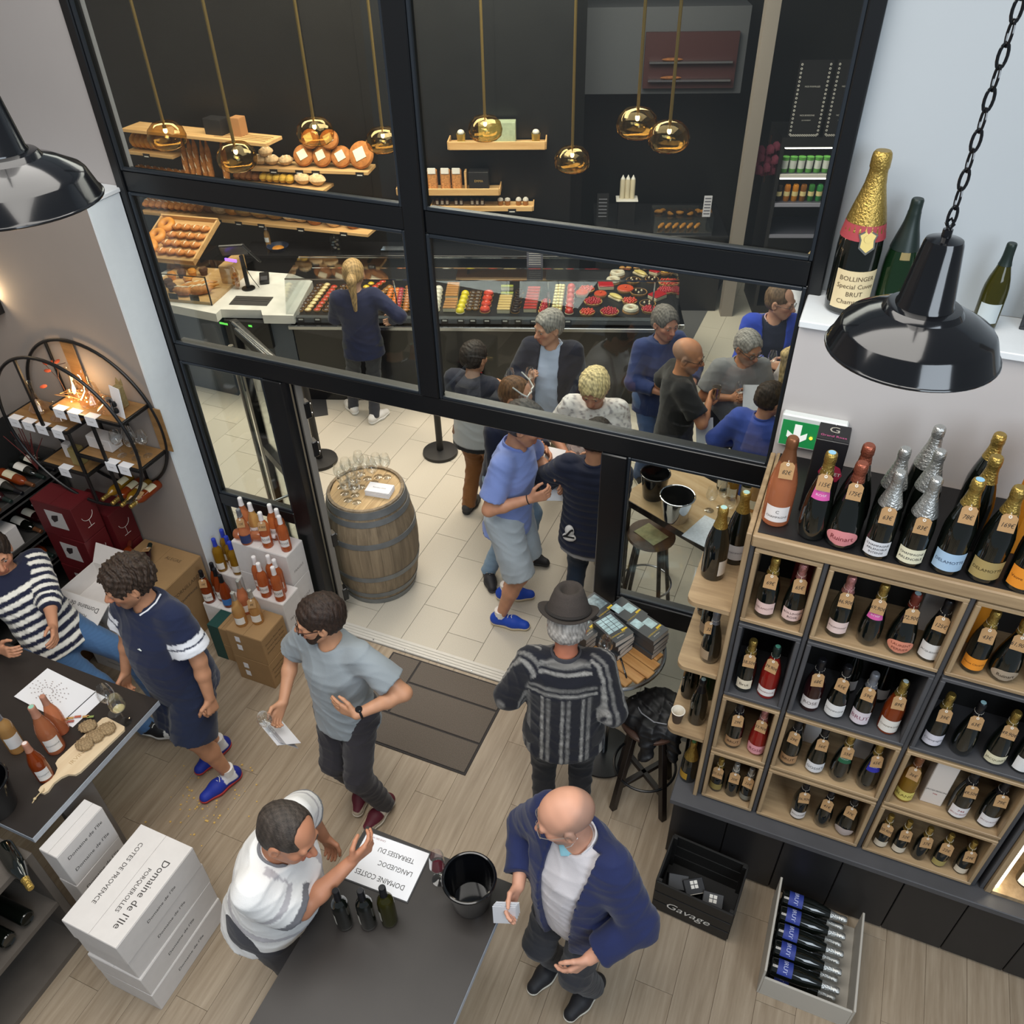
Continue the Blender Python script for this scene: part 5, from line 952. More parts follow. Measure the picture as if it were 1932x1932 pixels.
# ledge bottles and framed panel
bottle('huge champagne bottle with cream Bollinger label and red neck band on the ledge', (.005, 3.45, 3.15), kind='champ', sc=1.92, foil='gold', lab=LB('e2cfa4', 'BOLLINGER/Special Cuvee/BRUT/Champagne', '5a4a34', .018, .10, 58), az=-75, ft=.175)
tr_ = obj('neck_band', MB().lathe([((prof_r('champ', z)+.0016)*1.92, z*1.92) for z in (.160, .175, .19)], 24), None, (.005, 3.45, 3.15), m=mat('red_band', 'a8434a', .5)); tr_.parent = [o for o in S.objects if o.name.startswith('champagne_bottle') and 'huge' in (o.get('label') or '')][0]; tr_.location = (0, 0, 0)
cr = obj('crest', MB().prism([(0, -.055), (.03, -.03), (.028, 0), (.036, .02), (.018, .03), (0, .042), (-.018, .03), (-.036, .02), (-.028, 0), (-.03, -.03)], -.001, .001, T(0, -prof_r('champ', .165)*1.92-.004, .165*1.92, rx=PI/2-.30)), tr_.parent, m=mat('crest_dark', '3a382c', .4)); obj('crest_medal', MB().lathe([(0, .0012), (.014, .0012), (.014, .003), (0, .003)], 20, T(0, -prof_r('champ', .165)*1.92-.004, .167*1.92, rx=PI/2-.30)).prism([(0, -.046), (.024, -.026), (.022, 0), (.029, .017), (.014, .025), (0, .035), (-.014, .025), (-.029, .017), (-.022, 0), (-.024, -.026)], .0011, .0016, T(0, -prof_r('champ', .165)*1.92-.004, .165*1.92, rx=PI/2-.30)), cr, m=mat('crest_gold', 'b09a5a', .4, .5))
bottle('tall dark green bottle with black neck and small crest on the ledge', (.165, 3.47, 3.15), kind='champ', sc=1.42, glass='green', foil='dgreen', lab=LB('8a7a4c', '', '333333', .17, .20, 18), az=-80, ft=.19, name='wine_bottle')
bottle('small open olive green bottle standing on the ledge behind the lamp', (.52, 3.47, 3.15), kind='burg', sc=1.12, glass='olive', foil='dgreen', lab=LB('b9c2c4', '', '333333', .03, .10, 50), az=-90, ft=.225, name='wine_bottle')
fp = thing('slate_board', 'dark slate board leaning on the ledge at the right edge', 'board', (.80, 3.50, 3.15)); obj('slate', MB().box(-.14, .14, -.008, .008, 0, .30, .002), fp, rot=(-.12, 0, 0), m=mat('slate', '33363c', .6)); obj('frame', MB().box(-.15, .15, -.012, .004, -.0, .012, .002).box(-.15, -.138, -.012, .004, .012, .31, .002).box(.138, .15, -.012, .004, .012, .31, .002).box(-.138, .138, -.012, .004, .298, .31, .002), fp, rot=(-.12, 0, 0), m=mat('slate_frame', '24262a', .5))
# emergency exit sign
ex_ = thing('exit_sign', 'green emergency exit sign with white downward arrow on the wall', 'sign', (.0, 3.27, 2.575)); GRN = mat('exit_green', '1f8a4a', .4, emit=.25)
obj('housing', MB().box(-.135, .135, -.012, .03, -.01, .15, .006), ex_, m=mat('sign_white', 'e6ecea', .4)); obj('panel', MB().box(-.128, .128, -.0135, -.012, 0, .125), ex_, m=GRN)
obj('arrow', MB().prism([(-.075, .11), (-.045, .11), (-.045, .055), (-.018, .075), (-.018, .045), (-.06, .010), (-.102, .045), (-.102, .075), (-.075, .055)], -.001, .001, T(0, -.0145, 0, rx=PI/2)), ex_, m=mat('sign_arrow', 'eef2ee', .4, emit=.4))
obj('running_figure_plate', MB().box(.03, .12, -.0145, -.0135, .10, .118), ex_, m=mat('sign_arrow', 'eef2ee', .4)); obj('indicator_lamp', MB().ell((.0, -.016, .055), (.007, .004, .007), 10, 6), ex_, m=mat('amber_led', 'ff9a20', .3, emit=6))
# ================================================================ lamps, tables and things in the front of the shop
ENAM = mat('black_enamel', '0b0c0f', .12, 0, .5, coat=.25)
def pendant(label, x, y, z, n):
    o = thing('pendant_lamp', label, 'lamp', (x, y, z)); o.scale = (.83, .83, .83)
    obj('shade', MB().lathe([(.178, .004), (.183, 0), (.186, .004), (.182, .010), (.166, .052), (.158, .062), (.112, .088), (.086, .097), (.082, .104), (.078, .109), (.062, .112), (.057, .112), (.060, .105), (.080, .092), (.110, .080), (.154, .055), (.178, .004)], 48), o, m=ENAM)
    obj('neck', MB().lathe([(.062, .108), (.061, .116), (.058, .120), (.040, .248), (.037, .256), (.020, .260), (.010, .262), (.010, .278), (0, .279)], 36), o, m=ENAM)
    obj('rim', MB().tube([(.1845*math.cos(t), .1845*math.sin(t), .003) for t in np.linspace(0, 2*PI, 49)[:-1]], .0035, 8, True), o, m=ENAM)
    b = obj('bulb', MB().ell((0, 0, .045), (.032, .032, .045), 14, 10), o, m=mat('lamp_glass', 'e8e4dc', .3))
    obj('hook', MB().tube([(0, 0, .276), (.008, 0, .288), (0, 0, .300), (-.008, 0, .290), (0, 0, .278)], .0032, 6), o, m=ENAM)
    lk = MB().tube([(.0085*math.cos(t), 0, .0215*math.sin(t)+(.0 if 1 else 0)) for t in np.linspace(0, 2*PI, 15)[:-1]], .0030, 6, True).mesh('chain_link', ENAM)
    for k in range(n): obj('chain_link', lk, o, (0, 0, .304+.0365*k), (0, 0, (k % 2)*PI/2+.4))
    return o
pendant('black enamel pendant lamp on a chain before the champagne wall', .135, 1.585, 3.925, 34)
pendant('black enamel pendant lamp near the left wall', -1.50, 1.12, 4.165, 28)
# ---- glassware
WG = clear('wine_glass', 'fdfefe', .05, .65, power=2.4); 
def wineglass(label, loc, sc=1.0, wine=None, group=None, rot=None, bowl='wide'):
    o = thing('wine_glass', label, 'glass', loc, 0, group)
    if rot: o.rotation_euler = rot
    br = .042 if bowl == 'wide' else .034
    obj('foot', mcache(('wgf', sc), lambda: MB().lathe([(0, 0), (.033*sc, 0), (.034*sc, .0015*sc), (.02*sc, .004*sc), (.006*sc, .009*sc)], 24).mesh('foot', WG)), o)
    obj('stem', mcache(('wgs', sc), lambda: MB().lathe([(.006*sc, .008*sc), (.0036*sc, .02*sc), (.0036*sc, .085*sc), (.007*sc, .094*sc), (0, .098*sc)], 12).mesh('stem', WG)), o)
    obj('bowl', mcache(('wgb', sc, br), lambda: MB().lathe([(.004*sc, .094*sc), (.022*sc, .102*sc), (.036*sc, .120*sc), (br*sc, .142*sc), (br*.97*sc, .165*sc), (.031*sc, .205*sc), (.0300*sc, .205*sc), (br*.95*sc, .165*sc), (br*.97*sc, .142*sc), (.035*sc, .121*sc), (.021*sc, .103*sc), (0, .097*sc)], 28).mesh('bowl', WG)), o)
    if wine: obj('wine', mcache(('wgw', sc, wine), lambda: MB().lathe([(0, .0985*sc), (.020*sc, .1045*sc), (.030*sc, .114*sc), (0, .1142*sc)], 24).mesh('wine', mat('wine_'+wine, wine, .1, coat=.5))), o)
    return o
# ---- slatted bistro table with the books
tx, ty, tz = -.79, 3.195, 1.03
t = thing('bistro_table', 'round slatted wooden bistro table with metal rim beside the doorway', 'table', (tx, ty, 0), R(-24))
SL = wood('teak_slat', 'a5713c', 'c99a60', 5, (.08, 1, 1), .45, .1); rr = .30
for k in range(9):
    yy = -.272+.068*k; hw = math.sqrt(max(rr*rr-(abs(yy)+.03)**2, .0025)); obj('slat', MB().box(-hw, hw, yy-.031, yy+.031, tz-.022, tz, .003), t, m=SL)
obj('rim', MB().tube([(.308*math.cos(q), .308*math.sin(q), tz-.012) for q in np.linspace(0, 2*PI, 49)[:-1]], .012, 8, True), t, m=STEEL)
obj('under_frame', MB().box(-.28, .28, -.02, .02, tz-.045, tz-.022).box(-.02, .02, -.28, .28, tz-.045, tz-.022), t, m=BLK); obj('pedestal', MB().lathe([(0, .03), (.03, .03), (.03, tz-.045), (0, tz-.045)], 20), t, m=STEEL); obj('foot_plate', MB().lathe([(0, 0), (.20, 0), (.20, .015), (.04, .032), (0, .034)], 32), t, m=BLK)
COVER = mat('book_cover', '3a3d40', .35); PAGES = mat('book_pages', 'cdc3b6', .8, var=.12, vscale=3, stretch=(1, 1, 200)); YEL = mat('yellow_print', 'd8b830', .6); CYAN = mat('cover_photo_pale', 'a9c4c8', .4, var=.35, vscale=28); CYAN2 = mat('cover_photo_grey', '76878c', .4, var=.55, vscale=40)
def book(label, x, y, z, rz, style, group='stacked paperbacks on the bistro table', dims=(.135, .20, .038)):
    a, b, h = dims; o = thing('paperback_book', label, 'book', (x, y, z), R(rz), group)
    obj('page_block', MB().box(-a/2+.003, a/2-.002, -b/2+.002, b/2-.002, .0015, h-.0015), o, m=PAGES); obj('cover', MB().box(-a/2, a/2, -b/2, b/2, h-.0015, h).box(-a/2, a/2, -b/2, b/2, 0, .0015).box(-a/2, -a/2+.0015, -b/2, b/2, .0015, h-.0015), o, m=COVER)
    if style:
        pic = MB(); zz = h+.0006
        if style == 1: pic.box(-.055, .055, -.02, .085, h, zz)
        elif style == 2: pic.box(-.055, -.002, .02, .085, h, zz).box(.0, .055, -.03, .04, h, zz)
        else:
            for i in range(3):
                for j in range(5): pic.box(-.055+.038*i, -.055+.038*i+.034, -.03+.024*j, -.03+.024*j+.021, h, zz)
        obj('cover_picture', pic, o, m=CYAN if style != 1 else CYAN2)
        obj('title_band', MB().box(.022, .062, -.052, -.040, h, zz+.0004), o, m=YEL)
        for i, (s_, sz, mm, yy) in enumerate((('LONDON FUZZ', .014, YEL, -.058), ('Jean Bruno', .011, WPR, -.076))): textobj('title_print', s_, sz, mm, o, (-.012, yy, zz+.0006))
    return o
def stack(x, y, rz, n, style, where, jit=(0,)*4):
    z = tz
    for k in range(n):
        top = k == n-1
        book((f'dark paperback with picture cover on top of the {where} stack' if top else ('lowest', 'second lowest', 'third lowest')[k]+f' paperback in the {where} stack'), x+.003*((k*7) % 3-1), y+.003*((k*5) % 3-1), z, rz+jit[k % 4], style if top else 0); z += .0382
BR = R(-24)
def tl(u, v): return tx+u*math.cos(BR)-v*math.sin(BR), ty+u*math.sin(BR)+v*math.cos(BR)
for (u, v, rz, n, st, wh) in ((-.055, .19, 66, 3, 2, 'farthest book'), (-.195, .10, 66, 3, 1, 'left book'), (.13, .155, 66, 4, 2, 'window side book'), (.0, .01, 66, 4, 3, 'middle book'), (-.165, -.085, 66, 3, 1, 'near left book')):
    x, y = tl(u, v); stack(x, y, rz, n, st, wh, (0, 4, -3, -8) if st == 3 else (0, 0, 0, 0))
x, y = tl(.055, -.12); wineglass('empty wine glass standing on the slatted bistro table', (x, y, tz))
x, y = tl(.165, -.08); pn = thing('pen', 'black and silver pen lying on the bistro table', 'pen', (x, y, tz+.006), R(-60)); obj('barrel', MB().tube([(-.055, 0, 0), (.035, 0, 0)], .0055, 8), pn, m=STEEL); obj('grip', MB().tube([(.035, 0, 0), (.06, 0, 0), (.068, 0, 0)], [.0055, .005, .002], 8), pn, m=BLK); obj('cap', MB().tube([(-.075, 0, 0), (-.055, 0, 0)], .006, 8), pn, m=BLK)
x, y = tl(-.055, -.155); fl_ = thing('flyer', 'small grey flyer with yellow strip on the bistro table', 'flyer', (x, y, tz), R(-30)); obj('sheet', MB().box(-.055, .055, -.035, .035, 0, .002), fl_, m=mat('flyer_grey', '5f6664', .5, var=.4, vscale=50)); obj('strip', MB().box(.032, .05, -.034, .034, .002, .0026), fl_, m=YEL)
# ---- bar stool with a black jacket
st = thing('bar_stool', 'dark wooden bar stool with foot ring beside the champagne wall', 'stool', (-.475, 3.0, 0), R(8)); DW = mat('dark_stool_wood', '241c18', .4, var=.15, vscale=12)
obj('seat', MB().lathe([(0, .735), (.165, .735), (.18, .745), (.18, .762), (.165, .770), (.10, .766), (0, .762)], 36), st, m=mat('brown_seat', '4a3328', .35, var=.15, vscale=9))
for i in range(4):
    q = PI/4+i*PI/2; a, b = Vector((.11*math.cos(q), .11*math.sin(q), .735)), Vector((.215*math.cos(q), .215*math.sin(q), 0)); d = (b-a)
    obj('leg', MB().box(-.019, .019, -.019, .019, -.0, d.length, .003, M=Matrix.Translation(a) @ d.to_track_quat('Z', 'Y').to_matrix().to_4x4()), st, m=DW)
for i in range(2):
    q = PI/4+i*PI/2; obj('cross_stretcher', MB().box(-.19, .19, -.016, .016, .20+.0*i, .232, .003, M=Matrix.Rotation(q, 4, 'Z')), st, m=DW)
obj('foot_ring', MB().tube([(.185*math.cos(q), .185*math.sin(q), .30) for q in np.linspace(0, 2*PI, 41)[:-1]], .008, 8, True), st, m=BLK)
jk = Sd(); 
for a in ((-.50, 3.02, .80, .10), (-.40, 2.97, .80, .10), (-.36, 3.06, .79, .09), (-.55, 2.95, .79, .07), (-.44, 3.08, .82, .09)): jk.ell(a[:3], (a[3]*1.25, a[3]*1.1, a[3]*.55), .05)
jk.cap((-.34, 2.95, .80), (-.305, 2.90, .60), .05, .03, .05); jk.cap((-.46, 2.88, .80), (-.45, 2.82, .64), .06, .035, .05); jk.cap((-.58, 2.98, .80), (-.66, 2.96, .70), .05, .03, .05)
jm, jv = isosurf(jk, .008, lambda P, d: d+folds(P, .012)+.004*np.sin(60*P[:, 0]+40*P[:, 2])*np.sin(55*P[:, 1]), 'jacket'); jm.materials.append(mat('black_jacket_cloth', '101012', .55)); jo = tag(obj('draped_jacket', jm), 'black jacket thrown over the bar stool', 'jacket')
obj('zip_edge', MB().tube([(-.60, 3.03, .84), (-.52, 2.93, .862), (-.44, 2.90, .858), (-.36, 2.92, .85), (-.31, 2.90, .76)], .004, 6), jo, m=mat('zip_grey', '8b8b8f', .4))
# ---- door mat
mt = thing('door_mat', 'brown grey entrance mat of five joined panels before the threshold', 'mat', (-2.02, 3.07, 0)); MATM = mat('mat_pile', '6b6259', .95, var=.3, vscale=180, bump=.6, bscale=300)
obj('rubber_border', MB().box(-.47, .47, -.375, .375, 0, .005, .002), mt, m=mat('mat_rubber', '332f2e', .8))
for a in ((-.455, -.24, -.12, .36), (-.225, .455, .165, .36), (-.225, .455, -.12, .15), (-.455, .455, -.36, -.135)): obj('panel', MB().box(a[0], a[1], a[2], a[3], .005, .011, .002), mt, m=MATM)
# ---- foreground tasting table with sheet, bucket, bottles
def table(label, x0, x1, y0, y1, z, legs, edge):
    o = thing('tasting_table', label, 'table', ((x0+x1)/2, (y0+y1)/2, 0)); w, d = (x1-x0)/2, (y1-y0)/2
    obj('table_top', MB().box(-w+.002, w-.002, -d+.002, d-.002, z-.006, z), o, m=mat('dark_table_top', '2c2724', .4, var=.1, vscale=8)); obj('edge_band', MB().box(-w, w, -d, d, z-.045, z-.006, .002), o, m=edge)
    for (lx, ly, sx, sy) in legs: obj('leg_panel', MB().box(lx-(x0+x1)/2-sx, lx-(x0+x1)/2+sx, ly-(y0+y1)/2-sy, ly-(y0+y1)/2+sy, 0, z-.045, .003), o, m=mat('leg_grey', '6f6a66', .45))
    return o
GEDGE = mat('grey_edge_band', 'a4aab2', .4, var=.1, vscale=40)
table('black topped tasting table between the white polo and the navy jacket', -1.58, -.80, .70, 1.735, .92, [(-1.2, .9, .05, .05), (-1.2, 1.5, .05, .05)], GEDGE)
sh = thing('printed_sheet', 'white printed sheet lying upside down on the tasting table', 'sheet', (-1.385, 1.59, .92), R(182)); obj('board', MB().box(-.172, .172, -.128, .128, 0, .004), sh, m=mat('sheet_board', '3a3a3c', .6)); obj('paper', MB().box(-.166, .166, -.122, .122, .004, .005), sh, m=mat('white_paper', 'e9e9ec', .7))
for s_, yy, sz, xx in (('DOMAINE COSTES', .07, .036, .0), ('LANGUEDOC', .0, .034, -.045), ('TERRASSES DU', -.06, .034, -.02)): textobj('lettering', s_, sz, PRINT, sh, (xx, yy, .0056), sx=.85)
textobj('small_lettering', 'CAVE DES VINS', .012, mat('small_red', '8a4a4a', .7), sh, (.10, -.105, .0056))
wineglass('wine glass with a red drop beside the black bucket', (-1.125, 1.625, .92), 1.05, '5a1020', bowl='slim')
def bucket(label, x, y, z, r, h, m, name='ice_bucket', rimw=.012, inner=None, text_=None):
    o = thing(name, label, 'bucket', (x, y, z)); obj('wall', MB().lathe([(0, 0), (r*.72, 0), (r*.75, .01), (r, h), (r*.96, h), (r*.70, .012), (0, .012)], 40), o, m=m); obj('rim', MB().tube([(r*math.cos(q), r*math.sin(q), h) for q in np.linspace(0, 2*PI, 49)[:-1]], rimw*.5, 8, True), o, m=m)
    if inner: obj('liner', MB().lathe([(0, .014), (r*.69, .014), (r*.945, h*.96)], 40), o, m=inner)
    if text_: 
        v, f = text(text_, .03); obj('lettering', MB().add([((r*.90+.0015)*math.sin(x/r), -(r*.90+.0015)*math.cos(x/r), h*.5+y) for x, y, q in v], f).mesh('lettering', SILV, False), o, rot=(0, 0, .5))
    return o
bucket('large black spittoon bucket on the front tasting table', -.945, 1.59, .92, .115, .21, ENAM, rimw=.016)
for i, (x, y) in enumerate(((-1.425, 1.285), (-1.327, 1.325), (-1.248, 1.372))):
    bottle(('leftmost', 'middle', 'rightmost')[i]+' open bottle in the row at the near end of the sheet', (x, y, .92), kind='bdx', glass='dark' if i < 2 else 'olive', foil='black', lab=LB('d8d2c4', '', '333333', .05, .13, 55), az=200, name='wine_bottle', group='open bottles before the printed sheet')
# papers in the bald person's hand, glass and leaflet of the grey t-shirt person
pp = thing('paper_stack', 'folded white papers held by the bald person in navy', 'paper', (-.765, 1.56, .95), R(20))
for k in range(5): obj('leaf', MB().box(-.05+.004*k, .05+.004*k, -.0008, .0008, 0, .155+.004*k, M=T(0, .012*k-.02, 0, rx=.05*k)), pp, m=mat('white_paper', 'e9e9ec', .7))
wineglass('wine glass held tilted by the person in grey t-shirt', (-2.365, 2.045, .905), .95, rot=(.25, .12, 0))
lf = thing('folded_leaflet', 'white folded leaflet held by the person in grey t-shirt', 'leaflet', (-2.35, 2.03, .89), R(-25)); obj('leaf', MB().box(-.10, .10, -.001, .001, -.13, .03, M=T(0, 0, 0, rx=.9)), lf, m=mat('white_paper', 'e9e9ec', .7)); obj('leaf', MB().box(-.10, .10, -.001, .001, -.13, .03, M=T(0, .012, 0, rx=.55)), lf, m=mat('grey_print_paper', 'c9c8cc', .7))
# ---- left tasting table
table('long black tasting table with grey edge at the lower left', -5.0, -3.07, 1.06, 1.965, .92, [(-3.14, 1.36, .02, .10), (-4.8, 1.72, .03, .03)], GEDGE)
mp = thing('folded_map', 'unfolded white map sheet on the left tasting table', 'map', (-3.55, 1.765, .92), R(-4))
WP = mat('white_paper', 'e9e9ec', .7)
for k in range(3): obj('map_panel', MB().box(-.295+.197*k, -.295+.197*(k+1), -.115, .115, .002, .0035, M=T(0, 0, .004*(k % 2), ry=.02*(-1)**k)), mp, m=WP)
cl = MB()
for k in range(60):
    q = k*.45; rr_ = .02+.0012*k; cl.box(-.15+rr_*1.6*math.cos(q)-.004, -.15+rr_*1.6*math.cos(q)+.004, rr_*.8*math.sin(q)-.002, rr_*.8*math.sin(q)+.002, .0095, .010)
tag(obj('contour_print', cl, mp, m=mat('map_grey_print', '9a8f8c', .8)), kind='stuff')
for i, (x, y, c) in enumerate(((.12, -.08, 'c79a5a'), (.15, -.055, 'b8604a'), (.19, -.035, 'c79a5a'), (.10, -.10, 'd0a860'), (.14, -.095, 'a8584a'), (.215, -.025, '8fa05a'))): obj('plot_print', MB().box(-.018, .018, -.007, .007, 0, .0006), mp, (x, y, .0095), (0, 0, .6), m=mat('plot_'+c, c, .8))
wineglass('left of two wine glasses standing on the map', (-3.235, 1.80, .922), 1.08, rot=(.0, 0, 0)); wineglass('wine glass with a little white wine at the table corner', (-3.135, 1.775, .92), 1.05, 'cfc08a')
cbd = thing('cutting_board', 'pale wooden cutting board with handle and cord on the left table', 'cutting board', (-3.20, 1.50, .92), R(-5)); CB = wood('pale_beech', 'd3b892', 'e6d2b0', 4, (1, .1, 1), .5, .03)
out = [(-.07, .25), (.07, .25), (.085, .235), (.085, -.06), (.075, -.085), (.04, -.10), (.022, -.13), (.016, -.17), (.028, -.215), (.02, -.235), (0, -.24), (-.02, -.235), (-.028, -.215), (-.016, -.17), (-.022, -.13), (-.04, -.10), (-.075, -.085), (-.085, -.06), (-.085, .235)]
obj('board', MB().prism(out, 0, .014), cbd, m=CB); obj('cord', MB().tube([(0, -.215, .016), (.012, -.225, .022), (.004, -.25, .016), (0, -.275, .006), (.004, -.30, -.004), (.002, -.33, -.03)], .003, 6), cbd, m=mat('board_cord', 'cbb48a', .8)); obj('knot', MB().ell((.001, -.275, .008), (.008, .009, .007), 8, 6), cbd, m=mat('board_cord', 'cbb48a', .8))
textobj('engraving', 'IRVIN', .035, mat('burnt_mark', 'b89a70', .7), cbd, (0, -.01, .0146), (0, 0, 1.57))
BRD = mat('seeded_bread', '9a8260', .9, var=.45, vscale=140, bump=.8, bscale=90)
for i, (x, y, rz) in enumerate(((-3.285, 1.655, .3), (-3.20, 1.62, .2), (-3.175, 1.68, .35), (-3.215, 1.56, .1))):
    sd_ = Sd(); sd_.ell((0, 0, .018), (.048, .036, .016), .02); sd_.ell((.01, .01, .02), (.035, .034, .02), .02); m_, v_ = isosurf(sd_, .004, lambda P, d: d+.003*np.sin(300*P[:, 0])*np.sin(260*P[:, 1]), 'bread_slice'); m_.materials.append(BRD)
    tag(obj('bread_slice', m_, None, (x, y, .934), (0, 0, rz)), ('slice of seeded bread apart at the map side of the cutting board', 'middle slice of seeded bread on the cutting board', 'slice of seeded bread nearest the far end of the cutting board', 'slice of seeded bread nearest the board handle')[i], 'bread', 'bread slices on the cutting board')
bottle('large rosé bottle with white label at the cutting board', (-3.36, 1.50, .92), kind='burg', sc=1.2, glass='rose', foil='rosec', cap='8fc0aa', lab=LB('e0ddda', 'Domaine', '6a6a6a', .03, .11, 45), az=-30, name='wine_bottle')
bottle('smaller rosé bottle with white label at the table edge', (-3.27, 1.345, .92), kind='burg', sc=1.0, glass='amber', foil='rosec', cap='e6d6d0', lab=LB('e0ddda', 'Domaine', '6a6a6a', .03, .11, 45), az=-30, name='wine_bottle')
bottle('pale green bottle behind the rosé bottles on the left table', (-3.55, 1.42, .92), kind='bdx', sc=1.1, glass='pale', foil='grey', lab=LB('e0ddda', '', '6a6a6a', .05, .13, 55), az=-20, name='wine_bottle')
bottle('rosé bottle with glass stopper behind the large rosé bottle', (-3.42, 1.60, .92), kind='burg', sc=1.0, glass='rose', foil='rosec', az=-20, name='wine_bottle')
bucket('black ice bucket at the left end of the tasting table', -3.36, 1.12, .92, .12, .22, ENAM, rimw=.014, text_='VIN')
# cartons of the estate
WCT = mat('white_carton', 'd9d4d0', .75, var=.03); 
def stackc(label, x, y, rz, dims, n, top_prints, side_print, m=WCT, name='wine_carton', group=None, jit=.01):
    for k in range(n):
        top = k == n-1; carton(name, (label+', topmost of its stack' if top else label+(', lowest of the stack', ', second from the floor', ', third from the floor', ', fourth from the floor')[k]), 'carton', (x+rnd.uniform(-jit, jit), y+rnd.uniform(-jit, jit), dims[2]*k), dims, m, rz+rnd.uniform(-.02, .02), prints=(top_prints if top else [])+(side_print or []), group=group)
stackc('white wine carton in the stack beside the left table', -2.60, 1.13, 0, (.34, .54, .178), 4, [('topd', 'COTES DE PROVENCE', .034, (-.09, .02), PRINT), ('topd', 'Domaine de l’Ile', .055, (.10, -.02), PRINT), ('topd', 'PORQUEROLLES', .032, (.045, -.02), PRINT)], [('right', 'Domaine de l’Ile', .03, (0, 0), PRINT)], group='white cartons beside the left table')
stackc('white wine carton standing under the table edge', -3.00, 1.20, 0, (.12, .30, .28), 3, [], [('right', 'Domaine de l’Ile', .034, (0, .06), PRINT), ('right', 'Domaine de l’Ile', .034, (0, -.05), PRINT)], group='white cartons against the table leg', jit=.003)
# low rack at the lower left with lying bottles
rk = thing('low_bottle_rack', 'grey low bottle rack at the lower left corner under the table', 'rack', (-3.38, .70, 0)); RK = mat('rack_oak_grey', '5d564f', .5, var=.15, vscale=8)
obj('frame', MB().box(-.32, .32, -.34, -.30, 0, .86, .003).box(-.32, .32, .28, .32, 0, .86, .003).box(-.32, .32, -.30, .28, .82, .86, .003).box(-.32, .32, -.30, .28, .40, .43).box(-.32, .32, -.30, .28, 0, .04), rk, m=RK); obj('back_panel', MB().box(-.32, -.31, -.30, .28, .04, .82), rk, m=BLKP)
for i in range(4): bottle(('first', 'second', 'third', 'fourth')[i]+' bottle lying base outwards in the low grey rack', (-3.09, .50+.115*i, .49), kind='bdx', sc=1.1, foil='black', rot=Matrix.Rotation(-PI/2, 3, 'Y').to_quaternion(), name='wine_bottle', group='bottles in the low grey rack')
bottle('dark bottle lying on top of the low grey rack', (-3.18, .98, .905), kind='burg', sc=1.05, foil='gold', rot=(Matrix.Rotation(R(70), 3, 'Z') @ Matrix.Rotation(PI/2, 3, 'X')).to_quaternion(), name='wine_bottle')
# ---- slatted black crate with boxes, and crate of blue labelled bottles
cr_ = thing('slatted_crate', 'black slatted wooden crate with chalk lettering before the champagne wall', 'crate', (.0, 2.46, 0), R(-4)); CW = mat('black_crate_wood', '151413', .55, var=.2, vscale=10)
for s_ in (-1, 1):
    for k in range(3): obj('slat', MB().box(-.21, .21, s_*.15-.006, s_*.15+.006, .012+.098*k, .012+.098*k+.088, .002), cr_, m=CW); obj('slat', MB().box(s_*.21-.006, s_*.21+.006, -.144, .144, .012+.098*k, .012+.098*k+.088, .002), cr_, m=CW)
    for q in (-1, 1): obj('corner_post', MB().box(s_*.195-.012, s_*.195+.012, q*.135-.009, q*.135+.009, .0, .30, .002), cr_, m=CW)
obj('bottom_board', MB().box(-.205, .205, -.145, .145, .0, .012), cr_, m=CW); textobj('chalk_lettering', 'Gavage', .085, WPR, cr_, (-.02, -.1575, .11), (PI/2, 0, 0), shear=.3)
for i, (x, y, rz, t_) in enumerate(((-.06, 2.47, .55, .35), (.075, 2.46, .10, .45), (-.13, 2.50, .2, .5))):
    o = thing('gift_carton', ('black carton with white window mark tilted in the crate', 'black carton with white window mark standing upright in the crate', 'plain black carton at the left of the crate')[i], 'box', (x, y, .04), rz, 'black cartons in the crate'); o.rotation_euler = (t_, 0, rz)
    obj('body', MB().box(-.055, .055, -.04, .04, 0, .19, .003), o, m=mat('black_carton', '1b1c20', .5))
    if i < 2:
        pb = MB()
        for a in range(2):
            for b in range(2): pb.box(-.02+.022*a, -.002+.022*a, -.012+.022*b, .006+.022*b, .1905, .191)
        obj('window_mark', pb, o, m=WPR); obj('edge_strip', MB().box(-.055, .055, -.041, -.0385, .178, .190), o, m=mat('strip_cream', 'cfc8ba', .6))
bx = thing('bottle_crate', 'open pale crate holding blue labelled bottles before the champagne wall', 'crate', (.62, 2.36, 0)); 
obj('side_board', MB().box(-.225, -.213, -.26, .26, 0, .26, .002), bx, m=mat('crate_white_wood', 'b9b4aa', .7)); obj('side_board', MB().box(.213, .225, -.26, .26, 0, .20, .002), bx, m=mat('crate_white_wood', 'b9b4aa', .7)); obj('bottom_board', MB().box(-.213, .213, -.26, .26, 0, .012), bx, m=mat('crate_white_wood', 'b9b4aa', .7)); obj('front_board', MB().box(-.213, .213, -.26, -.248, .012, .18, .002), bx, m=mat('crate_white_wood', 'b9b4aa', .7))
qx = Matrix.Rotation(PI/2, 3, 'Y').to_quaternion()
for i in range(10):
    r_, k = divmod(i, 5); zz = .06+.088*r_
    bottle(f"{('lower', 'upper')[r_]} layer champagne bottle lying in the pale crate, {('nearest the base doors', 'second from the base doors', 'middle of the layer', 'fourth from the base doors', 'farthest from the base doors')[k]}", (.62-.19, 2.57-.095*k, zz), kind='champ', sc=1.05, foil='silver', lab=LB('2a3a8a', 'BRUT', 'c8d0f0', .03, .10, 60), rot=Matrix.Rotation(PI/2, 3, 'Y').to_quaternion() @ Matrix.Rotation(R(-90), 3, 'Z').to_quaternion(), group='bottles lying in the pale crate')
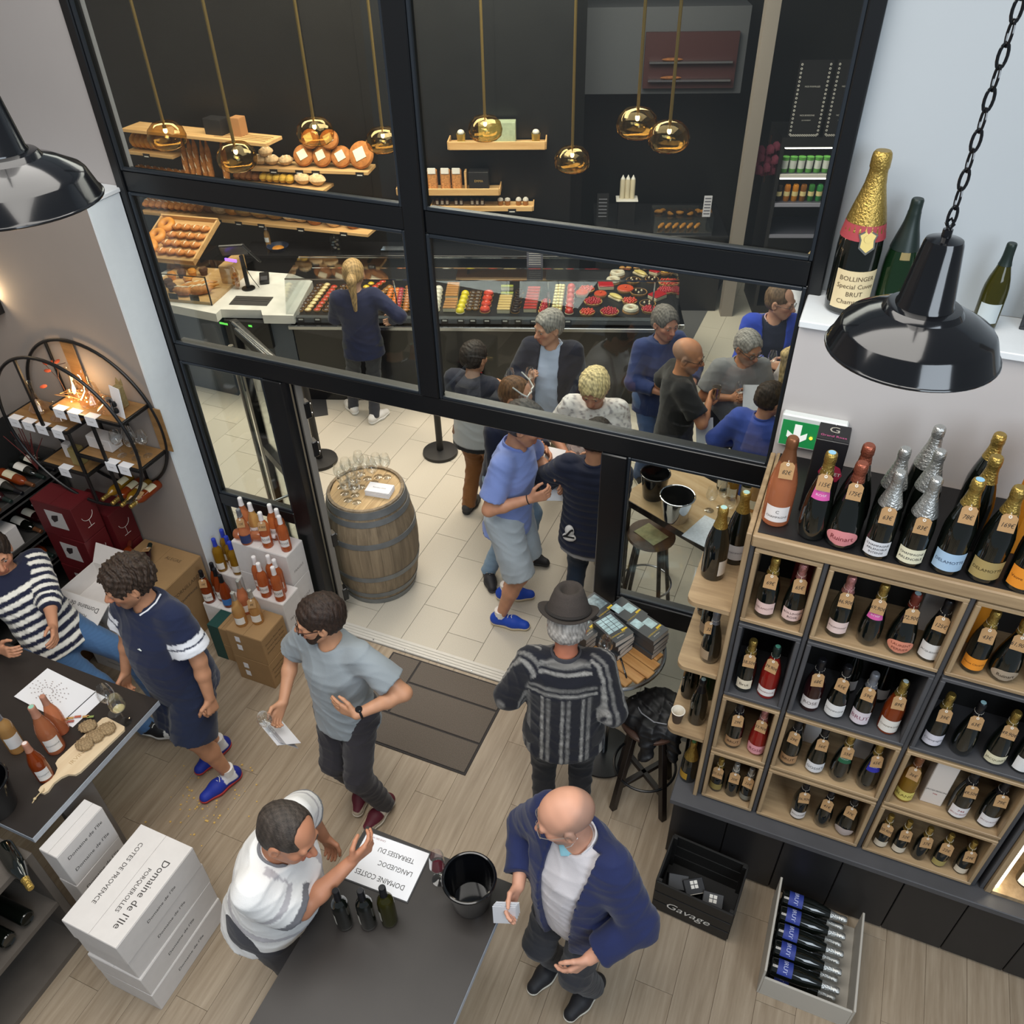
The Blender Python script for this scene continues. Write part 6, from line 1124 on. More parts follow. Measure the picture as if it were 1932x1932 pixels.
# ================================================================ left wall: ring shelf, rack, cartons
RC = (-4.43, 1.72); RY0, RY1, RR = 3.03, 3.285, .555
BAR = mat('black_bar', '131314', .4); OB = wood('aged_oak', '7a5a36', 'a07a4c', 4, (.1, 1, 1), .55, .1)
rg = thing('ring_shelf', 'round black metal wall shelf with oak boards and lit decanters', 'shelf', (RC[0], RY1, RC[1]-RR))
rp = lambda x, y, z: (x-RC[0], y-RY1, z-RC[1]+RR)
for y in (RY0, RY1-.01): obj('ring', MB().tube([rp(RC[0]+RR*math.cos(t), y, RC[1]+RR*math.sin(t)) for t in np.linspace(0, 2*PI, 65)[:-1]], .011, 8, True), rg, m=BAR)
def rbox(n, x0, x1, z0, z1, m, y0=RY0, y1=RY1): return obj(n, MB().box(*[v for p in zip(rp(x0, y0, z0), rp(x1, y1, z1)) for v in p], .002), rg, m=m)
for (x0, x1, z) in ((-4.97, -4.445, 1.73), (-4.50, -3.93, 1.91), (-4.83, -4.42, 1.395), (-4.43, -3.91, 1.565)):
    rbox('shelf_board', x0, x1, z-.010, z+.010, OB, RY0+.012, RY1-.012); rbox('front_bar', x0, x1, z-.012, z+.012, BAR, RY0-.006, RY0+.012); rbox('end_bar', x0-.008, x0+.008, z-.012, z+.012, BAR); rbox('end_bar', x1-.008, x1+.008, z-.012, z+.012, BAR)
for (x, z0, z1) in ((-4.645, 1.73, 2.23), (-4.435, 1.175, 1.73), (-4.18, 1.23, 1.91)):
    rbox('upright_bar', x-.011, x+.011, z0, z1, BAR, RY0-.004, RY0+.012); rbox('upright_bar', x-.011, x+.011, z0, z1, BAR, RY1-.012, RY1)
for (x, z0, z1) in ((-4.50, 1.92, 2.26), (-3.94, 1.575, 1.90)): rbox('back_board', x-.006, x+.10, z0, z1, OB, RY1-.012, RY1-.004)
for k, (x, z) in enumerate(((-4.9, 1.73), (-4.78, 1.73), (-4.66, 1.73), (-4.52, 1.73), (-4.42, 1.91), (-4.30, 1.91), (-4.16, 1.91), (-4.62, 1.395), (-4.14, 1.565), (-4.03, 1.565))):
    o = thing('shelf_card', ('leftmost', 'second', 'third', 'fourth')[k]+' white price card from the left on the left ring shelf board' if k < 4 else ('first', 'middle', 'right')[k-4]+' white price card on the upper ring shelf board' if k < 7 else ('white price card on the lowest ring shelf board', 'left price card on the right ring shelf board', 'right price card on the right ring shelf board')[k-7], 'card', (x, RY0-.008, z+.012), 0, 'white price cards on the ring shelf')
    obj('card_front', MB().box(-.046, .046, -.0012, 0, -.065, .0), o, m=WP); obj('card_top', MB().box(-.046, .046, -.0012, .05, .0, .0012), o, m=WP); textobj('card_print', 'Carafe', .014, mat('card_grey', '9a9690', .8), o, (0, -.002, -.03), (PI/2, 0, 0))
DG = clear('decanter_glass', 'fff6e6', .08, .8, power=2)
def decanter(label, loc, prof, handle=None):
    o = thing('decanter', label, 'decanter', loc, 0, 'glass decanters on the ring shelf'); obj('vessel', MB().lathe(prof, 28), o, m=DG)
    if handle: obj('handle', MB().tube(handle, .008, 8), o, m=DG)
    return o
FLK = [(0, .004), (.06, .0), (.085, .012), (.088, .03), (.06, .06), (.026, .10), (.018, .15), (.022, .20), (.034, .225)]
decanter('curved handled decanter on the lit upper board', (-4.26, 3.16, 1.922), [(r*.9, z) for r, z in FLK], [(.03, 0, .17), (.07, 0, .16), (.085, 0, .10), (.07, 0, .04)])
decanter('flat bottomed wide decanter at the right of the upper board', (-4.10, 3.15, 1.922), [(0, .002), (.08, 0), (.088, .015), (.07, .03), (.02, .06), (.015, .09)])
decanter('slim decanter beside the dry leaves', (-4.40, 3.18, 1.922), [(r*.7, z*1.05) for r, z in FLK]); decanter('tall decanter at the left of the left board', (-4.80, 3.16, 1.742), [(r*.75, z) for r, z in FLK]); decanter('small round decanter on the left board', (-4.60, 3.14, 1.742), [(r*.7, z*.55) for r, z in FLK])
l = bpy.data.lights.new('string_light_glow', 'POINT'); l.energy = 3.2; l.color = (1, .66, .34); l.shadow_soft_size = .05; lo_ = bpy.data.objects.new('string_light_glow', l); COL.objects.link(lo_); lo_.location = (-4.38, 3.13, 2.02)
fa = thing('fairy_lights', 'warm fairy lights coiled among the decanters', 'lights', (-4.35, 3.14, 1.922)); pts = [Vector((.12*math.sin(k*1.3)+.03*math.sin(k*.37), .05*math.cos(k*1.7), .01+.06*abs(math.sin(k*.9)))) for k in range(26)]; obj('wire', MB().tube(pts, .0012, 4), fa, m=mat('copper_wire', 'b88a50', .4, .6))
for k in range(0, 26, 2): obj('led', MB().ell(pts[k], (.005, .005, .005), 8, 6), fa, m=mat('warm_led', 'ffc070', .4, emit=9))
br_ = thing('dry_twig', 'dry twig with rust red leaves in the ring shelf', 'twig', (-4.47, 3.16, 1.922)); obj('stem', MB().tube([(0, 0, 0), (-.02, 0, .14), (.02, 0, .24), (.10, 0, .27)], .0025, 5).tube([(-.015, 0, .12), (-.09, 0, .22)], .002, 5), br_, m=mat('twig_brown', '4a2c1c', .8))
for k, (x, z) in enumerate(((-.09, .23), (-.06, .20), (-.11, .12), (.02, .25), (-.03, .27), (-.08, .26))): obj('leaf', MB().ell((x, 0, z), (.022, .004, .013), 8, 6), br_, m=mat('rust_leaf', 'a8482a', .7), rot=(0, 0, k*.5))
pk = thing('stopper_pack', 'white blister pack with wine stopper and pourer on the upper board', 'package', (-3.985, 3.10, 1.922), R(-12)); obj('card', MB().box(-.05, .05, -.002, .002, 0, .20, M=T(0, 0, 0, rx=-.12)), pk, m=WP); obj('pump', MB().tube([(-.02, -.02, .02), (-.02, -.012, .12)], .012, 10).box(-.04, .0, -.035, -.01, .115, .14), pk, m=STEEL)
for z in (.05, .095): obj('stopper', MB().lathe([(0, 0), (.014, 0), (.016, .012), (.011, .03), (0, .032)], 12, T(.022, -.022, z)), pk, m=BAR)
tag(obj('cork_display', MB().box(-.03, .03, -.03, .03, 0, .14, .003).prism([(-.03, 0), (-.01, .05), (.01, .02), (.03, .05), (.03, 0)], -.002, .002, T(0, .03, .14, rx=PI/2)), None, (-4.06, 3.20, 1.922), m=mat('cork_card', '8a7a52', .7, var=.3, vscale=40)), 'small patterned card display behind the stopper pack', 'display')
carton('gift_box', 'white carton with small emblem on the right ring board', 'box', (-4.31, 3.17, 1.577), (.20, .10, .09), WC, prints=[('front', 'Verre', .02, (.02, 0), PRINT)]); carton('gift_box', 'olive cardboard box on the lowest ring board', 'box', (-4.56, 3.12, 1.407), (.07, .07, .13), mat('olive_card', '8a7a4a', .7)); carton('gift_box', 'small red and white box on the lowest ring board', 'box', (-4.68, 3.16, 1.407), (.06, .05, .11), WC)
for k, (x, y) in enumerate(((-4.13, 3.12), (-4.08, 3.18), (-4.02, 3.13), (-3.97, 3.18))): wineglass(('left', 'rear middle', 'front middle', 'right')[k]+' wine glass on the right board of the ring shelf', (x, y, 1.577), .92, group='wine glasses on the ring shelf')
for k in range(4): bottle(('left', 'second', 'third', 'right')[k]+' small gold capped bottle lying at the foot of the ring', (-4.315+.082*k, RY1-.02, 1.238+.012*abs(k-1.2)), kind='bdx', sc=.92, glass='amber' if k % 2 else 'gold', foil='gold', lab=LB('d8cfae', '', '333333', .05, .13, 60), price='21€' if k == 3 else None, rot=Matrix.Rotation(PI/2, 3, 'X').to_quaternion() @ Matrix.Rotation(PI, 3, 'Z').to_quaternion(), name='wine_bottle', group='bottles lying in the ring shelf')
sc_ = thing('wall_sconce', 'small black wall lamp shining above the ring shelf', 'lamp', (-4.98, 3.3, 2.42)); obj('housing', MB().box(-.05, .05, -.09, 0, -.05, .05, .004), sc_, m=BAR); obj('glow_plate', MB().box(-.04, .04, -.08, -.01, .05, .052), sc_, m=mat('sconce_glow', 'ffd9a0', .5, emit=14))
l = bpy.data.lights.new('sconce_light', 'POINT'); l.energy = 3; l.color = (1, .75, .45); l.shadow_soft_size = .03; lo_ = bpy.data.objects.new('sconce_light', l); COL.objects.link(lo_); lo_.location = (-4.98, 3.24, 2.52)
rd = thing('dried_stalks', 'bundle of dark red dried stalks beside the ring shelf', 'dried plant', (-5.08, 3.14, 1.20))
for k in range(9): obj('stalk', MB().tube([(0, 0, 0), (.01*(k-4), .01*((k*3) % 5-2), .14), (.035*(k-4), .02*((k*3) % 5-2), .36-.02*abs(k-4))], [.004, .004, .0025], 5), rd, m=mat('red_stalk', '6a2a26', .8))
obj('tie', MB().tube([(.02*math.cos(t), .02*math.sin(t), .12) for t in np.linspace(0, 2*PI, 13)[:-1]], .004, 5, True), rd, m=STRING)
# bottle rack along the side wall
rk = thing('bottle_rack', 'dark grey bottle rack with slanted rows along the side wall', 'rack', (-5.2, 2.4, 0)); RG = mat('rack_grey', '4c4a48', .45, .3, var=.12, vscale=6)
XF = -5.0
for z in (1.14, .79, .55, .18):
    obj('shelf_board', MB().box(-.2, XF+5.2, -1.5, .88, z-.03, z, .002), rk, m=RG); obj('front_lip', MB().box(XF+5.2-.012, XF+5.2, -1.5, .88, z-.045, z+.03, .002), rk, m=RG)
for y in (-1.5, -.3, .86): obj('upright', MB().box(-.2, XF+5.19, y, y+.02, 0, 1.3, .002), rk, m=RG)
obj('back_panel', MB().box(-.2, -.19, -1.5, .88, 0, 1.5), rk, m=mat('rack_back', '1c1b1a', .6))
LC = ('dcd4c2', 'e2ddd2', 'd2c7a8', 'c9c4ba'); rq = Matrix.Rotation(PI/2, 3, 'Y').to_quaternion()
def lying(label, x, y, z, i, group, tilt=.12): bottle(label, (x, y, z), kind='bdx' if i % 3 else 'burg', glass=('dark', 'dark', 'amber', 'dark', 'dkrose')[i % 5], foil=('black', 'dgreen', 'bronze')[i % 3], lab=LB(LC[i % 4], '', '333333', .05, .14, 62), rot=(Matrix.Rotation(PI/2+tilt, 3, 'Y') @ Matrix.Rotation(R(-90), 3, 'Z')).to_quaternion(), name='wine_bottle', group=group)
ORD = ('nearest the wall', 'second from the wall', 'third from the wall', 'fourth from the wall', 'fifth from the wall', 'sixth from the wall')
for zi, (z, nm) in enumerate(((1.14, 'top'), (.79, 'middle'), (.55, 'lower'))):
    for k in range(6 if zi != 1 else 4): lying(f'wine bottle lying on the {nm} rack shelf, {ORD[k]}', XF-.285, 3.20-.098*k, z+.072, k+zi*2, f'bottles on the {nm} rack shelf')
carton('wine_carton', 'long white carton standing on the middle rack shelf', 'carton', (XF-.10, 2.56, .80), (.16, .44, .18), WCT, prints=[('right', 'GRAND CRU CLASSE', .02, (0, .04), PRINT)])
# dark red glass cartons, stacked by the wall
REDC = mat('dark_red_glass_carton', '5a1218', .5, var=.06, vscale=5); 
def redbox(label, x, y, z, dims, rz=0):
    o = carton('glass_carton', label, 'carton', (x, y, z), dims, REDC, rz, group='dark red glass cartons'); a, b, c = dims
    obj('window_label', MB().box(-a*.22, a*.22, -b/2-.0015, -b/2, c*.28, c*.78), o, m=mat('carton_label_grey', 'b9b4b2', .6)); obj('glass_drawing', MB().prism([(-.03, .03), (.03, .045), (.012, -.005), (-.03, -.03), (-.045, 0)], -.0006, .0006, T(.0, -b/2-.002, c*.54, rx=PI/2)), o, m=mat('drawing_dark', '2a2022', .6))
    v = [Vector((a/2+.001, .05*math.cos(t)*(1 if math.sin(t) < .3 else .8), c*.62+.05*math.sin(t))) for t in np.linspace(-PI*.95, PI*.0+.0, 12)]; obj('goblet_outline', MB().tube(v, .0016, 4).tube([Vector((a/2+.001, 0, c*.62-.05)), Vector((a/2+.001, 0, c*.28))], .0016, 4).tube([Vector((a/2+.001, -.03, c*.27)), Vector((a/2+.001, .03, c*.27))], .0016, 4), o, m=WPR)
    return o
for k in range(4): redbox('dark red glass carton in the left stack, '+('lowest', 'second from the floor', 'third from the floor', 'topmost')[k], -4.69, 2.965, .30*k, (.36, .20, .298), .03*(k % 2))
for k in range(3): redbox('dark red glass carton in the right stack, '+('lowest', 'middle', 'topmost')[k], -4.66, 3.185, .33*k, (.38, .20, .328), -.02*(k % 2))
bw = thing('gift_bow', 'red and gold gift bow on the floor by the red cartons', 'bow', (-4.44, 2.80, .0)) if 0 else None
# brown carton with two bottles on it
BRC = mat('kraft_carton', '9c7c54', .75, var=.06, vscale=10); BPR = mat('carton_print', '5a4630', .8)
carton('wine_carton', 'large brown wine carton with black print under the ring shelf', 'carton', (-4.19, 3.075, 0), (.52, .42, .62), BRC, prints=[('front', 'CORNILLARD', .05, (0, .20), BPR), ('front', 'ALEXANDRINE CUVEE', .026, (0, .12), PRINT), ('right', 'CORNILLARD', .045, (0, .18), BPR), ('right', 'CHAMPAGNE', .03, (0, .1), PRINT), ('top', 'ALEGRE', .04, (.1, .1), BPR)])
bottle('rosé bottle with red capsule lying on the large brown carton', (-4.30, 2.93, .665), kind='bdx', glass='amber', foil='brown', lab=LB('e2dcd6', 'ROSE', '6a5a58', .05, .13, 60), rot=(Matrix.Rotation(R(35), 3, 'Z') @ Matrix.Rotation(-PI/2+.03, 3, 'X')).to_quaternion(), name='wine_bottle'); bottle('dark bottle with cream label and tag lying on the large brown carton', (-4.16, 2.95, .668), kind='burg', glass='dkrose', foil='dgreen', lab=LB('e2dcc6', '', '6a5a58', .04, .12, 60), price='24€', rot=(Matrix.Rotation(R(30), 3, 'Z') @ Matrix.Rotation(-PI/2+.03, 3, 'X')).to_quaternion(), name='wine_bottle')
# white estate cartons behind the navy polo, with an open flap on top
stackc('white estate carton behind the navy polo', -4.27, 2.70, .0, (.42, .30, .15), 4, [], [('front', 'Domaine de l’Ile', .024, (0, 0), mat('grey_print', '8a8480', .8))], group='white estate cartons behind the navy polo')
oc = thing('open_carton', 'open white estate carton with raised flap and upside down lettering', 'carton', (-4.27, 2.70, .60), 0); obj('body', MB().box(-.21, .21, -.15, -.145, 0, .15).box(-.21, .21, .145, .15, 0, .15).box(-.21, -.205, -.145, .145, 0, .15).box(.205, .21, -.145, .145, 0, .15).box(-.205, .205, -.145, .145, 0, .004), oc, m=WCT)
fl = obj('flap', MB().box(-.21, .21, -.0025, .0025, -.15, .0, M=T(0, -.15, .15, rx=R(-62))), oc, m=WCT); obj('flap', MB().box(-.21, .21, -.0025, .0025, 0, .14, M=T(0, .15, .15, rx=R(-35))), oc, m=WCT)
v, f = text('Domaine de l’Ile', .05); v2, f2 = text('PORQUEROLLES', .026); MF = T(0, -.15, .15, rx=R(-62)); obj('flap_lettering', MB().add([tuple(MF @ Vector((-x, -.004, -.055-y))) for x, y, z in v], f).add([tuple(MF @ Vector((-x, -.004, -.11-y))) for x, y, z in v2], f2).mesh('flap_lettering', PRINT, False), fl)
# low box with lying bottles
lb = thing('low_wooden_box', 'low brown box with wine bottles lying on it near the rack', 'box', (-4.72, 2.62, 0), R(6)); obj('body', MB().box(-.17, .17, -.13, .13, 0, .20, .003), lb, m=mat('brown_box_wood', '6a4c30', .7, var=.1, vscale=8)); obj('lid_rim', MB().box(-.175, .175, -.135, .135, .20, .212, .003), lb, m=mat('brown_box_rim', '8a6a44', .7))
for k in range(3): lying(('nearest', 'middle', 'farthest')[k]+' wine bottle lying on the low brown box', -4.86, 2.54+.085*k, .255, k*3, 'bottles on the low brown box', 0)
# ================================================================ the rosé display by the door
WC2 = mat('white_display_carton', 'dcd9d7', .7, var=.03)
def cart(label, x0, x1, y0, y1, z0, z1, m, prints=()): return carton('wine_carton', label, 'carton', ((x0+x1)/2, (y0+y1)/2, z0), (x1-x0-.004, y1-y0-.004, z1-z0-.001), m, prints=prints, group='cartons of the rosé display')
FRG = [('right', 'FRAGILE', .03, (0, -.04), mat('grey_print', '8a8480', .8))]
cart('lowest white carton at the back of the rosé display', -3.62, -3.15, 3.31, 3.51, 0, .28, WC2); cart('second white carton at the back of the rosé display', -3.62, -3.15, 3.31, 3.51, .28, .56, WC2, FRG); cart('topmost white carton at the back of the rosé display', -3.62, -3.15, 3.31, 3.51, .56, .84, WC2, FRG)
cart('lower white carton in front step of the rosé display', -3.38, -3.10, 3.11, 3.30, 0, .29, WC2); cart('upper white carton in front step of the rosé display', -3.38, -3.10, 3.11, 3.30, .29, .58, WC2, FRG)
cart('white carton under the blue capped bottles', -3.875, -3.64, 3.30, 3.51, 0, .47, WC2); cart('low white carton under the black capped rosé bottles', -3.86, -3.60, 3.10, 3.29, 0, .33, WC2)
FP = [('right', s_, .022, (0, z_), BPR) for s_, z_ in (('Domaine Pierre Martin', .05), ('Sancerre Blanc Rouge', .01), ('Domaine Pierre Martin', -.03))]
cart('lower brown carton of the pair in front of the rosé display', -3.40, -3.10, 2.83, 3.09, 0, .25, BRC, FP); cart('upper brown carton of the pair in front of the rosé display', -3.40, -3.10, 2.83, 3.09, .25, .50, BRC, FP)
for z in (.06, .14, .33, .41): obj('label_sticker', MB().box(-3.33, -3.29, 2.8295, 2.8305, z, z+.05), None, m=WP).parent = None
for o in [o for o in S.objects if o.name.startswith('label_sticker')]:
    t_ = [q for q in S.objects if q.get('label') == ('lower' if o.data.vertices[0].co.z < .25 else 'upper')+' brown carton of the pair in front of the rosé display'][0]; o.parent = t_; o.location = -Vector(t_.location)
gb_ = cart('low brown carton with dark green band beside the brown pair', -3.68, -3.43, 2.93, 3.09, 0, .17, BRC); obj('green_band', MB().box(-.1245, -.03, -.0805, .0805, .0, .1705), gb_, m=mat('green_band', '17433e', .6))
gb2 = cart('upper brown carton with dark green band beside the brown pair', -3.68, -3.43, 2.93, 3.09, .17, .34, BRC); obj('green_band', MB().box(-.1245, -.03, -.0805, .0805, .0, .1705), gb2, m=mat('green_band', '17433e', .6))
LR = LB('e3dedb', 'ROSE', '5a5450', .05, .11, 50)
def rb(label, x, y, z, glass='pink', foil='white', lab=LR, price=None, kind='bdx', az=-60, sc=1.0, **k): return bottle(label, (x, y, z), kind=kind, sc=sc, glass=glass, foil=foil, lab=lab, price=price, az=az, name='wine_bottle', group='bottles of the rosé display', **k)
for i, (x, y, kd, gl, pr) in enumerate(((-3.57, 3.455, 'burg', 'rose', None), (-3.47, 3.43, 'burg', 'pale', None), (-3.34, 3.37, 'bdx', 'pink', '9,90€'), (-3.33, 3.465, 'bdx', 'pink', None), (-3.255, 3.44, 'bdx', 'pink', None), (-3.195, 3.385, 'bdx', 'pink', None))):
    rb(('leftmost white capped rosé on the topmost carton', 'pale rosé second from left on the topmost carton', 'tagged white capped rosé at the front of the topmost carton', 'rearmost white capped rosé on the topmost carton', 'second white capped rosé from the right on the topmost carton', 'rightmost white capped rosé on the topmost carton')[i], x, y, .84, gl, 'white', LR, pr, kd)
rb('grey capped rosé with dark blue label on the topmost carton', -3.50, 3.345, .84, 'rose', 'grey', LB('2f3c66', '', '2f3c66', .02, .09, 62), '12€', 'burg')
bottle('clear rosé bottle lying on the topmost white carton', (-3.60, 3.35, .885), kind='bdx', glass='rose', foil='white', lab=LB('e6e0da', '', '333333', .04, .13, 62), rot=(Matrix.Rotation(R(-75), 3, 'Z') @ Matrix.Rotation(-PI/2, 3, 'X')).to_quaternion(), name='wine_bottle', group='bottles of the rosé display')
for i, (x, y) in enumerate(((-3.335, 3.20), (-3.265, 3.155), (-3.25, 3.245), (-3.185, 3.225), (-3.15, 3.16))): rb(('leftmost', 'front left', 'rear', 'right rear', 'rightmost')[i]+' white capped rosé of five on the front step carton', x, y, .58)
for i, (x, y, gl) in enumerate(((-3.32, 2.92, 'pale'), (-3.23, 2.98, 'pale'), (-3.36, 3.03, 'rose'))): rb(('nearest', 'right', 'left')[i]+' silver capped bottle on the upper brown carton', x, y, .50, gl, 'silver', LB('e6e2da', '', '333333', .03, .09, 50), '8€' if i == 1 else None, 'burg')
for i, (x, y) in enumerate(((-3.82, 3.145), (-3.74, 3.20), (-3.66, 3.16), (-3.80, 3.24))): rb(('tagged', 'middle', 'right', 'rear')[i]+' black capped rosé on the low white carton', x, y, .33, 'amber', 'black', LB('e6e2da', 'LE VIN', '333333', .03, .10, 50) if i != 2 else LB('3f74b8', '', '333333', .03, .09, 50), '10€' if i == 0 else None, 'burg')
for i, (x, y) in enumerate(((-3.82, 3.345), (-3.75, 3.40), (-3.83, 3.45), (-3.69, 3.36), (-3.70, 3.46))): rb(('front left', 'middle', 'rear left', 'front right', 'rear right')[i]+' blue capped golden wine bottle by the window post', x, y, .47, 'gold', 'blue', LB('e6e2da', '', '333333', .03, .09, 45), None, 'bdx')
# ================================================================ barrel with glasses, in the mall
bx_, by_, BH = -2.97, 4.10, .93
ba = thing('wine_barrel', 'upright oak wine barrel with metal hoops outside the door', 'barrel', (bx_, by_, 0)); ST = wood('barrel_stave', '6a5c4a', '94836a', 4, (1, 1, .07), .65, .16)
def brad(z): return .285+.065*math.sin(PI*z/BH)
nst = 26; zs_ = np.linspace(0, BH, 13)
def stave():
    b = MB(); vs = []; da_ = PI/nst*.985
    for z in zs_:
        r = brad(z)
        for (rr_, a) in ((r, -da_), (r, da_), (r-.022, da_), (r-.022, -da_)): vs.append((rr_*math.cos(a), rr_*math.sin(a), z))
    fs = [(i*4+j, i*4+(j+1) % 4, (i+1)*4+(j+1) % 4, (i+1)*4+j) for i in range(len(zs_)-1) for j in range(4)]+[(3, 2, 1, 0), tuple(4*(len(zs_)-1)+j for j in range(4))]
    return b.add(vs, fs).mesh('stave', ST)
sm_ = stave()
for k in range(nst): obj('stave', sm_, ba, rot=(0, 0, 2*PI*k/nst))
for z, w in ((.03, .05), (.11, .045), (.30, .045), (.63, .045), (.82, .045), (.89, .055)): obj('hoop', MB().lathe([(brad(z-w/2)+.0005, z-w/2), (brad(z-w/2)+.004, z-w/2), (brad(z+w/2)+.004, z+w/2), (brad(z+w/2)+.0005, z+w/2)], 48), ba, m=mat('hoop_zinc', '76797a', .5, .4, var=.2, vscale=10))
HW = wood('barrel_head', 'a88a5e', 'cdb184', 4, (1, .08, 1), .6, .08)
for k in range(7):
    x0 = -.264+.0755*k; x1 = x0+.0735; xm = max(abs(x0), abs(x1)); hl_ = math.sqrt(max(.264**2-(min(abs(x0), abs(x1)))**2, .001)); h2 = math.sqrt(max(.2645**2-xm**2, .0001)); pts_ = [(x0, -math.sqrt(max(.265**2-x0**2, 1e-5))), ((x0+x1)/2, -math.sqrt(.265**2-((x0+x1)/2)**2)), (x1, -math.sqrt(max(.265**2-x1**2, 1e-5))), (x1, math.sqrt(max(.265**2-x1**2, 1e-5))), ((x0+x1)/2, math.sqrt(.265**2-((x0+x1)/2)**2)), (x0, math.sqrt(max(.265**2-x0**2, 1e-5)))]
    obj('head_board', MB().prism(pts_, BH-.03, BH-.015), ba, m=HW)
gi = 0
for (u, v) in ((-.20, -.04), (-.13, -.10), (-.06, -.16), (-.19, .04), (-.11, -.02), (-.04, -.09), (.02, -.16), (-.13, .07), (-.05, .01), (-.14, .15), (-.06, .12), (.01, .17), (.08, .19), (.02, .09)):
    gi += 1; wineglass(('frontmost left', 'front second', 'front third', 'left edge', 'second row left', 'second row middle', 'front right', 'third row left', 'centre', 'back left', 'back second', 'back third', 'back right', 'right of centre')[gi-1]+' empty wine glass standing on the barrel head', (bx_+u*.92, by_+v, BH-.015), 1.0, group='wine glasses on the barrel')
for k in range(8): tag(obj('brochure', MB().box(-.095, .095, -.055, .055, 0, .0055), None, (bx_+.12+.002*(k % 3), by_+.0+.002*(k % 2), BH-.015+.0058*k), (0, 0, .12+.015*(k % 3)), m=WP), ('lowest', 'second lowest', 'third lowest', 'fourth lowest', 'fourth highest', 'third highest', 'second highest', 'topmost')[k]+' white brochure in the pile on the barrel', 'brochure', 'pile of brochures on the barrel')
textobj('print', 'Rendez vous', .02, mat('grey_print', '8a8480', .8), [o for o in S.objects if o.get('label') == 'topmost white brochure in the pile on the barrel'][0], (0, 0, .0061))
def stanchion(label, x, y, belt=None):
    o = thing('stanchion', label, 'stanchion', (x, y, 0), 0, 'queue stanchions'); obj('base', MB().lathe([(0, 0), (.17, 0), (.172, .006), (.168, .03), (.03, .045), (0, .046)], 36), o, m=mat('stanchion_black', '1d1d1e', .5)); obj('post', MB().lathe([(.032, .04), (.032, .93), (0, .93)], 20), o, m=mat('stanchion_black', '1d1d1e', .5)); obj('head', MB().lathe([(.036, .92), (.038, .93), (.038, 1.0), (.03, 1.01), (0, 1.01)], 20), o, m=BAR)
stanchion('black queue stanchion in the middle of the doorway', -3.30, 5.86); stanchion('black queue stanchion behind the open glass door', -4.33, 5.32)
# high table outside the right hand pane
hm_ = thing('high_table', 'dark edged high table with buckets and papers beyond the right pane', 'table', (-.60, 4.62, 0), R(-25)); obj('table_top', MB().box(-.46, .46, -.30, .30, 1.02, 1.05, .004), hm_, m=wood('light_table_wood', 'b08f62', 'cdb088', 3, (.1, 1, 1), .5, .02)); obj('edge', MB().box(-.465, .465, -.305, -.30, 1.0, 1.05), hm_, m=DW)
for sx in (-1, 1):
    for sy in (-1, 1): obj('leg', MB().box(sx*.42-.02, sx*.42+.02, sy*.26-.02, sy*.26+.02, 0, 1.02, .003), hm_, m=DW)
bucket('polished steel wine bucket on the high table', -.73, 4.44, 1.05, .115, .19, CHROME, inner=BLKP); bucket('black ice bucket behind the steel bucket', -.93, 4.62, 1.05, .10, .20, ENAM)
for i, (x, y, g, f) in enumerate(((-.42, 4.80, 'gold', 'gold'), (-.33, 4.85, 'green', 'gold'), (-.50, 4.88, 'green', 'black'), (-.26, 4.72, 'pale', 'white'))): bottle(('yellow', 'green gold capped', 'green black capped', 'pale white capped')[i]+' wine bottle at the back of the high table', (x, y, 1.05), kind='burg', glass=g, foil=f, lab=LB('dcd6c4', '', '333333', .03, .1, 50), name='wine_bottle', group='bottles on the high table')
for i, (x, y) in enumerate(((-.53, 4.60), (-.46, 4.66), (-.40, 4.55))): wineglass(('left', 'rear', 'right')[i]+' wine glass beside the steel bucket on the high table', (x, y, 1.05), .95, group='wine glasses on the high table')
tag(obj('clipboard_paper', MB().box(-.10, .10, -.14, .14, 0, .004), None, (-.50, 4.37, 1.05), (0, 0, R(-20)), m=mat('pale_form', 'd4dae4', .7, var=.12, vscale=60)), 'printed form lying on the near edge of the high table', 'paper')
s2 = thing('round_stool', 'round wooden stool with foot ring beyond the right pane', 'stool', (-.90, 4.14+.42, 0)); obj('seat', MB().lathe([(0, .72), (.16, .72), (.175, .735), (.17, .755), (0, .76)], 32), s2, m=mat('walnut_seat', '6a5140', .45, var=.2, vscale=9))
for i in range(4):
    q = PI/4+i*PI/2; a, b = Vector((.12*math.cos(q), .12*math.sin(q), .72)), Vector((.22*math.cos(q), .22*math.sin(q), 0)); obj('leg', MB().tube([a, b], .016, 8), s2, m=DW)
obj('foot_ring', MB().tube([(.185*math.cos(q), .185*math.sin(q), .28) for q in np.linspace(0, 2*PI, 41)[:-1]], .008, 8, True), s2, m=STEEL)
tag(obj('picture_sheet', MB().box(-.10, .10, -.075, .075, 0, .002), None, (-.90, 4.55, .76), (0, 0, R(-30)), m=mat('map_green_print', 'c9c99a', .7, var=.3, vscale=20)), 'green and cream printed sheet lying on the round stool', 'paper')
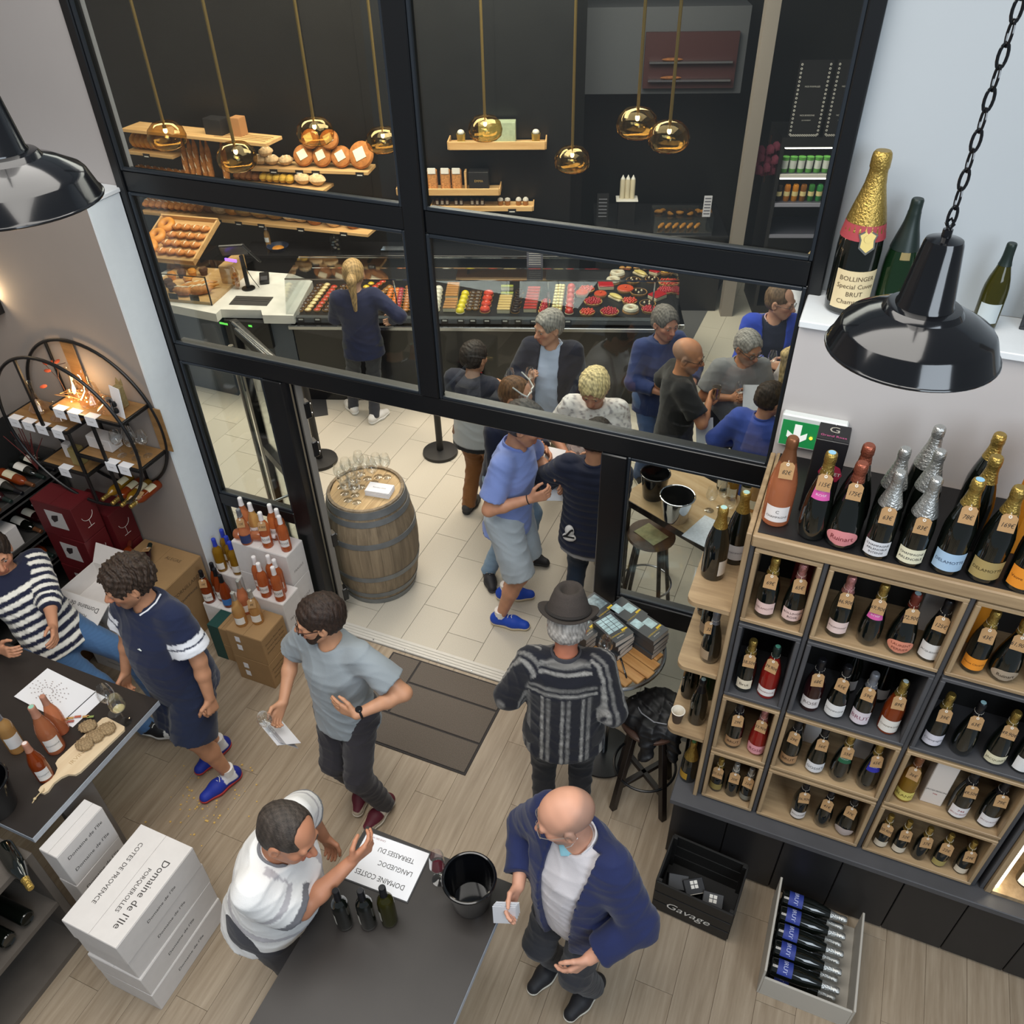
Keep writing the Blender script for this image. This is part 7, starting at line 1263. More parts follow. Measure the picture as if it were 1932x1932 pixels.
# small things in hands beyond the glass
def leaflet(label, x, y, z, rz, rx=.9): tag(obj('leaflet', MB().box(-.07, .07, -.1, .1, -.001, .001), None, (x, y, z), (rx, 0, R(rz)), m=WP), label, 'leaflet')
leaflet('white leaflet in the hand of the light blue polo', -1.58, 4.36, 1.14, 20); leaflet('paper being written on by the person with white sunglasses', -1.72, 4.72, 1.10, 0, .3); leaflet('white leaflet held by the person in grey polo', -.50, 5.92, 1.20, 20, 1.0); leaflet('folded white leaflet at the waist of the bald person in black', -.78, 5.60, 1.02, 30, 1.1)
wineglass('wine glass held by the person in the grey hoodie', (-2.34, 5.40, 1.18), .9); wineglass('wine glass held by the person in navy cardigan', (-2.17, 5.40, 1.22), .9); wineglass('wine glass held by the person in grey polo', (-.60, 5.90, 1.14), .9); wineglass('wine glass held by the person in bright blue jacket', (-.44, 6.42, 1.18), .9)
cu = thing('glass_cup', 'clear cup held by the bald person in black', 'cup', (-.76, 5.78, 1.22)); obj('wall', MB().lathe([(0, 0), (.028, 0), (.036, .10), (.034, .10), (.026, .004), (0, .004)], 24), cu, m=clear('cup_plastic', 'e6e2d8', .12, .6)); obj('rim', MB().tube([(.035*math.cos(q), .035*math.sin(q), .10) for q in np.linspace(0, 2*PI, 25)[:-1]], .0015, 5, True), cu, m=WG)
# crumbs on the shop floor
cm = MB()
for k in range(90): x, y, r_ = rnd.gauss(-3.0, .12), rnd.gauss(1.98, .13), rnd.uniform(.002, .006); cm.box(x-r_, x+r_, y-r_, y+r_, 0, r_*.8)
tag(obj('crumbs', cm, m=mat('crumb', 'd2ad62', .8)), 'golden crumbs scattered on the floor before the navy polo person', 'crumbs', kind='stuff')
# ================================================================ bakery across the mall
MARB = mat('white_marble', 'dedcd6', .25, var=.10, vscale=6, coat=.3); BCNT = mat('black_counter_front', '17171a', .25, var=.1, vscale=3, coat=.2); GOAK = wood('light_oak_shelf', 'b98d57', 'd9b27c', 3, (.1, 1, 1), .5, .04); CASEG = clear('case_glass', 'f6f8f8', .03, .6, power=3.5)
def bthing(name, label, cat, u, w, z=0, rz=0, group=None): return thing(name, label, cat, B(u, w, z), BA+rz, group)
struct('wall_bakery_left', MB().box(0, 3.4, 0, .15, 0, 6, M=T(-9.2, 7.93, 0, R(4.9))), DARK).name = 'wall_back'
struct('wall_recess', MB().box(2.6, 7.8, 3.5, 3.7, 0, 6, M=BM), DARK).name = 'wall_back'
struct('wall_recess_side', MB().box(2.62, 2.75, 2.22, 3.5, 0, 6, M=BM), DARK).name = 'wall_side'
# marble till counter
mc = thing('till_counter', 'white marble till counter with notch at the left of the pastry case', 'counter', (-5.9, 6.4, 0))
poly = [(-7.0, 5.98), (-5.78, 5.97), (-5.80, 6.07), (-5.40, 6.20), (-5.32, 6.11), (-5.02, 6.21), (-5.30, 6.98), (-5.62, 7.06), (-6.33, 6.93), (-7.0, 6.75)]
obj('marble_top', MB().prism([(x+5.9, y-6.4) for x, y in poly], .91, 1.0), mc, m=MARB); inner_ = [(-6.95, 6.05), (-5.83, 6.04), (-5.85, 6.13), (-5.40, 6.27), (-5.32, 6.18), (-5.10, 6.25), (-5.36, 6.93), (-5.62, 7.0), (-6.33, 6.87), (-6.95, 6.7)]
obj('front_panel', MB().prism([(x+5.9, y-6.4) for x, y in inner_], 0, .91), mc, m=mat('grey_counter_front', '4d5560', .45)); obj('till_drawer', MB().box(-5.84+5.9, -5.36+5.9, 6.02-6.4, 6.10-6.4, .62, .90, M=T(0, 0, 0, .2)), mc, m=BLKP)
for x in (-5.78, -5.52): obj('green_slot', MB().box(x+5.9-.05, x+5.9+.05, -.385+(x+5.9)*.2, -.38+(x+5.9)*.2, .85, .87), mc, m=mat('green_led', '5ac04a', .4, emit=1.5))
ps = thing('till_terminal', 'black till terminal with two tilted screens on a pole', 'till', (-5.83, 6.58, 1.0)); obj('pole', MB().lathe([(0, 0), (.07, 0), (.07, .012), (.022, .02), (.022, .36), (0, .36)], 18), ps, m=BAR)
for k, (dx, rz, mm) in enumerate(((-.10, .5, 'screen'), (.12, -.6, 'pale'))):
    s_ = obj('screen', MB().box(-.13, .13, -.012, .012, -.08, .08, .004, M=T(dx, .02, .40, rz, .6)), ps, m=BAR); obj('display', MB().box(-.115, .115, -.014, -.012, -.068, .068, M=T(dx, .02, .40, rz, .6)), s_, m=mat('till_screen_'+mm, '33302e' if k == 0 else 'b9b8b4', .3, emit=.15))
obj('lit_bar', MB().box(-.18, -.04, -.05, -.035, .30, .325), ps, m=mat('violet_led', '8a5aff', .4, emit=3)); obj('cable', MB().tube([(.02, 0, .3), (.06, -.03, .24), (.05, -.01, .2), (.08, .0, .12), (.1, .05, .01)], .004, 5), ps, m=BAR)
ct = thing('card_terminal', 'small black card terminal on the marble counter', 'terminal', (-5.78, 6.80, 1.0), .6); obj('body', MB().box(-.05, .05, -.09, .09, 0, .05, .01, M=T(0, 0, .01, rx=.2)), ct, m=BAR); obj('keypad', MB().box(-.035, .035, -.07, .0, .051, .053, M=T(0, 0, .01, rx=.2)), ct, m=mat('keypad', '3a3a3e', .5))
cp = thing('chips_bag', 'clear bag of biscuits standing on the marble counter', 'bag', (-5.94, 6.54, 1.0)); obj('bag', MB().ell((0, 0, .12), (.05, .035, .12), 12, 10), cp, m=clear('bag_film', 'f4e6d0', .12, .7))
for k in range(8): obj('biscuit', MB().ell((.018*math.sin(k*2.3), .012*math.cos(k*1.7), .03+.018*k), (.022, .02, .014), 8, 6), cp, m=mat('biscuit', 'b47a3c', .8))
tag(obj('counter_mat', MB().box(-.20, .20, -.10, .10, 0, .006).box(-.18, .18, -.012, -.008, .006, .009).box(-.18, .18, .03, .034, .006, .009), None, (-5.62, 6.34, 1.0), (0, 0, .28), m=mat('ribbed_mat', '3a3836', .6)), 'dark ribbed change mat on the marble counter', 'mat')
# pastry case
pc = bthing('pastry_case', 'long black glass fronted pastry case filled with tarts', 'display case', 1.8, .65)
def cb_(n, u0, u1, w0, w1, z0, z1, m, b=.004): return obj(n, MB().box(u0-1.8, u1-1.8, w0-.65, w1-.65, z0, z1, b), pc, m=m)
cb_('base', -.15, 3.60, .10, 1.0, 0, .86, BCNT); cb_('deck', -.15, 3.72, .16, 1.42, .86, .925, mat('case_deck', '1b191a', .35)); cb_('front_rail', -.17, 3.66, .02, .05, .86, .90, STEEL); cb_('ticket_rail', -.15, 3.66, .10, .16, .90, .955, mat('ticket_rail', '55585c', .3))
for i, u in enumerate((-.05, .12, .33, .60, .86, 1.10, 1.40, 1.56, 1.68, 1.82, 2.0, 2.13, 2.28, 2.62)): o = cb_('price_ticket', u-.035, u+.035, .095, .10, .905, .955, BLKP, 0); obj('ticket_print', MB().box(u-1.8-.022, u-1.8+.022, .0935-.65, .095-.65, .93, .945), o, m=WPR)
def qd(n, pts, m): return obj(n, MB().add([tuple(p) for p in pts]+[tuple(Vector(p)+Vector((0, .006, 0))) for p in pts], [(0, 1, 2, 3), (7, 6, 5, 4), (0, 4, 5, 1), (1, 5, 6, 2), (2, 6, 7, 3), (3, 7, 4, 0)]), pc, m=m)
ul, ur = -1.98, 1.88
for a, b in ((ul, -.60), (-.60, .72), (.72, ur)): qd('front_glass', [(a+.004, -.60, .96), (b-.004, -.60, .96), (b-.004, -.42, 1.30), (a+.004, -.42, 1.30)], CASEG)
cb_('top_glass', -.18, 3.68, .23, .78, 1.298, 1.306, CASEG, 0); cb_('edge_strip', -.18, 3.68, .225, .236, 1.296, 1.308, CHROME, 0); cb_('edge_strip', -.18, 3.68, .775, .785, 1.296, 1.308, CHROME, 0); cb_('shelf_strip', -.1, 3.6, .90, .91, 1.13, 1.14, CHROME, 0)
for u in (-.18, 3.68): obj('end_glass', MB().prism([(.05-.65, .96), (.23-.65, 1.30), (.78-.65, 1.30), (1.0-.65, .96)], -.003, .003, T(u-1.8, 0, 0, rz=PI/2, rx=PI/2) if 0 else Matrix.Translation((u-1.8, 0, 0)) @ Matrix(((0, 0, 1, 0), (1, 0, 0, 0), (0, 1, 0, 0), (0, 0, 0, 1)))), pc, m=CASEG)
for u in (.9, 2.42, 3.45): obj('glass_bracket', MB().tube([(u-1.8, .30-.65, .98), (u-1.8, .26-.65, 1.18), (u-1.8, .24-.65, 1.29)], .008, 8), pc, m=CHROME)
cb_('side_rail', 3.70, 3.76, .10, 1.45, .86, .91, CHROME); mn = cb_('menu_card', 2.20, 2.36, .52, .526, 1.31, 1.56, mat('menu_grey', '6a6872', .6), 0)
for k in range(9): obj('menu_print', MB().box(2.22-1.8, 2.34-1.8, .518-.65, .52-.65, 1.34+.022*k, 1.345+.022*k), mn, m=WPR)
for u in (2.21, 2.35): cb_('card_leg', u-.004, u+.004, .52, .53, 1.30, 1.32, STEEL, 0)
# --- pastries
COLS = [('choc', (-0.109, 0.302), (-0.044, 0.905), 9), ('cream', (-0.027, 0.304), (0.031, 0.906), 9), ('redt', (0.066, 0.305), (0.118, 0.853), 8), ('choc', (0.159, 0.307), (0.215, 0.881), 8), ('nut', (0.263, 0.308), (0.29, 0.855), 7), ('yell', (0.391, 0.699), (0.503, 0.939), 4), ('redt', (0.504, 0.726), (0.62, 0.995), 5), ('nut', (0.549, 0.41), (0.718, 0.861), 8), ('oran', (0.758, 0.316), (0.746, 0.795), 8), ('oran', (0.833, 0.317), (0.814, 0.796), 8), ('rasp', (0.893, 0.318), (0.854, 0.797), 8), ('cara', (0.974, 0.32), (0.923, 0.864), 9), ('cara', (1.05, 0.321), (1.002, 0.865), 9), ('egg', (1.281, 0.337), (1.254, 0.802), 6), ('slice_tan', (1.422, 0.327), (1.423, 0.511), 4), ('slice_tan', (1.411, 0.611), (1.401, 0.897), 6), ('yell2', (1.534, 0.293), (1.547, 0.689), 5), ('chocg', (1.618, 0.366), (1.625, 0.742), 6), ('chocg', (1.682, 0.367), (1.681, 0.743), 6), ('redr', (1.783, 0.321), (1.791, 0.693), 4), ('slice_crm', (1.972, 0.3), (1.98, 0.594), 6), ('slice_pis', (1.986, 0.67), (1.976, 0.838), 2), ('ring', (2.088, 0.326), (2.113, 0.775), 5), ('slice_red', (2.238, 0.328), (2.262, 0.803), 8), ('raspb', (2.366, 0.306), (2.392, 0.525), 4), ('crm2', (2.504, 0.321), (2.534, 0.885), 9), ('reddome', (2.631, 0.299), (2.651, 0.874), 6)]
TARTS = [('straw', 2.812, 0.823, 0.075), ('flat', 2.761, 0.72, 0.06), ('rasp', 2.873, 0.533, 0.085), ('straw', 2.811, 0.29, 0.07), ('redsq', 3.013, 0.905, 0.07), ('flat', 2.952, 0.697, 0.06), ('eclair', 3.108, 0.636, 0.05), ('rasp', 3.033, 0.305, 0.085), ('flat', 3.215, 0.829, 0.078), ('straw', 3.245, 0.551, 0.07), ('ringw', 3.246, 0.356, 0.075), ('dark', 3.349, 0.766, 0.08), ('dark', 3.423, 0.492, 0.075), ('rasp', 3.43, 0.359, 0.07), ('redsq', 3.533, 0.667, 0.07), ('straw', 3.658, 1.006, 0.08), ('rasp', 3.625, 0.809, 0.075), ('ringw', 3.148, 1.218, 0.075), ('ringw', 3.096, 1.039, 0.07), ('eclair', 3.393, 1.235, 0.05), ('redsq', 3.567, 1.278, 0.06), ('yelt', 3.664, 1.279, 0.06), ('dark', 3.31, 1.055, 0.07), ('dark', 3.508, 1.085, 0.065)]
TOPC = {'choc': '3a1d12', 'cream': 'e6cf96', 'redt': 'c2341e', 'nut': '9a6a34', 'yell': 'e0c02a', 'oran': 'd9701e', 'rasp': 'a8303a', 'cara': 'b06a34', 'egg': 'e6ddcc', 'yell2': 'ead32a', 'chocg': '46301f', 'redr': 'd0432c', 'ring': '2b1a14', 'raspb': 'b4222c', 'crm2': 'e6dca0', 'reddome': 'c8382c'}
NMS = {'choc': 'chocolate tartlet', 'cream': 'vanilla cream tartlet', 'redt': 'red berry tartlet', 'nut': 'nut tartlet', 'yell': 'lemon tartlet', 'oran': 'orange glazed cake', 'rasp': 'raspberry cake', 'cara': 'caramel cake', 'egg': 'pale round cake', 'yell2': 'yellow domed cake', 'chocg': 'small chocolate bite', 'redr': 'red round cake', 'ring': 'dark chocolate ring', 'raspb': 'raspberry cluster', 'crm2': 'cream finger cake', 'reddome': 'red and white domed cake', 'slice_tan': 'tan caramel slice', 'slice_crm': 'cream millefeuille slice', 'slice_pis': 'pistachio slice', 'slice_red': 'red and white slice'}
CRUST = mat('tart_crust', 'b98a4e', .7, var=.15, vscale=80); CREAM = mat('pastry_cream', 'ead9b4', .6)
def pm_(c): return mat('pastry_'+c, c, .3, var=.2, vscale=120, coat=.3)
def pmesh(k):
    if k.startswith('slice'):
        c = {'slice_tan': 'b9824a', 'slice_crm': 'd8b878', 'slice_pis': '9aa044', 'slice_red': 'b83a34'}[k]; return MB().box(-.055, .055, -.018, .018, 0, .035, .003).mesh('cake', CREAM), MB().box(-.056, .056, -.018, .018, .028, .043, .004).mesh('topping', pm_(c))
    c = TOPC[k]
    if k in ('egg', 'yell2', 'reddome'): return MB().lathe([(0, 0), (.036, 0), (.039, .008), (.036, .012)], 12).mesh('cake', CREAM), MB().lathe([(.036, .010), (.037, .02), (.030, .038), (.016, .048), (0, .051)], 14).mesh('topping', pm_(c))
    if k == 'redr': return MB().lathe([(0, 0), (.045, 0), (.046, .01), (0, .011)], 14).mesh('cake', CRUST), MB().lathe([(.042, .010), (.044, .03), (.036, .042), (.020, .044), (.012, .038), (0, .037)], 16).mesh('topping', pm_(c))
    if k == 'ring': return MB().lathe([(0, 0), (.038, 0), (.038, .006), (0, .007)], 14).mesh('cake', CRUST), MB().tube([(.026*math.cos(t), .026*math.sin(t), .016) for t in np.linspace(0, 2*PI, 13)[:-1]], .013, 8, True).mesh('topping', pm_(c))
    if k == 'raspb':
        b = MB()
        for i in range(9): b.ell((.032*math.cos(i*2.4)*(i/9)**.5, .032*math.sin(i*2.4)*(i/9)**.5, .03-.01*(i/9)), (.012, .012, .012), 7, 5)
        return MB().lathe([(0, 0), (.04, 0), (.042, .018), (0, .02)], 12).mesh('cake', CRUST), b.mesh('topping', pm_(c))
    if k == 'crm2': return MB().box(-.045, .045, -.022, .022, 0, .02, .004).mesh('cake', CRUST), MB().ell((-.028, 0, .026), (.018, .018, .014), 8, 6).ell((0, 0, .027), (.018, .018, .015), 8, 6).ell((.028, 0, .026), (.018, .018, .014), 8, 6).mesh('topping', pm_(c))
    return MB().lathe([(0, 0), (.025, 0), (.031, .016), (.028, .016), (.026, .013), (0, .013)], 12).mesh('crust', CRUST), MB().lathe([(.027, .013), (.026, .020), (.017, .027), (0, .030)], 12).mesh('topping', pm_(c))
PMC = {}
WHO = ('first', 'second', 'third', 'fourth', 'fifth', 'sixth', 'seventh', 'eighth', 'ninth', 'tenth', 'eleventh', 'twelfth', 'thirteenth')
for ci, (k, a, b, n) in enumerate(COLS):
    if k not in PMC: PMC[k] = pmesh(k)
    c0, t0 = PMC[k]; side = 'left' if ci < 13 else 'middle'; j = ci if ci < 13 else ci-13
    lab_ = f"{NMS[k]} in the {WHO[min(j, 12)]} column of the {side} case" if j < 13 else f"{NMS[k]} in the last column of the middle case"
    for i in range(n):
        f_ = i/(n-1); u, w = a[0]+(b[0]-a[0])*f_, a[1]+(b[1]-a[1])*f_
        o = tag(obj('pastry', c0, None, B(u, w, .926), (0, 0, BA)), lab_+(', frontmost' if i == 0 else f', {WHO[i]} from front'), 'pastry', f"pastry column {WHO[j] if j < 13 else 'last'} {side}"); obj('topping', t0, o); o.scale = (1.18, 1.18, 1.18)
def tart(k, r):
    base = MB().lathe([(0, 0), (r*.92, 0), (r, .022), (r*.95, .024), (r*.9, .018), (0, .018)], 24).mesh('crust', CRUST)
    if k in ('straw', 'rasp'):
        b = MB(); n = 34 if k == 'rasp' else 22
        for i in range(n):
            q = i*2.39996; rr_ = r*.88*math.sqrt((i+.5)/n); b.ell((rr_*math.cos(q), rr_*math.sin(q), .026), (.0115, .0115, .011) if k == 'rasp' else (.014, .011, .010), 7, 5)
        return base, b.mesh('berries', pm_('b8202c' if k == 'rasp' else 'd2432a'))
    if k == 'flat': return base, MB().lathe([(r*.95, .018), (r*.97, .03), (r*.9, .036), (0, .037)], 24).ell((0, 0, .042), (.012, .012, .010), 8, 6).mesh('glaze', pm_('d4502c'))
    if k == 'dark': return base, MB().lathe([(r*.9, .018), (r*.86, .024), (0, .025)], 24).mesh('filling', pm_('241a16'))
    if k == 'ringw': return MB().lathe([(0, 0), (r, 0), (r, .01), (0, .011)], 20).mesh('crust', CRUST), MB().tube([(r*.66*math.cos(t), r*.66*math.sin(t), .026) for t in np.linspace(0, 2*PI, 19)[:-1]], r*.32, 8, True).mesh('choux', pm_('e2d8c0'))
    if k == 'redsq': return MB().box(-r, r, -r*.8, r*.8, 0, .03, .004).mesh('cake', CREAM), MB().box(-r, r, -r*.8, r*.8, .03, .042, .004).mesh('glaze', pm_('b81c22'))
    if k == 'eclair': return MB().box(-.03, .03, -.075, .075, 0, .02, .004).mesh('cake', CREAM), MB().ell((0, 0, .028), (.032, .08, .02), 12, 8).mesh('icing', pm_('e0c878'))
    return base, MB().ell((0, 0, .03), (r*.85, r*.85, .02), 14, 8).mesh('fruit', pm_('dca62a'))
TN = {'straw': 'strawberry tart', 'rasp': 'raspberry covered tart', 'flat': 'red glazed round cake', 'redsq': 'red glazed rectangular cake', 'eclair': 'cream log cake', 'ringw': 'white choux ring cake', 'dark': 'dark chocolate tart with cream dots', 'yelt': 'yellow fruit tart'}
cntk = {}
for k, u, w, r in TARTS:
    key = (k, r)
    if key not in PMC: PMC[key] = tart(k, r)
    c0, t0 = PMC[key]; cntk.setdefault(k, []).append((u, w))
ORDN = ('nearest the glass', 'second from the glass', 'third from the glass', 'fourth from the glass', 'farthest back')
for k, u, w, r in TARTS:
    rank = sorted(cntk[k], key=lambda t: t[1]).index((u, w)); c0, t0 = PMC[(k, r)]
    o = tag(obj('tart', c0, None, B(u, w, .926), (0, 0, BA+(u*7 % 1))), f"{TN[k]} right in the pastry case, {ORDN[min(rank, 4)]}", 'cake', 'large tarts and cakes of the pastry case'); obj('topping', t0, o); o.scale = (1.12, 1.12, 1.12)
    if k == 'dark': 
        for i in range(3): obj('cream_dot', MB().lathe([(0, .026), (.010, .026), (.006, .036), (0, .042)], 8), o, (.03*math.cos(i*2.1), .03*math.sin(i*2.1), 0), m=CREAM)
for i, u in enumerate((3.205, 3.275, 3.36, 3.45, 3.535)): tag(obj('bun', mcache(('bun',), lambda: MB().ell((0, 0, .022), (.036, .03, .024), 12, 8).mesh('bun', mat('bun_crust', 'c08a4a', .5, var=.25, vscale=60))), None, B(u, 1.36, .926)), ('leftmost', 'second', 'middle', 'fourth', 'rightmost')[i]+' filled bun in the back row of the pastry case', 'bun', 'buns at the back of the pastry case')
# ---- bread
CR = {'crust': mat('bread_crust', 'a8682e', .8, var=.35, vscale=26, bump=.4, bscale=60), 'flour': mat('floured_crust', 'd2b083', .9, var=.3, vscale=30, bump=.4, bscale=60), 'dark': mat('dark_crust', '7a4a24', .85, var=.35, vscale=30, bump=.5, bscale=70), 'gold': mat('golden_crust', 'd08a34', .5, var=.2, vscale=16), 'grain': mat('grain_crust', '96743f', .95, var=.5, vscale=160, bump=.7, bscale=120), 'yellow': mat('corn_crust', 'c49a34', .8, var=.3, vscale=40), 'bag': mat('baguette_crust', 'b9773a', .75, var=.4, vscale=30, bump=.4, bscale=50)}
SCORE = mat('flour_score', 'ecdcbc', .9)
def loafmesh(kind, L, W_, H_, m):
    def mk():
        if kind == 'boule': return MB().lathe([(0, -H_*.5), (W_*.6, -H_*.48), (W_*.95, -H_*.2), (W_, .0), (W_*.9, H_*.25), (W_*.55, H_*.45), (0, H_*.5)], 20).mesh('loaf', CR[m])
        if kind == 'baguette': return MB().tube([(x*L/2, .004*math.sin(x*9), 0) for x in np.linspace(-1, 1, 13)], [W_*max(.15, (1-abs(x)**3))*(1+.06*math.sin(x*20)) for x in np.linspace(-1, 1, 13)], 10).mesh('loaf', CR[m])
        return MB().ell((0, 0, 0), (L/2, W_/2, H_/2), 16, 10, None, lambda p: (1+.05*math.sin(p[0]*14))*(1-.12*(p[2] < -.3))).mesh('loaf', CR[m])
    return mcache(('loaf', kind, L, W_, H_, m), mk)
def bread(label, loc, kind='batard', L=.28, W_=.13, H_=.11, m='crust', rot=(0, 0, 0), score=2, group=None):
    o = tag(obj('bread_loaf', loafmesh(kind, L, W_, H_, m), None, loc, rot), label, 'bread', group)
    if score and kind == 'boule': obj('flour_stamp', mcache(('stamp', W_, H_), lambda: MB().box(-W_*.42, W_*.42, -W_*.42, W_*.42, H_*.44, H_*.53, .002).mesh('flour_stamp', SCORE)), o, rot=(0, 0, .5))
    elif score and kind == 'batard':
        sm = mcache(('slash', L, W_, H_), lambda: MB().tube([(-.012, -W_*.32, H_*.40), (0, 0, H_*.49), (.012, W_*.32, H_*.40)], [.003, .008, .003], 6).mesh('slash', SCORE))
        for i in range(score): obj('slash', sm, o, (L*.5*((i+.5)/score-.5), 0, -.0015), (0, 0, 0))
    elif score and kind == 'baguette':
        sm = mcache(('bslash', W_), lambda: MB().tube([(-.035, -W_*.3, W_*.86), (0, 0, W_*.985), (.035, W_*.3, W_*.86)], [.003, .007, .003], 6).mesh('slash', SCORE))
        for i in range(3): obj('slash', sm, o, (L*.55*((i+.5)/3-.5), 0, 0))
    return o
def shelf(label, p0, p1, z, depth, name='bread_shelf', lip=0, tickets=(), th=.035):
    d = Vector((p1[0]-p0[0], p1[1]-p0[1], 0)); L = d.length; a = math.atan2(d.y, d.x); o = thing(name, label, 'shelf', (p0[0], p0[1], z), a)
    obj('board', MB().box(0, L, 0, depth, -th, 0, .003), o, m=GOAK)
    for x in (.12*L, .88*L): obj('bracket', MB().box(x-.012, x+.012, depth*.3, depth, -th-.03, -th), o, m=BAR)
    if lip: obj('front_lip', MB().box(0, L, -.015, 0, -th, lip, .003), o, m=GOAK); obj('end_lip', MB().box(-.015, 0, 0, depth, -th, lip, .003), o, m=GOAK); obj('end_lip', MB().box(L, L+.015, 0, depth, -th, lip, .003), o, m=GOAK)
    for t in tickets: k = obj('price_ticket', MB().box(t*L-.045, t*L+.045, -.008-.015*(lip > 0), -.001-.015*(lip > 0), -.055, -.005), o, m=BLKP); obj('ticket_print', MB().box(t*L-.03, t*L+.03, -.0095-.015*(lip > 0), -.008-.015*(lip > 0), -.04, -.03), k, m=WPR)
    return o, (lambda t, w, h: (p0[0]+d.x*t-math.sin(a)*w, p0[1]+d.y*t+math.cos(a)*w, z+h)), a
o, P, a = shelf('long oak bread shelf lowest on the left bakery wall', (-8.1, 7.58), (-5.1, 7.86), 1.215, .30, tickets=(.11, .25, .30, .36, .45, .55, .72, .90))
G = 'loaves on the lowest bread shelf'
for i in range(9): bread(f"{WHO[i]} crosswise brown loaf from the left on the lowest bread shelf", P(.015+.030*i, .16, .062), 'batard', .30, .10, .105, 'bag', (0, 0, a+PI/2+.1), 3, G)
for i, (t, k, L, w_, h_, m, sc_n) in enumerate(((.30, 'batard', .2, .11, .10, 'dark', 0), (.345, 'batard', .24, .15, .13, 'flour', 4), (.40, 'batard', .20, .15, .13, 'gold', 3), (.455, 'batard', .26, .16, .14, 'grain', 0), (.525, 'batard', .26, .17, .15, 'grain', 0), (.59, 'batard', .26, .17, .15, 'grain', 0), (.655, 'batard', .20, .12, .10, 'flour', 2), (.70, 'batard', .20, .12, .10, 'flour', 2), (.675, 'batard', .20, .12, .10, 'crust', 2), (.76, 'boule', 0, .10, .15, 'crust', 0), (.84, 'boule', 0, .10, .14, 'flour', 0), (.92, 'boule', 0, .09, .13, 'crust', 0))):
    zz = h_/2 if i != 8 else .15
    bread(('small dark loaf', 'white striped loaf', 'golden scored loaf', 'left seeded grain loaf', 'middle seeded grain loaf', 'right seeded grain loaf', 'left floured roll of the trio', 'right floured roll of the trio', 'upper crusty roll of the trio', 'crusty round loaf', 'floured round loaf', 'rightmost round loaf')[i]+' on the lowest bread shelf', P(t, .15, zz), k, L, w_, h_, m, (0, 0, a+.2), sc_n, G)
o, P, a = shelf('oak bread shelf with yellow loaves below the round loaves', (-6.70, 7.60), (-5.52, 7.72), 1.69, .28, tickets=(.12, .38, .75))
for i in range(4): bread(('leftmost', 'second', 'third', 'fourth')[i]+' small dark raisin loaf under the round loaves', P(.07+.065*i, .14, .05), 'batard', .16, .10, .10, 'dark', (0, 0, a+PI/2), 0, 'raisin loaves')
for i in range(5): bread(('leftmost', 'second', 'middle', 'fourth', 'rightmost')[i]+' yellow corn loaf under the round loaves', P(.35+.068*i, .14, .052), 'batard', .17, .105, .105, 'yellow', (0, 0, a+PI/2), 0, 'corn loaves')
for i in range(2): bread(('left', 'right')[i]+' oval rye loaf at the end of the yellow loaf shelf', P(.75+.15*i, .14, .065), 'batard', .20, .15, .13, 'flour', (0, 0, a), 1, 'oval rye loaves')
o, P, a = shelf('oak bread shelf with stamped round loaves', (-6.40, 7.69), (-5.08, 7.99), 1.855, .28, tickets=(.20, .42, .56, .93))
for i, (t, h, r) in enumerate(((.44, .115, .115), (.60, .115, .115), (.76, .115, .115), (.52, .29, .105), (.68, .29, .105), (.93, .14, .145))): bread(('left lower', 'middle lower', 'right lower', 'left upper', 'right upper', 'largest rightmost')[i]+' round loaf with square flour stamp', P(t, .12, h), 'boule', 0, r, .10, 'crust', (R(62), 0, a+.1*(-1)**i), 1, 'stamped round loaves')
for i, t in enumerate((.06, .16, .28, .12)): bread(('leftmost floured roll', 'second floured roll', 'cross cut floured roll', 'upper floured roll')[i]+' left of the stamped round loaves', P(t, .12, .055 if i < 3 else .14), 'batard', .17, .13, .11, 'flour', (0, 0, a+.3*i), 2, 'floured rolls on the round loaf shelf')
o, P, a = shelf('short oak shelf with golden sandwich loaf at the upper left', (-7.92, 7.46), (-7.26, 7.47), 1.96, .30, tickets=(.45,))
for i in range(6): bread(('first', 'second', 'third', 'fourth', 'fifth', 'sixth')[i]+' golden brioche segment from the left on the short shelf', P(.12+.105*i, .13, .085), 'batard', .20, .095, .17, 'gold', (0, 0, a+PI/2), 0, 'golden brioche segments')
bread('dark sandwich loaf at the right end of the short shelf', P(.86, .15, .09), 'batard', .2, .13, .17, 'dark', (0, 0, a+PI/2), 0)
o, P, a = shelf('slatted oak shelf at the top of the left bakery wall', (-7.82, 7.40), (-5.92, 7.43), 2.22, .30)
for k in range(4): obj('slat_groove', MB().box(1.2, 1.85, .06+.05*k, .075+.05*k, 0, .002), o, m=mat('groove_brown', '7a5a34', .6))
carton('shelf_box', 'small dark box on the slatted top shelf', 'box', P(.62, .17, .0), (.22, .15, .16), BLKP, a); carton('shelf_box', 'brown box beside the dark box on the slatted top shelf', 'box', P(.76, .2, .0), (.12, .12, .18), mat('wood_box', 'a5764a', .6), a)
bk_ = thing('baguette_basket', 'dark basket of standing baguettes on the bakery wall', 'basket', (-7.0, 7.55, 1.45), R(2)); obj('basket', MB().box(-.30, .30, -.02, .20, 0, .02).box(-.30, .30, -.02, -.01, .02, .22).box(-.30, -.29, -.01, .20, .02, .22).box(.29, .30, -.01, .20, .02, .22), bk_, m=mat('basket_wood', 'a97c4a', .6))
for i in range(6): bread(('first', 'second', 'third', 'fourth', 'fifth', 'sixth')[i]+' standing baguette from the left in the basket', (-7.24+.085*i+(.12 if i == 5 else 0), 7.62+.01*(i % 2), 1.80+.02*(i % 3)), 'baguette', .62, .036, 0, 'bag', (0, R(-90+6), R(90)), 3, 'standing baguettes')
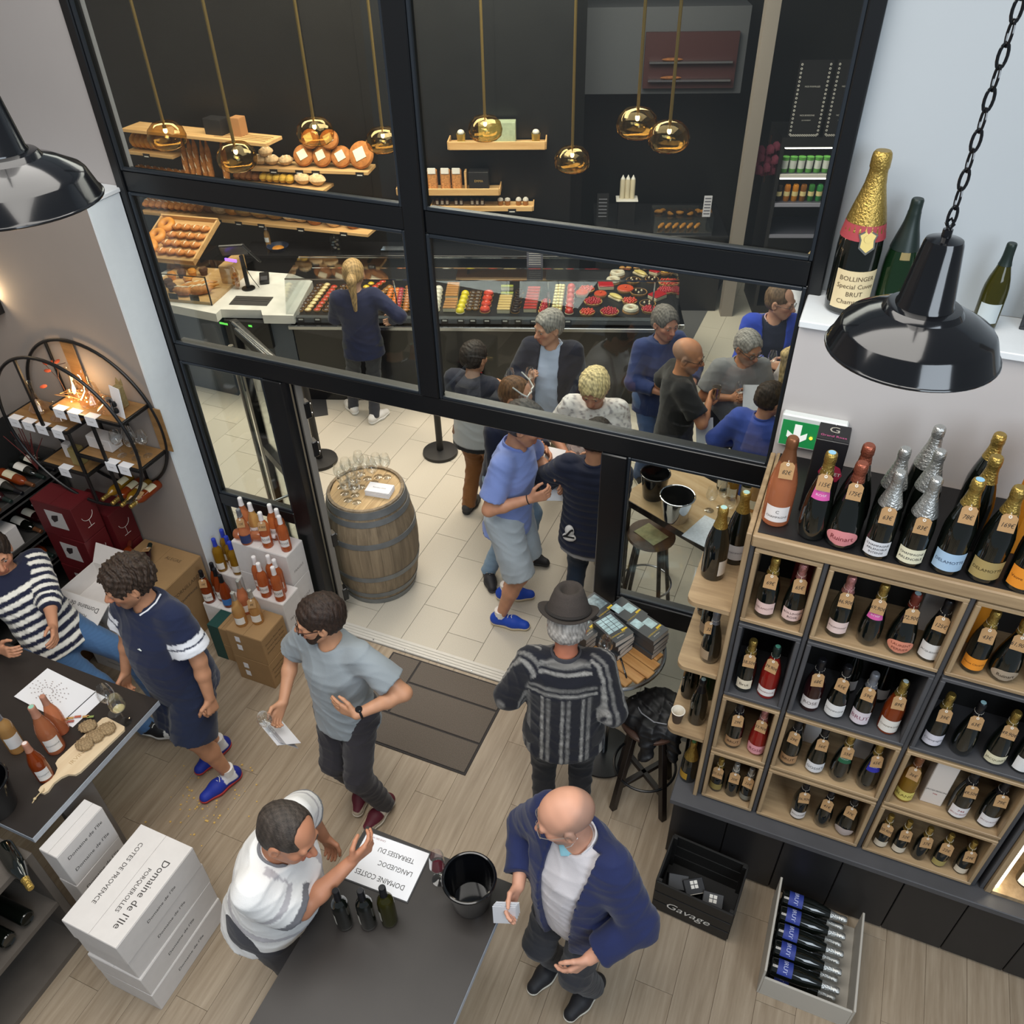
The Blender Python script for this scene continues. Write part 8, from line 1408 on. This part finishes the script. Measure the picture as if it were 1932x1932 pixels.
for i in range(7): bread(('first', 'second', 'third', 'fourth', 'fifth', 'sixth', 'seventh')[i]+' small roll from the left below the short shelf', (-7.95+.10*i, 7.62, 1.72), 'batard', .15, .085, .075, 'bag', (0, 0, R(80)), 1, 'small rolls below the short shelf')
o, P, a = shelf('narrow oak shelf under the small rolls', (-8.0, 7.52), (-7.32, 7.53), 1.682, .24)
# tray of rolls and glass box of baguettes on the till counter
ty_ = thing('bread_tray', 'tilted wooden tray of crusty rolls at the left of the till', 'tray', (-6.98, 6.95, 1.22), R(8)); TM = T(0, 0, 0, rx=R(20)); obj('base', MB().box(-.36, .36, -.34, .34, 0, .02, M=TM), ty_, m=GOAK); obj('rim', MB().box(-.36, .36, .32, .34, .02, .07, M=TM).box(-.36, .36, -.34, -.32, .02, .06, M=TM).box(-.36, -.34, -.32, .32, .02, .06, M=TM).box(.34, .36, -.32, .32, .02, .06, M=TM), ty_, m=GOAK); obj('stand', MB().box(-.30, .30, -.25, .25, -.22, -.12), ty_, m=BAR)
TW = T(-6.98, 6.95, 1.22, R(8)) @ TM
for i in range(4):
    for j in range(4): q = TW @ Vector((-.08+.115*i, -.22+.13*j, .055)); bread(f"crusty roll on the tilted tray, {('front', 'second', 'third', 'back')[j]} row, {('first', 'second', 'third', 'fourth')[i]} from the left", q, 'batard', .13, .075, .065, 'bag', (R(20), 0, R(25)), 1, 'crusty rolls on the tilted tray')
for i, (x, y) in enumerate(((-.26, -.18), (-.25, .0), (-.22, .18))):
    q = TW @ Vector((x, y, .06)); tag(obj('bagel', mcache(('bagel',), lambda: MB().tube([(.065*math.cos(t), .065*math.sin(t), 0) for t in np.linspace(0, 2*PI, 17)[:-1]], .040, 10, True).mesh('bagel', CR['gold'])), None, q, (R(25), 0, 0)), ('nearest', 'middle', 'farthest')[i]+' seeded ring bread on the tilted tray', 'bread', 'ring breads on the tilted tray')
gx = thing('bread_box', 'glass fronted wooden box of sandwiches on the till counter', 'display case', (-6.42, 6.44, 1.0), R(10)); obj('floor_board', MB().box(-.42, .42, -.40, .40, 0, .03), gx, m=GOAK); obj('back_board', MB().box(.30, .42, .05, .40, .03, .22, .004), gx, m=GOAK); obj('front_glass', MB().box(-.42, .42, -.41, -.404, 0, .30), gx, m=CASEG); obj('side_glass', MB().box(.416, .422, -.40, .40, .0, .30), gx, m=CASEG); obj('top_glass', MB().box(-.42, .42, -.40, .0, .30, .306), gx, m=CASEG); obj('edge', MB().box(.413, .424, -.412, -.400, 0, .306).box(-.42, .42, -.412, -.404, .298, .306), gx, m=BAR)
for i in range(3): obj('price_ticket', MB().box(-.30+.24*i, -.20+.24*i, -.395, -.388, .03, .09), gx, m=BLKP)
GW = T(-6.42, 6.44, 1.03, R(10))
for i, (x, y, L, w_, m, rz) in enumerate(((.10, -.10, .42, .036, 'gold', 40), (.16, -.16, .40, .034, 'gold', 42), (.22, -.24, .26, .05, 'bag', 40), (.05, -.30, .22, .05, 'bag', 10))): bread(('long golden sandwich baguette', 'second golden sandwich baguette', 'short filled roll', 'seeded filled roll')[i]+' in the glass bread box', GW @ Vector((x, y, w_+.002)), 'baguette', L, w_, 0, m, (0, 0, R(rz)), 2, 'baguettes in the glass bread box')
for i, (x, y) in enumerate(((-.10, .16), (-.20, .12), (-.28, .05), (.0, .22), (-.05, -.02), (-.22, -.12), (-.30, -.24), (-.12, -.22))): tag(obj('muffin', mcache(('muf', i % 2), lambda: MB().lathe([(0, 0), (.035, 0), (.042, .04), (.050, .055), (.038, .08), (0, .09)], 14).mesh('muffin', mat('muffin_dark', '4a2c18', .8, var=.3, vscale=50) if i % 2 else CR['gold'])), None, GW @ Vector((x, y, 0))), ('first', 'second', 'third', 'fourth', 'fifth', 'sixth', 'seventh', 'eighth')[i]+' muffin counted from the back of the glass bread box', 'muffin', 'muffins in the glass bread box')
# wall shelves right of the mullion
BWd = Vector(B(1, 0))-Vector(B(0, 0))
o, P, a = shelf('short oak shelf with golden cups high on the black wall', B(1.30, 1.95)[:2], B(2.34, 1.95)[:2], 2.06, .24, lip=.05)
def gcup(lb, p):
    o = thing('gold_cup', lb, 'cup', p, 0, 'golden cups'); obj('cup', MB().lathe([(0, 0), (.04, 0), (.05, .10), (.047, .10), (.038, .006), (0, .006)], 20), o, m=mat('gold_cup', 'b9a45a', .3, .7)); obj('filling', MB().ell((0, 0, .11), (.04, .04, .03), 10, 6), o, m=mat('cup_filling', 'c9c4b8', .6, var=.2, vscale=60))
gcup('left golden cup on the high oak shelf', P(.12, .12, 0)); gcup('right golden cup on the high oak shelf', P(.90, .12, 0)); carton('shelf_box', 'pale green tin box in the middle of the high oak shelf', 'box', P(.50, .14, 0), (.40, .12, .22), mat('green_tin', '9aa588', .5, var=.15, vscale=30), a)
o, P, a = shelf('oak shelf with bags of biscuits on the black wall', B(.69, 1.95)[:2], B(1.83, 1.95)[:2], 1.575, .24, lip=.04)
for i in range(5):
    q = thing('biscuit_bag', ('leftmost', 'second', 'third', 'fourth', 'rightmost')[i]+' clear bag of biscuits with white label', 'bag', P(.12+.11*i+.02*(i > 2), .12, 0), a, 'clear bags of biscuits'); obj('bag', MB().box(-.055, .055, -.035, .035, 0, .21, .012), q, m=mat('biscuit_fill', 'b07a44', .7, var=.5, vscale=55)); obj('label', MB().box(-.045, .045, -.042, -.036, .17, .235, .004), q, m=WPR)
em = carton('shelf_box', 'black box lettered EMMA on the biscuit shelf', 'box', P(.80, .12, 0), (.22, .13, .20), BLKP, a, prints=[('front', 'EMMA', .036, (0, .0), mat('gold_print', 'b99a5a', .5, .4))]); tag(obj('wood_slat', MB().box(-.012, .012, -.05, .05, 0, .20, .003), None, P(.67, .12, 0), (0, 0, a), m=GOAK), 'pale wooden slat standing beside the EMMA box', 'slat')
o, P, a = shelf('oak shelf with small jars low on the black wall', B(1.06, 1.95)[:2], B(2.20, 1.95)[:2], 1.40, .22, lip=.02, tickets=(.28, .80))
for i, t in enumerate((.05, .10, .15, .24, .29, .40, .45, .50)):
    q = thing('jam_jar', ('first', 'second', 'third', 'fourth', 'fifth', 'sixth', 'seventh', 'eighth')[i]+' small dark jam jar from the left', 'jar', P(t, .10, 0), a, 'small dark jam jars'); obj('jar', MB().box(-.021, .021, -.021, .021, 0, .065, .004), q, m=mat('jam_dark', '3a1c16', .15)); obj('lid', MB().lathe([(0, .065), (.021, .065), (.021, .078), (0, .078)], 12), q, m=BAR); obj('label', MB().box(-.014, .014, -.0225, -.021, .012, .052), q, m=mat('jar_label', 'b9b4a8', .6))
for i, t in enumerate((.68, .75, .86, .93)):
    q = thing('spice_jar', ('first', 'second', 'third', 'fourth')[i]+' round jar with cloth cover from the left', 'jar', P(t, .10, 0), a, 'round jars with cloth covers'); obj('jar', MB().lathe([(0, 0), (.03, 0), (.032, .05), (.026, .06)], 14), q, m=mat('honey_jar', '8a5a2c', .15)); obj('cloth_cover', MB().lathe([(.034, .052), (.03, .07), (.015, .085 if i > 1 else .078), (0, .088 if i > 1 else .08)], 14), q, m=mat('jar_cloth', 'b5b0a6', .8))
# back counter with sink, jar, pan
bc = bthing('back_counter', 'black work counter along the bakery wall', 'counter', .8, 1.98); obj('worktop', MB().box(-2.0, 1.9, -.20, .22, .87, .91, .003), bc, m=mat('black_worktop', '1a1a1c', .2)); obj('cabinet', MB().box(-2.0, 1.9, -.17, .22, 0, .87), bc, m=BLKP)
sk = bthing('steel_tray', 'shallow steel tray by the tap on the back counter', 'tray', .60, 1.90, .91); obj('tray', MB().box(-.16, .16, -.07, .07, 0, .004).box(-.16, .16, -.07, -.062, .004, .04).box(-.16, .16, .062, .07, .004, .04).box(-.16, -.152, -.062, .062, .004, .04).box(.152, .16, -.062, .062, .004, .04), sk, m=STEEL)
tp_ = bthing('tap', 'curved chrome tap behind the steel tray', 'tap', .80, 2.05, .91); obj('spout', MB().tube([(0, 0, 0), (0, 0, .2), (-.03, -.03, .26), (-.10, -.08, .27), (-.14, -.11, .22)], .012, 10), tp_, m=CHROME); obj('lever', MB().tube([(0, 0, .12), (.06, 0, .17)], .007, 8), tp_, m=CHROME)
jr = bthing('glass_jar', 'tall glass jar of wrapped sweets on the back counter', 'jar', -.10, 1.92, .91); obj('jar', MB().lathe([(0, 0), (.055, 0), (.06, .02), (.06, .15), (.045, .18)], 20), jr, m=WG); 
for k in range(9): obj('sweet', MB().ell((.03*math.cos(k*2.4), .03*math.sin(k*2.4), .02+.013*k), (.018, .013, .011), 8, 6), jr, m=mat('sweet_'+('a', 'b', 'c')[k % 3], ('d8c9a0', '9aa8b0', 'c9b8b0')[k % 3], .3))
fp_ = bthing('frying_pan', 'dark blue shallow pan with nuts on the back counter', 'pan', -.80, 1.95, .91); obj('pan', MB().lathe([(0, 0), (.09, 0), (.13, .05), (.125, .05), (.088, .006), (0, .006)], 24), fp_, m=mat('pan_blue', '26344f', .4)); tag(obj('nuts', MB().ell((0, 0, .02), (.07, .07, .02), 12, 6), fp_, m=CR['gold']), kind='stuff')
bottle('clear water bottle on the back counter', B(-.93, 2.02, .91), kind='bdx', sc=.9, glass='pale', foil='white', lab=LB('cfd4d8', '', '333333', .08, .14, 62), name='water_bottle')
# recess on the right: piping bottles, second case, column, fridge, menus
rc = bthing('serving_counter', 'black serving counter in the recess at the right of the bakery', 'counter', 3.9, 2.75); obj('cabinet', MB().box(-.95, .55, -.45, .6, 0, .93), rc, m=BLKP); obj('worktop', MB().box(-.98, .58, -.48, .62, .93, .96, .003), rc, m=mat('black_worktop', '1a1a1c', .2))
c2 = bthing('small_glass_case', 'small glass case of long pastries on the serving counter', 'display case', 3.95, 2.52, .96); obj('tray', MB().box(-.34, .34, -.20, .20, 0, .02), c2, m=STEEL)
for a_ in ((-.34, .34, -.205, -.20, .02, .20), (-.34, .34, .20, .205, .02, .20), (-.345, -.34, -.2, .2, .02, .20), (.34, .345, -.2, .2, .02, .20), (-.34, .34, -.2, .2, .20, .205)): obj('glass', MB().box(*a_), c2, m=CASEG)
for i in range(6): bread(('first', 'second', 'third', 'fourth', 'fifth', 'sixth')[i]+' long twisted pastry in the small glass case', B(3.95-.24+.085*i, 2.48, 1.005), 'baguette', .20, .022, 0, 'gold', (0, 0, BA+R(65)), 0, 'long pastries in the small glass case')
for i in range(8): tag(obj('croissant', mcache(('crs',), lambda: MB().tube([(.05*math.cos(t), .05*math.sin(t), .02) for t in np.linspace(.4, 2.7, 9)], [.006, .014, .02, .024, .026, .024, .02, .014, .006], 8).mesh('croissant', CR['gold'])), None, B(3.72+.09*i, 2.98+.05*(i % 2), .96), (0, 0, BA+i)), ('first', 'second', 'third', 'fourth', 'fifth', 'sixth', 'seventh', 'eighth')[i]+' croissant from the left on the serving counter', 'croissant', 'croissants on the serving counter')
dish = bthing('square_dish', 'white square dish under the piping bags', 'dish', 3.30, 2.70, .96+.28); obj('dish', MB().box(-.13, .13, -.10, .10, 0, .012, .004), dish, m=WPR); obj('stand', MB().box(-.10, .10, -.08, .08, -.28, 0), dish, m=BLKP)
for i in range(3): q = thing('piping_bag', ('left', 'middle', 'right')[i]+' white pointed piping bag standing on the dish', 'piping bag', B(3.24+.06*i, 2.70, 1.253), 0, 'piping bags'); obj('bag', MB().lathe([(0, 0), (.028, 0), (.03, .01), (.03, .20), (.026, .225)], 16), q, m=mat('piping_cream', 'd9cdb0', .5)); obj('nozzle', MB().lathe([(.026, .225), (.008, .26), (0, .275)], 14), q, m=mat('piping_tip', 'e6e2d8', .4))
mb = bthing('menu_stand', 'small black menu stand with white lines in the recess', 'menu', 3.02, 2.75, .96); obj('panel', MB().box(-.07, .07, -.005, .005, 0, .32, M=T(0, 0, 0, rx=-.15)), mb, m=BLKP); 
for k in range(6): obj('menu_print', MB().box(-.05, .05, -.0065, -.005, .05+.04*k, .06+.04*k, M=T(0, 0, 0, rx=-.15)), mb, m=mat('menu_line', '8a8a92', .7))
mb2 = bthing('menu_stand', 'white ribbed menu flyer holder on the small glass case', 'menu', 4.20, 2.33, 1.165); obj('panel', MB().box(-.045, .045, -.004, .004, 0, .24), mb2, m=mat('flyer_white', 'c9c9d2', .6)); 
for k in range(6): obj('menu_print', MB().box(-.035, .035, -.0055, -.004, .03+.035*k, .042+.035*k), mb2, m=mat('menu_dark', '5a5a66', .7))
struct('trim_6', MB().box(4.50, 4.64, 2.15, 2.3, 0, 6, M=BM), mat('taupe_column', '8d857d', .6))
struct('wall_recess_upper', MB().box(2.75, 4.5, 2.9, 3.5, 2.35, 3.2, M=BM), mat('grey_bulkhead', '4a4c50', .6)).name = 'trim_7'
rl = bthing('red_oven_shelf', 'red lit oven shelf with trays at the back of the recess', 'oven', 4.05, 3.35, 2.0) if 0 else None
ov = bthing('wall_oven', 'wall oven with red glow and steel trays high in the recess', 'oven', 3.9, 2.88, 2.42); obj('body', MB().box(-.5, .5, -.05, 0, 0, .55), ov, m=mat('oven_dark', '3a1c1c', .5))
for z in (.08, .26): t_ = obj('tray', MB().box(-.45, .45, -.12, -.05, z, z+.02), ov, m=STEEL); obj('rolls', MB().ell((-.2, -.09, z+.035), (.12, .03, .02), 10, 6), t_, m=CR['dark'])
# drinks fridge, lit, with menu boards above
fr = bthing('drinks_fridge', 'black drinks fridge with lit shelves at the right of the bakery', 'fridge', 5.32, 2.55); obj('cabinet', MB().box(-.42, -.38, -.30, .35, 0, 2.05).box(.38, .42, -.30, .35, 0, 2.05).box(-.38, .38, .32, .35, 0, 2.05).box(-.38, .38, -.30, .32, 0, .1).box(-.38, .38, -.30, .32, 1.95, 2.05), fr, m=BLKP)
for z, m_ in ((1.66, 'e6e2da'), (1.34, '9a9aa8'), (.98, '8a8a98')): obj('shelf', MB().box(-.38, .38, -.28, .30, z-.02, z), fr, m=mat('fridge_shelf', '4a4b55', .4)); obj('price_rail', MB().box(-.38, .38, -.295, -.28, z-.035, z+.005), fr, m=mat('rail_'+m_, m_, .4))
obj('light_strip', MB().box(-.36, .36, -.26, -.22, 1.925, 1.945), fr, m=mat('fridge_light', 'fff2dc', .5, emit=9)); obj('light_strip', MB().box(-.36, .36, -.26, -.24, 1.60, 1.612), fr, m=mat('fridge_light', 'fff2dc', .5, emit=9))
for i in range(8):
    q = thing('yogurt_pot', ('first', 'second', 'third', 'fourth', 'fifth', 'sixth', 'seventh', 'eighth')[i]+' green and white pot from the left on the upper fridge shelf', 'pot', B(5.00+.09*i, 2.36, 1.66), BA, 'green pots in the fridge'); obj('pot', MB().lathe([(0, 0), (.036, 0), (.04, .15), (0, .15)], 14), q, m=mat('pot_white', 'd6dad4', .5)); obj('green_lid', MB().lathe([(.041, .13), (.042, .165), (0, .166)], 14), q, m=mat('pot_green', '5a9a4a', .5)); obj('green_foot', MB().lathe([(.037, 0), (.0385, .04), (.037, .041)], 14), q, m=mat('pot_green', '5a9a4a', .5))
for i in range(8):
    cc = ('2a2620', 'b9742a', 'c9842a', '8a5a2a', '3a7a3a', '3a8a4a', '4a8a3a', 'd88a2a')[i]; q = thing('drink_can', ('first', 'second', 'third', 'fourth', 'fifth', 'sixth', 'seventh', 'eighth')[i]+' drink can from the left on the lower fridge shelf', 'can', B(4.99+.09*i, 2.36, 1.34), BA, 'cans in the fridge'); obj('can', MB().lathe([(0, 0), (.03, 0), (.034, .01), (.034, .165), (.028, .18), (0, .178)], 14), q, m=mat('can_'+cc, cc, .25, .3)); obj('band', MB().lathe([(.0345, .06), (.0347, .1), (.0345, .11)], 14), q, m=mat('can_band', 'd8c890', .4))
for i, u in enumerate((5.12, 5.50)):
    cbm = bthing('menu_board', ('left', 'right')[i]+' black menu board with white chain border above the fridge', 'sign', u, 2.28, 2.05, 0, 'menu boards above the fridge'); obj('board', MB().box(-.17, .17, -.01, .01, 0, .75), cbm, m=BLKP); bd = MB()
    for k in range(18): bd.lathe([(.006, 0), (.012, 0), (.012, .002), (.006, .002)], 6, T(-.145, -.0125, .03+.04*k, rx=PI/2)); bd.lathe([(.006, 0), (.012, 0), (.012, .002), (.006, .002)], 6, T(.145, -.0125, .03+.04*k, rx=PI/2))
    for k in range(12): bd.lathe([(.006, 0), (.012, 0), (.012, .002), (.006, .002)], 6, T(-.132+.024*k, -.0125, .02, rx=PI/2))
    tag(obj('chain_border', bd, cbm, m=WPR), kind='stuff'); textobj('heading', 'NOS BOISSONS', .022, WPR, cbm, (0, -.0125, .22), (PI/2, 0, 0)); textobj('sub_line', 'DU MOMENT', .016, WPR, cbm, (0, -.0125, .17), (PI/2, 0, 0)); textobj('heading', 'NOS FORMULES', .022, WPR, cbm, (0, -.0125, .50), (PI/2, 0, 0))
fw_ = bthing('dried_flowers', 'purple red dried flowers hanging beside the fridge', 'flowers', 4.80, 2.35, 1.75)
for k in range(14): obj('bloom', mcache(('bloom',), lambda: MB().ell((0, 0, 0), (.045, .04, .05), 8, 6, None, lambda p: 1+.25*math.sin(9*p[0]+7*p[2])).mesh('bloom', mat('dried_bloom', '6a2a3c', .9))), fw_, (.09*math.sin(k*2.1), .05*math.cos(k*1.3), .022*k-.1))
obj('stem', MB().tube([(0, 0, -.2), (0, 0, .3)], .006, 6), fw_, m=mat('twig_brown', '4a2c1c', .8))
tag(obj('floor_sticker', MB().box(-.30, .30, -.18, .18, 0, .003), None, (-5.05, 6.02, .0), (0, 0, BA+.3), m=mat('sticker_grey', '3a3a3c', .5)), 'dark rectangular sticker on the floor below the counter', 'sticker')
rs = thing('red_standee', 'red cardboard standee leaning at the counter front', 'standee', B(1.62, .0, 0), BA); obj('panel', MB().box(-.14, .14, -.01, .01, 0, .42, M=T(0, -.06, 0, rx=-.12)), rs, m=mat('standee_red', '9a1f24', .5)); obj('stripe', MB().box(-.02, .02, -.012, -.010, .05, .36, M=T(0, -.06, 0, rx=-.12)), rs, m=WPR)
# amber glass pendant lamps
AMB = clear('amber_mirror_glass', 'e6d2a6', .10, .62, power=2.0, gcol='ecd09a')
def globe(label, x, y, z, s_=1.0, rod=1.6, tint=AMB):
    o = thing('glass_pendant', label, 'lamp', (x, y, z), 0, 'amber glass pendants of the bakery'); o.scale = (s_, s_, s_)
    obj('globe', MB().lathe([(.0, .20), (.03, .198), (.09, .185), (.135, .14), (.15, .085), (.14, .035), (.105, .004), (.06, -.004), (0, -.006)], 32), o, m=tint); obj('rod', MB().lathe([(.0, .20), (.012, .20), (.012, rod), (0, rod)], 10), o, m=mat('lamp_brass', 'a58a52', .3, .8)); obj('bulb', MB().ell((0, 0, .13), (.016, .016, .022), 10, 8), o, m=mat('bulb_glow', 'ffdca0', .4, emit=25)); obj('holder', MB().lathe([(.014, .145), (.016, .20), (0, .201)], 12), o, m=mat('lamp_brass', 'a58a52', .3, .8))
    return o
globe('amber glass pendant over the till', -4.49, 5.27, 2.73); globe('amber glass pendant before the round loaves', -4.25, 5.98, 2.75); globe('amber glass pendant half hidden by the mullion', -3.97, 6.55, 2.56, 1.0); globe('amber glass pendant before the high oak shelf', -3.22, 7.02, 2.60); globe('amber glass pendant over the middle of the case', -2.37, 6.88, 2.46); globe('clear amber pendant, left of the close pair', -1.66, 6.22, 2.96, 1.0); globe('clear amber pendant, right of the close pair', -1.36, 5.95, 2.97, .95); globe('amber glass pendant at the upper left over the slatted shelf', -5.2, 5.35, 2.80)
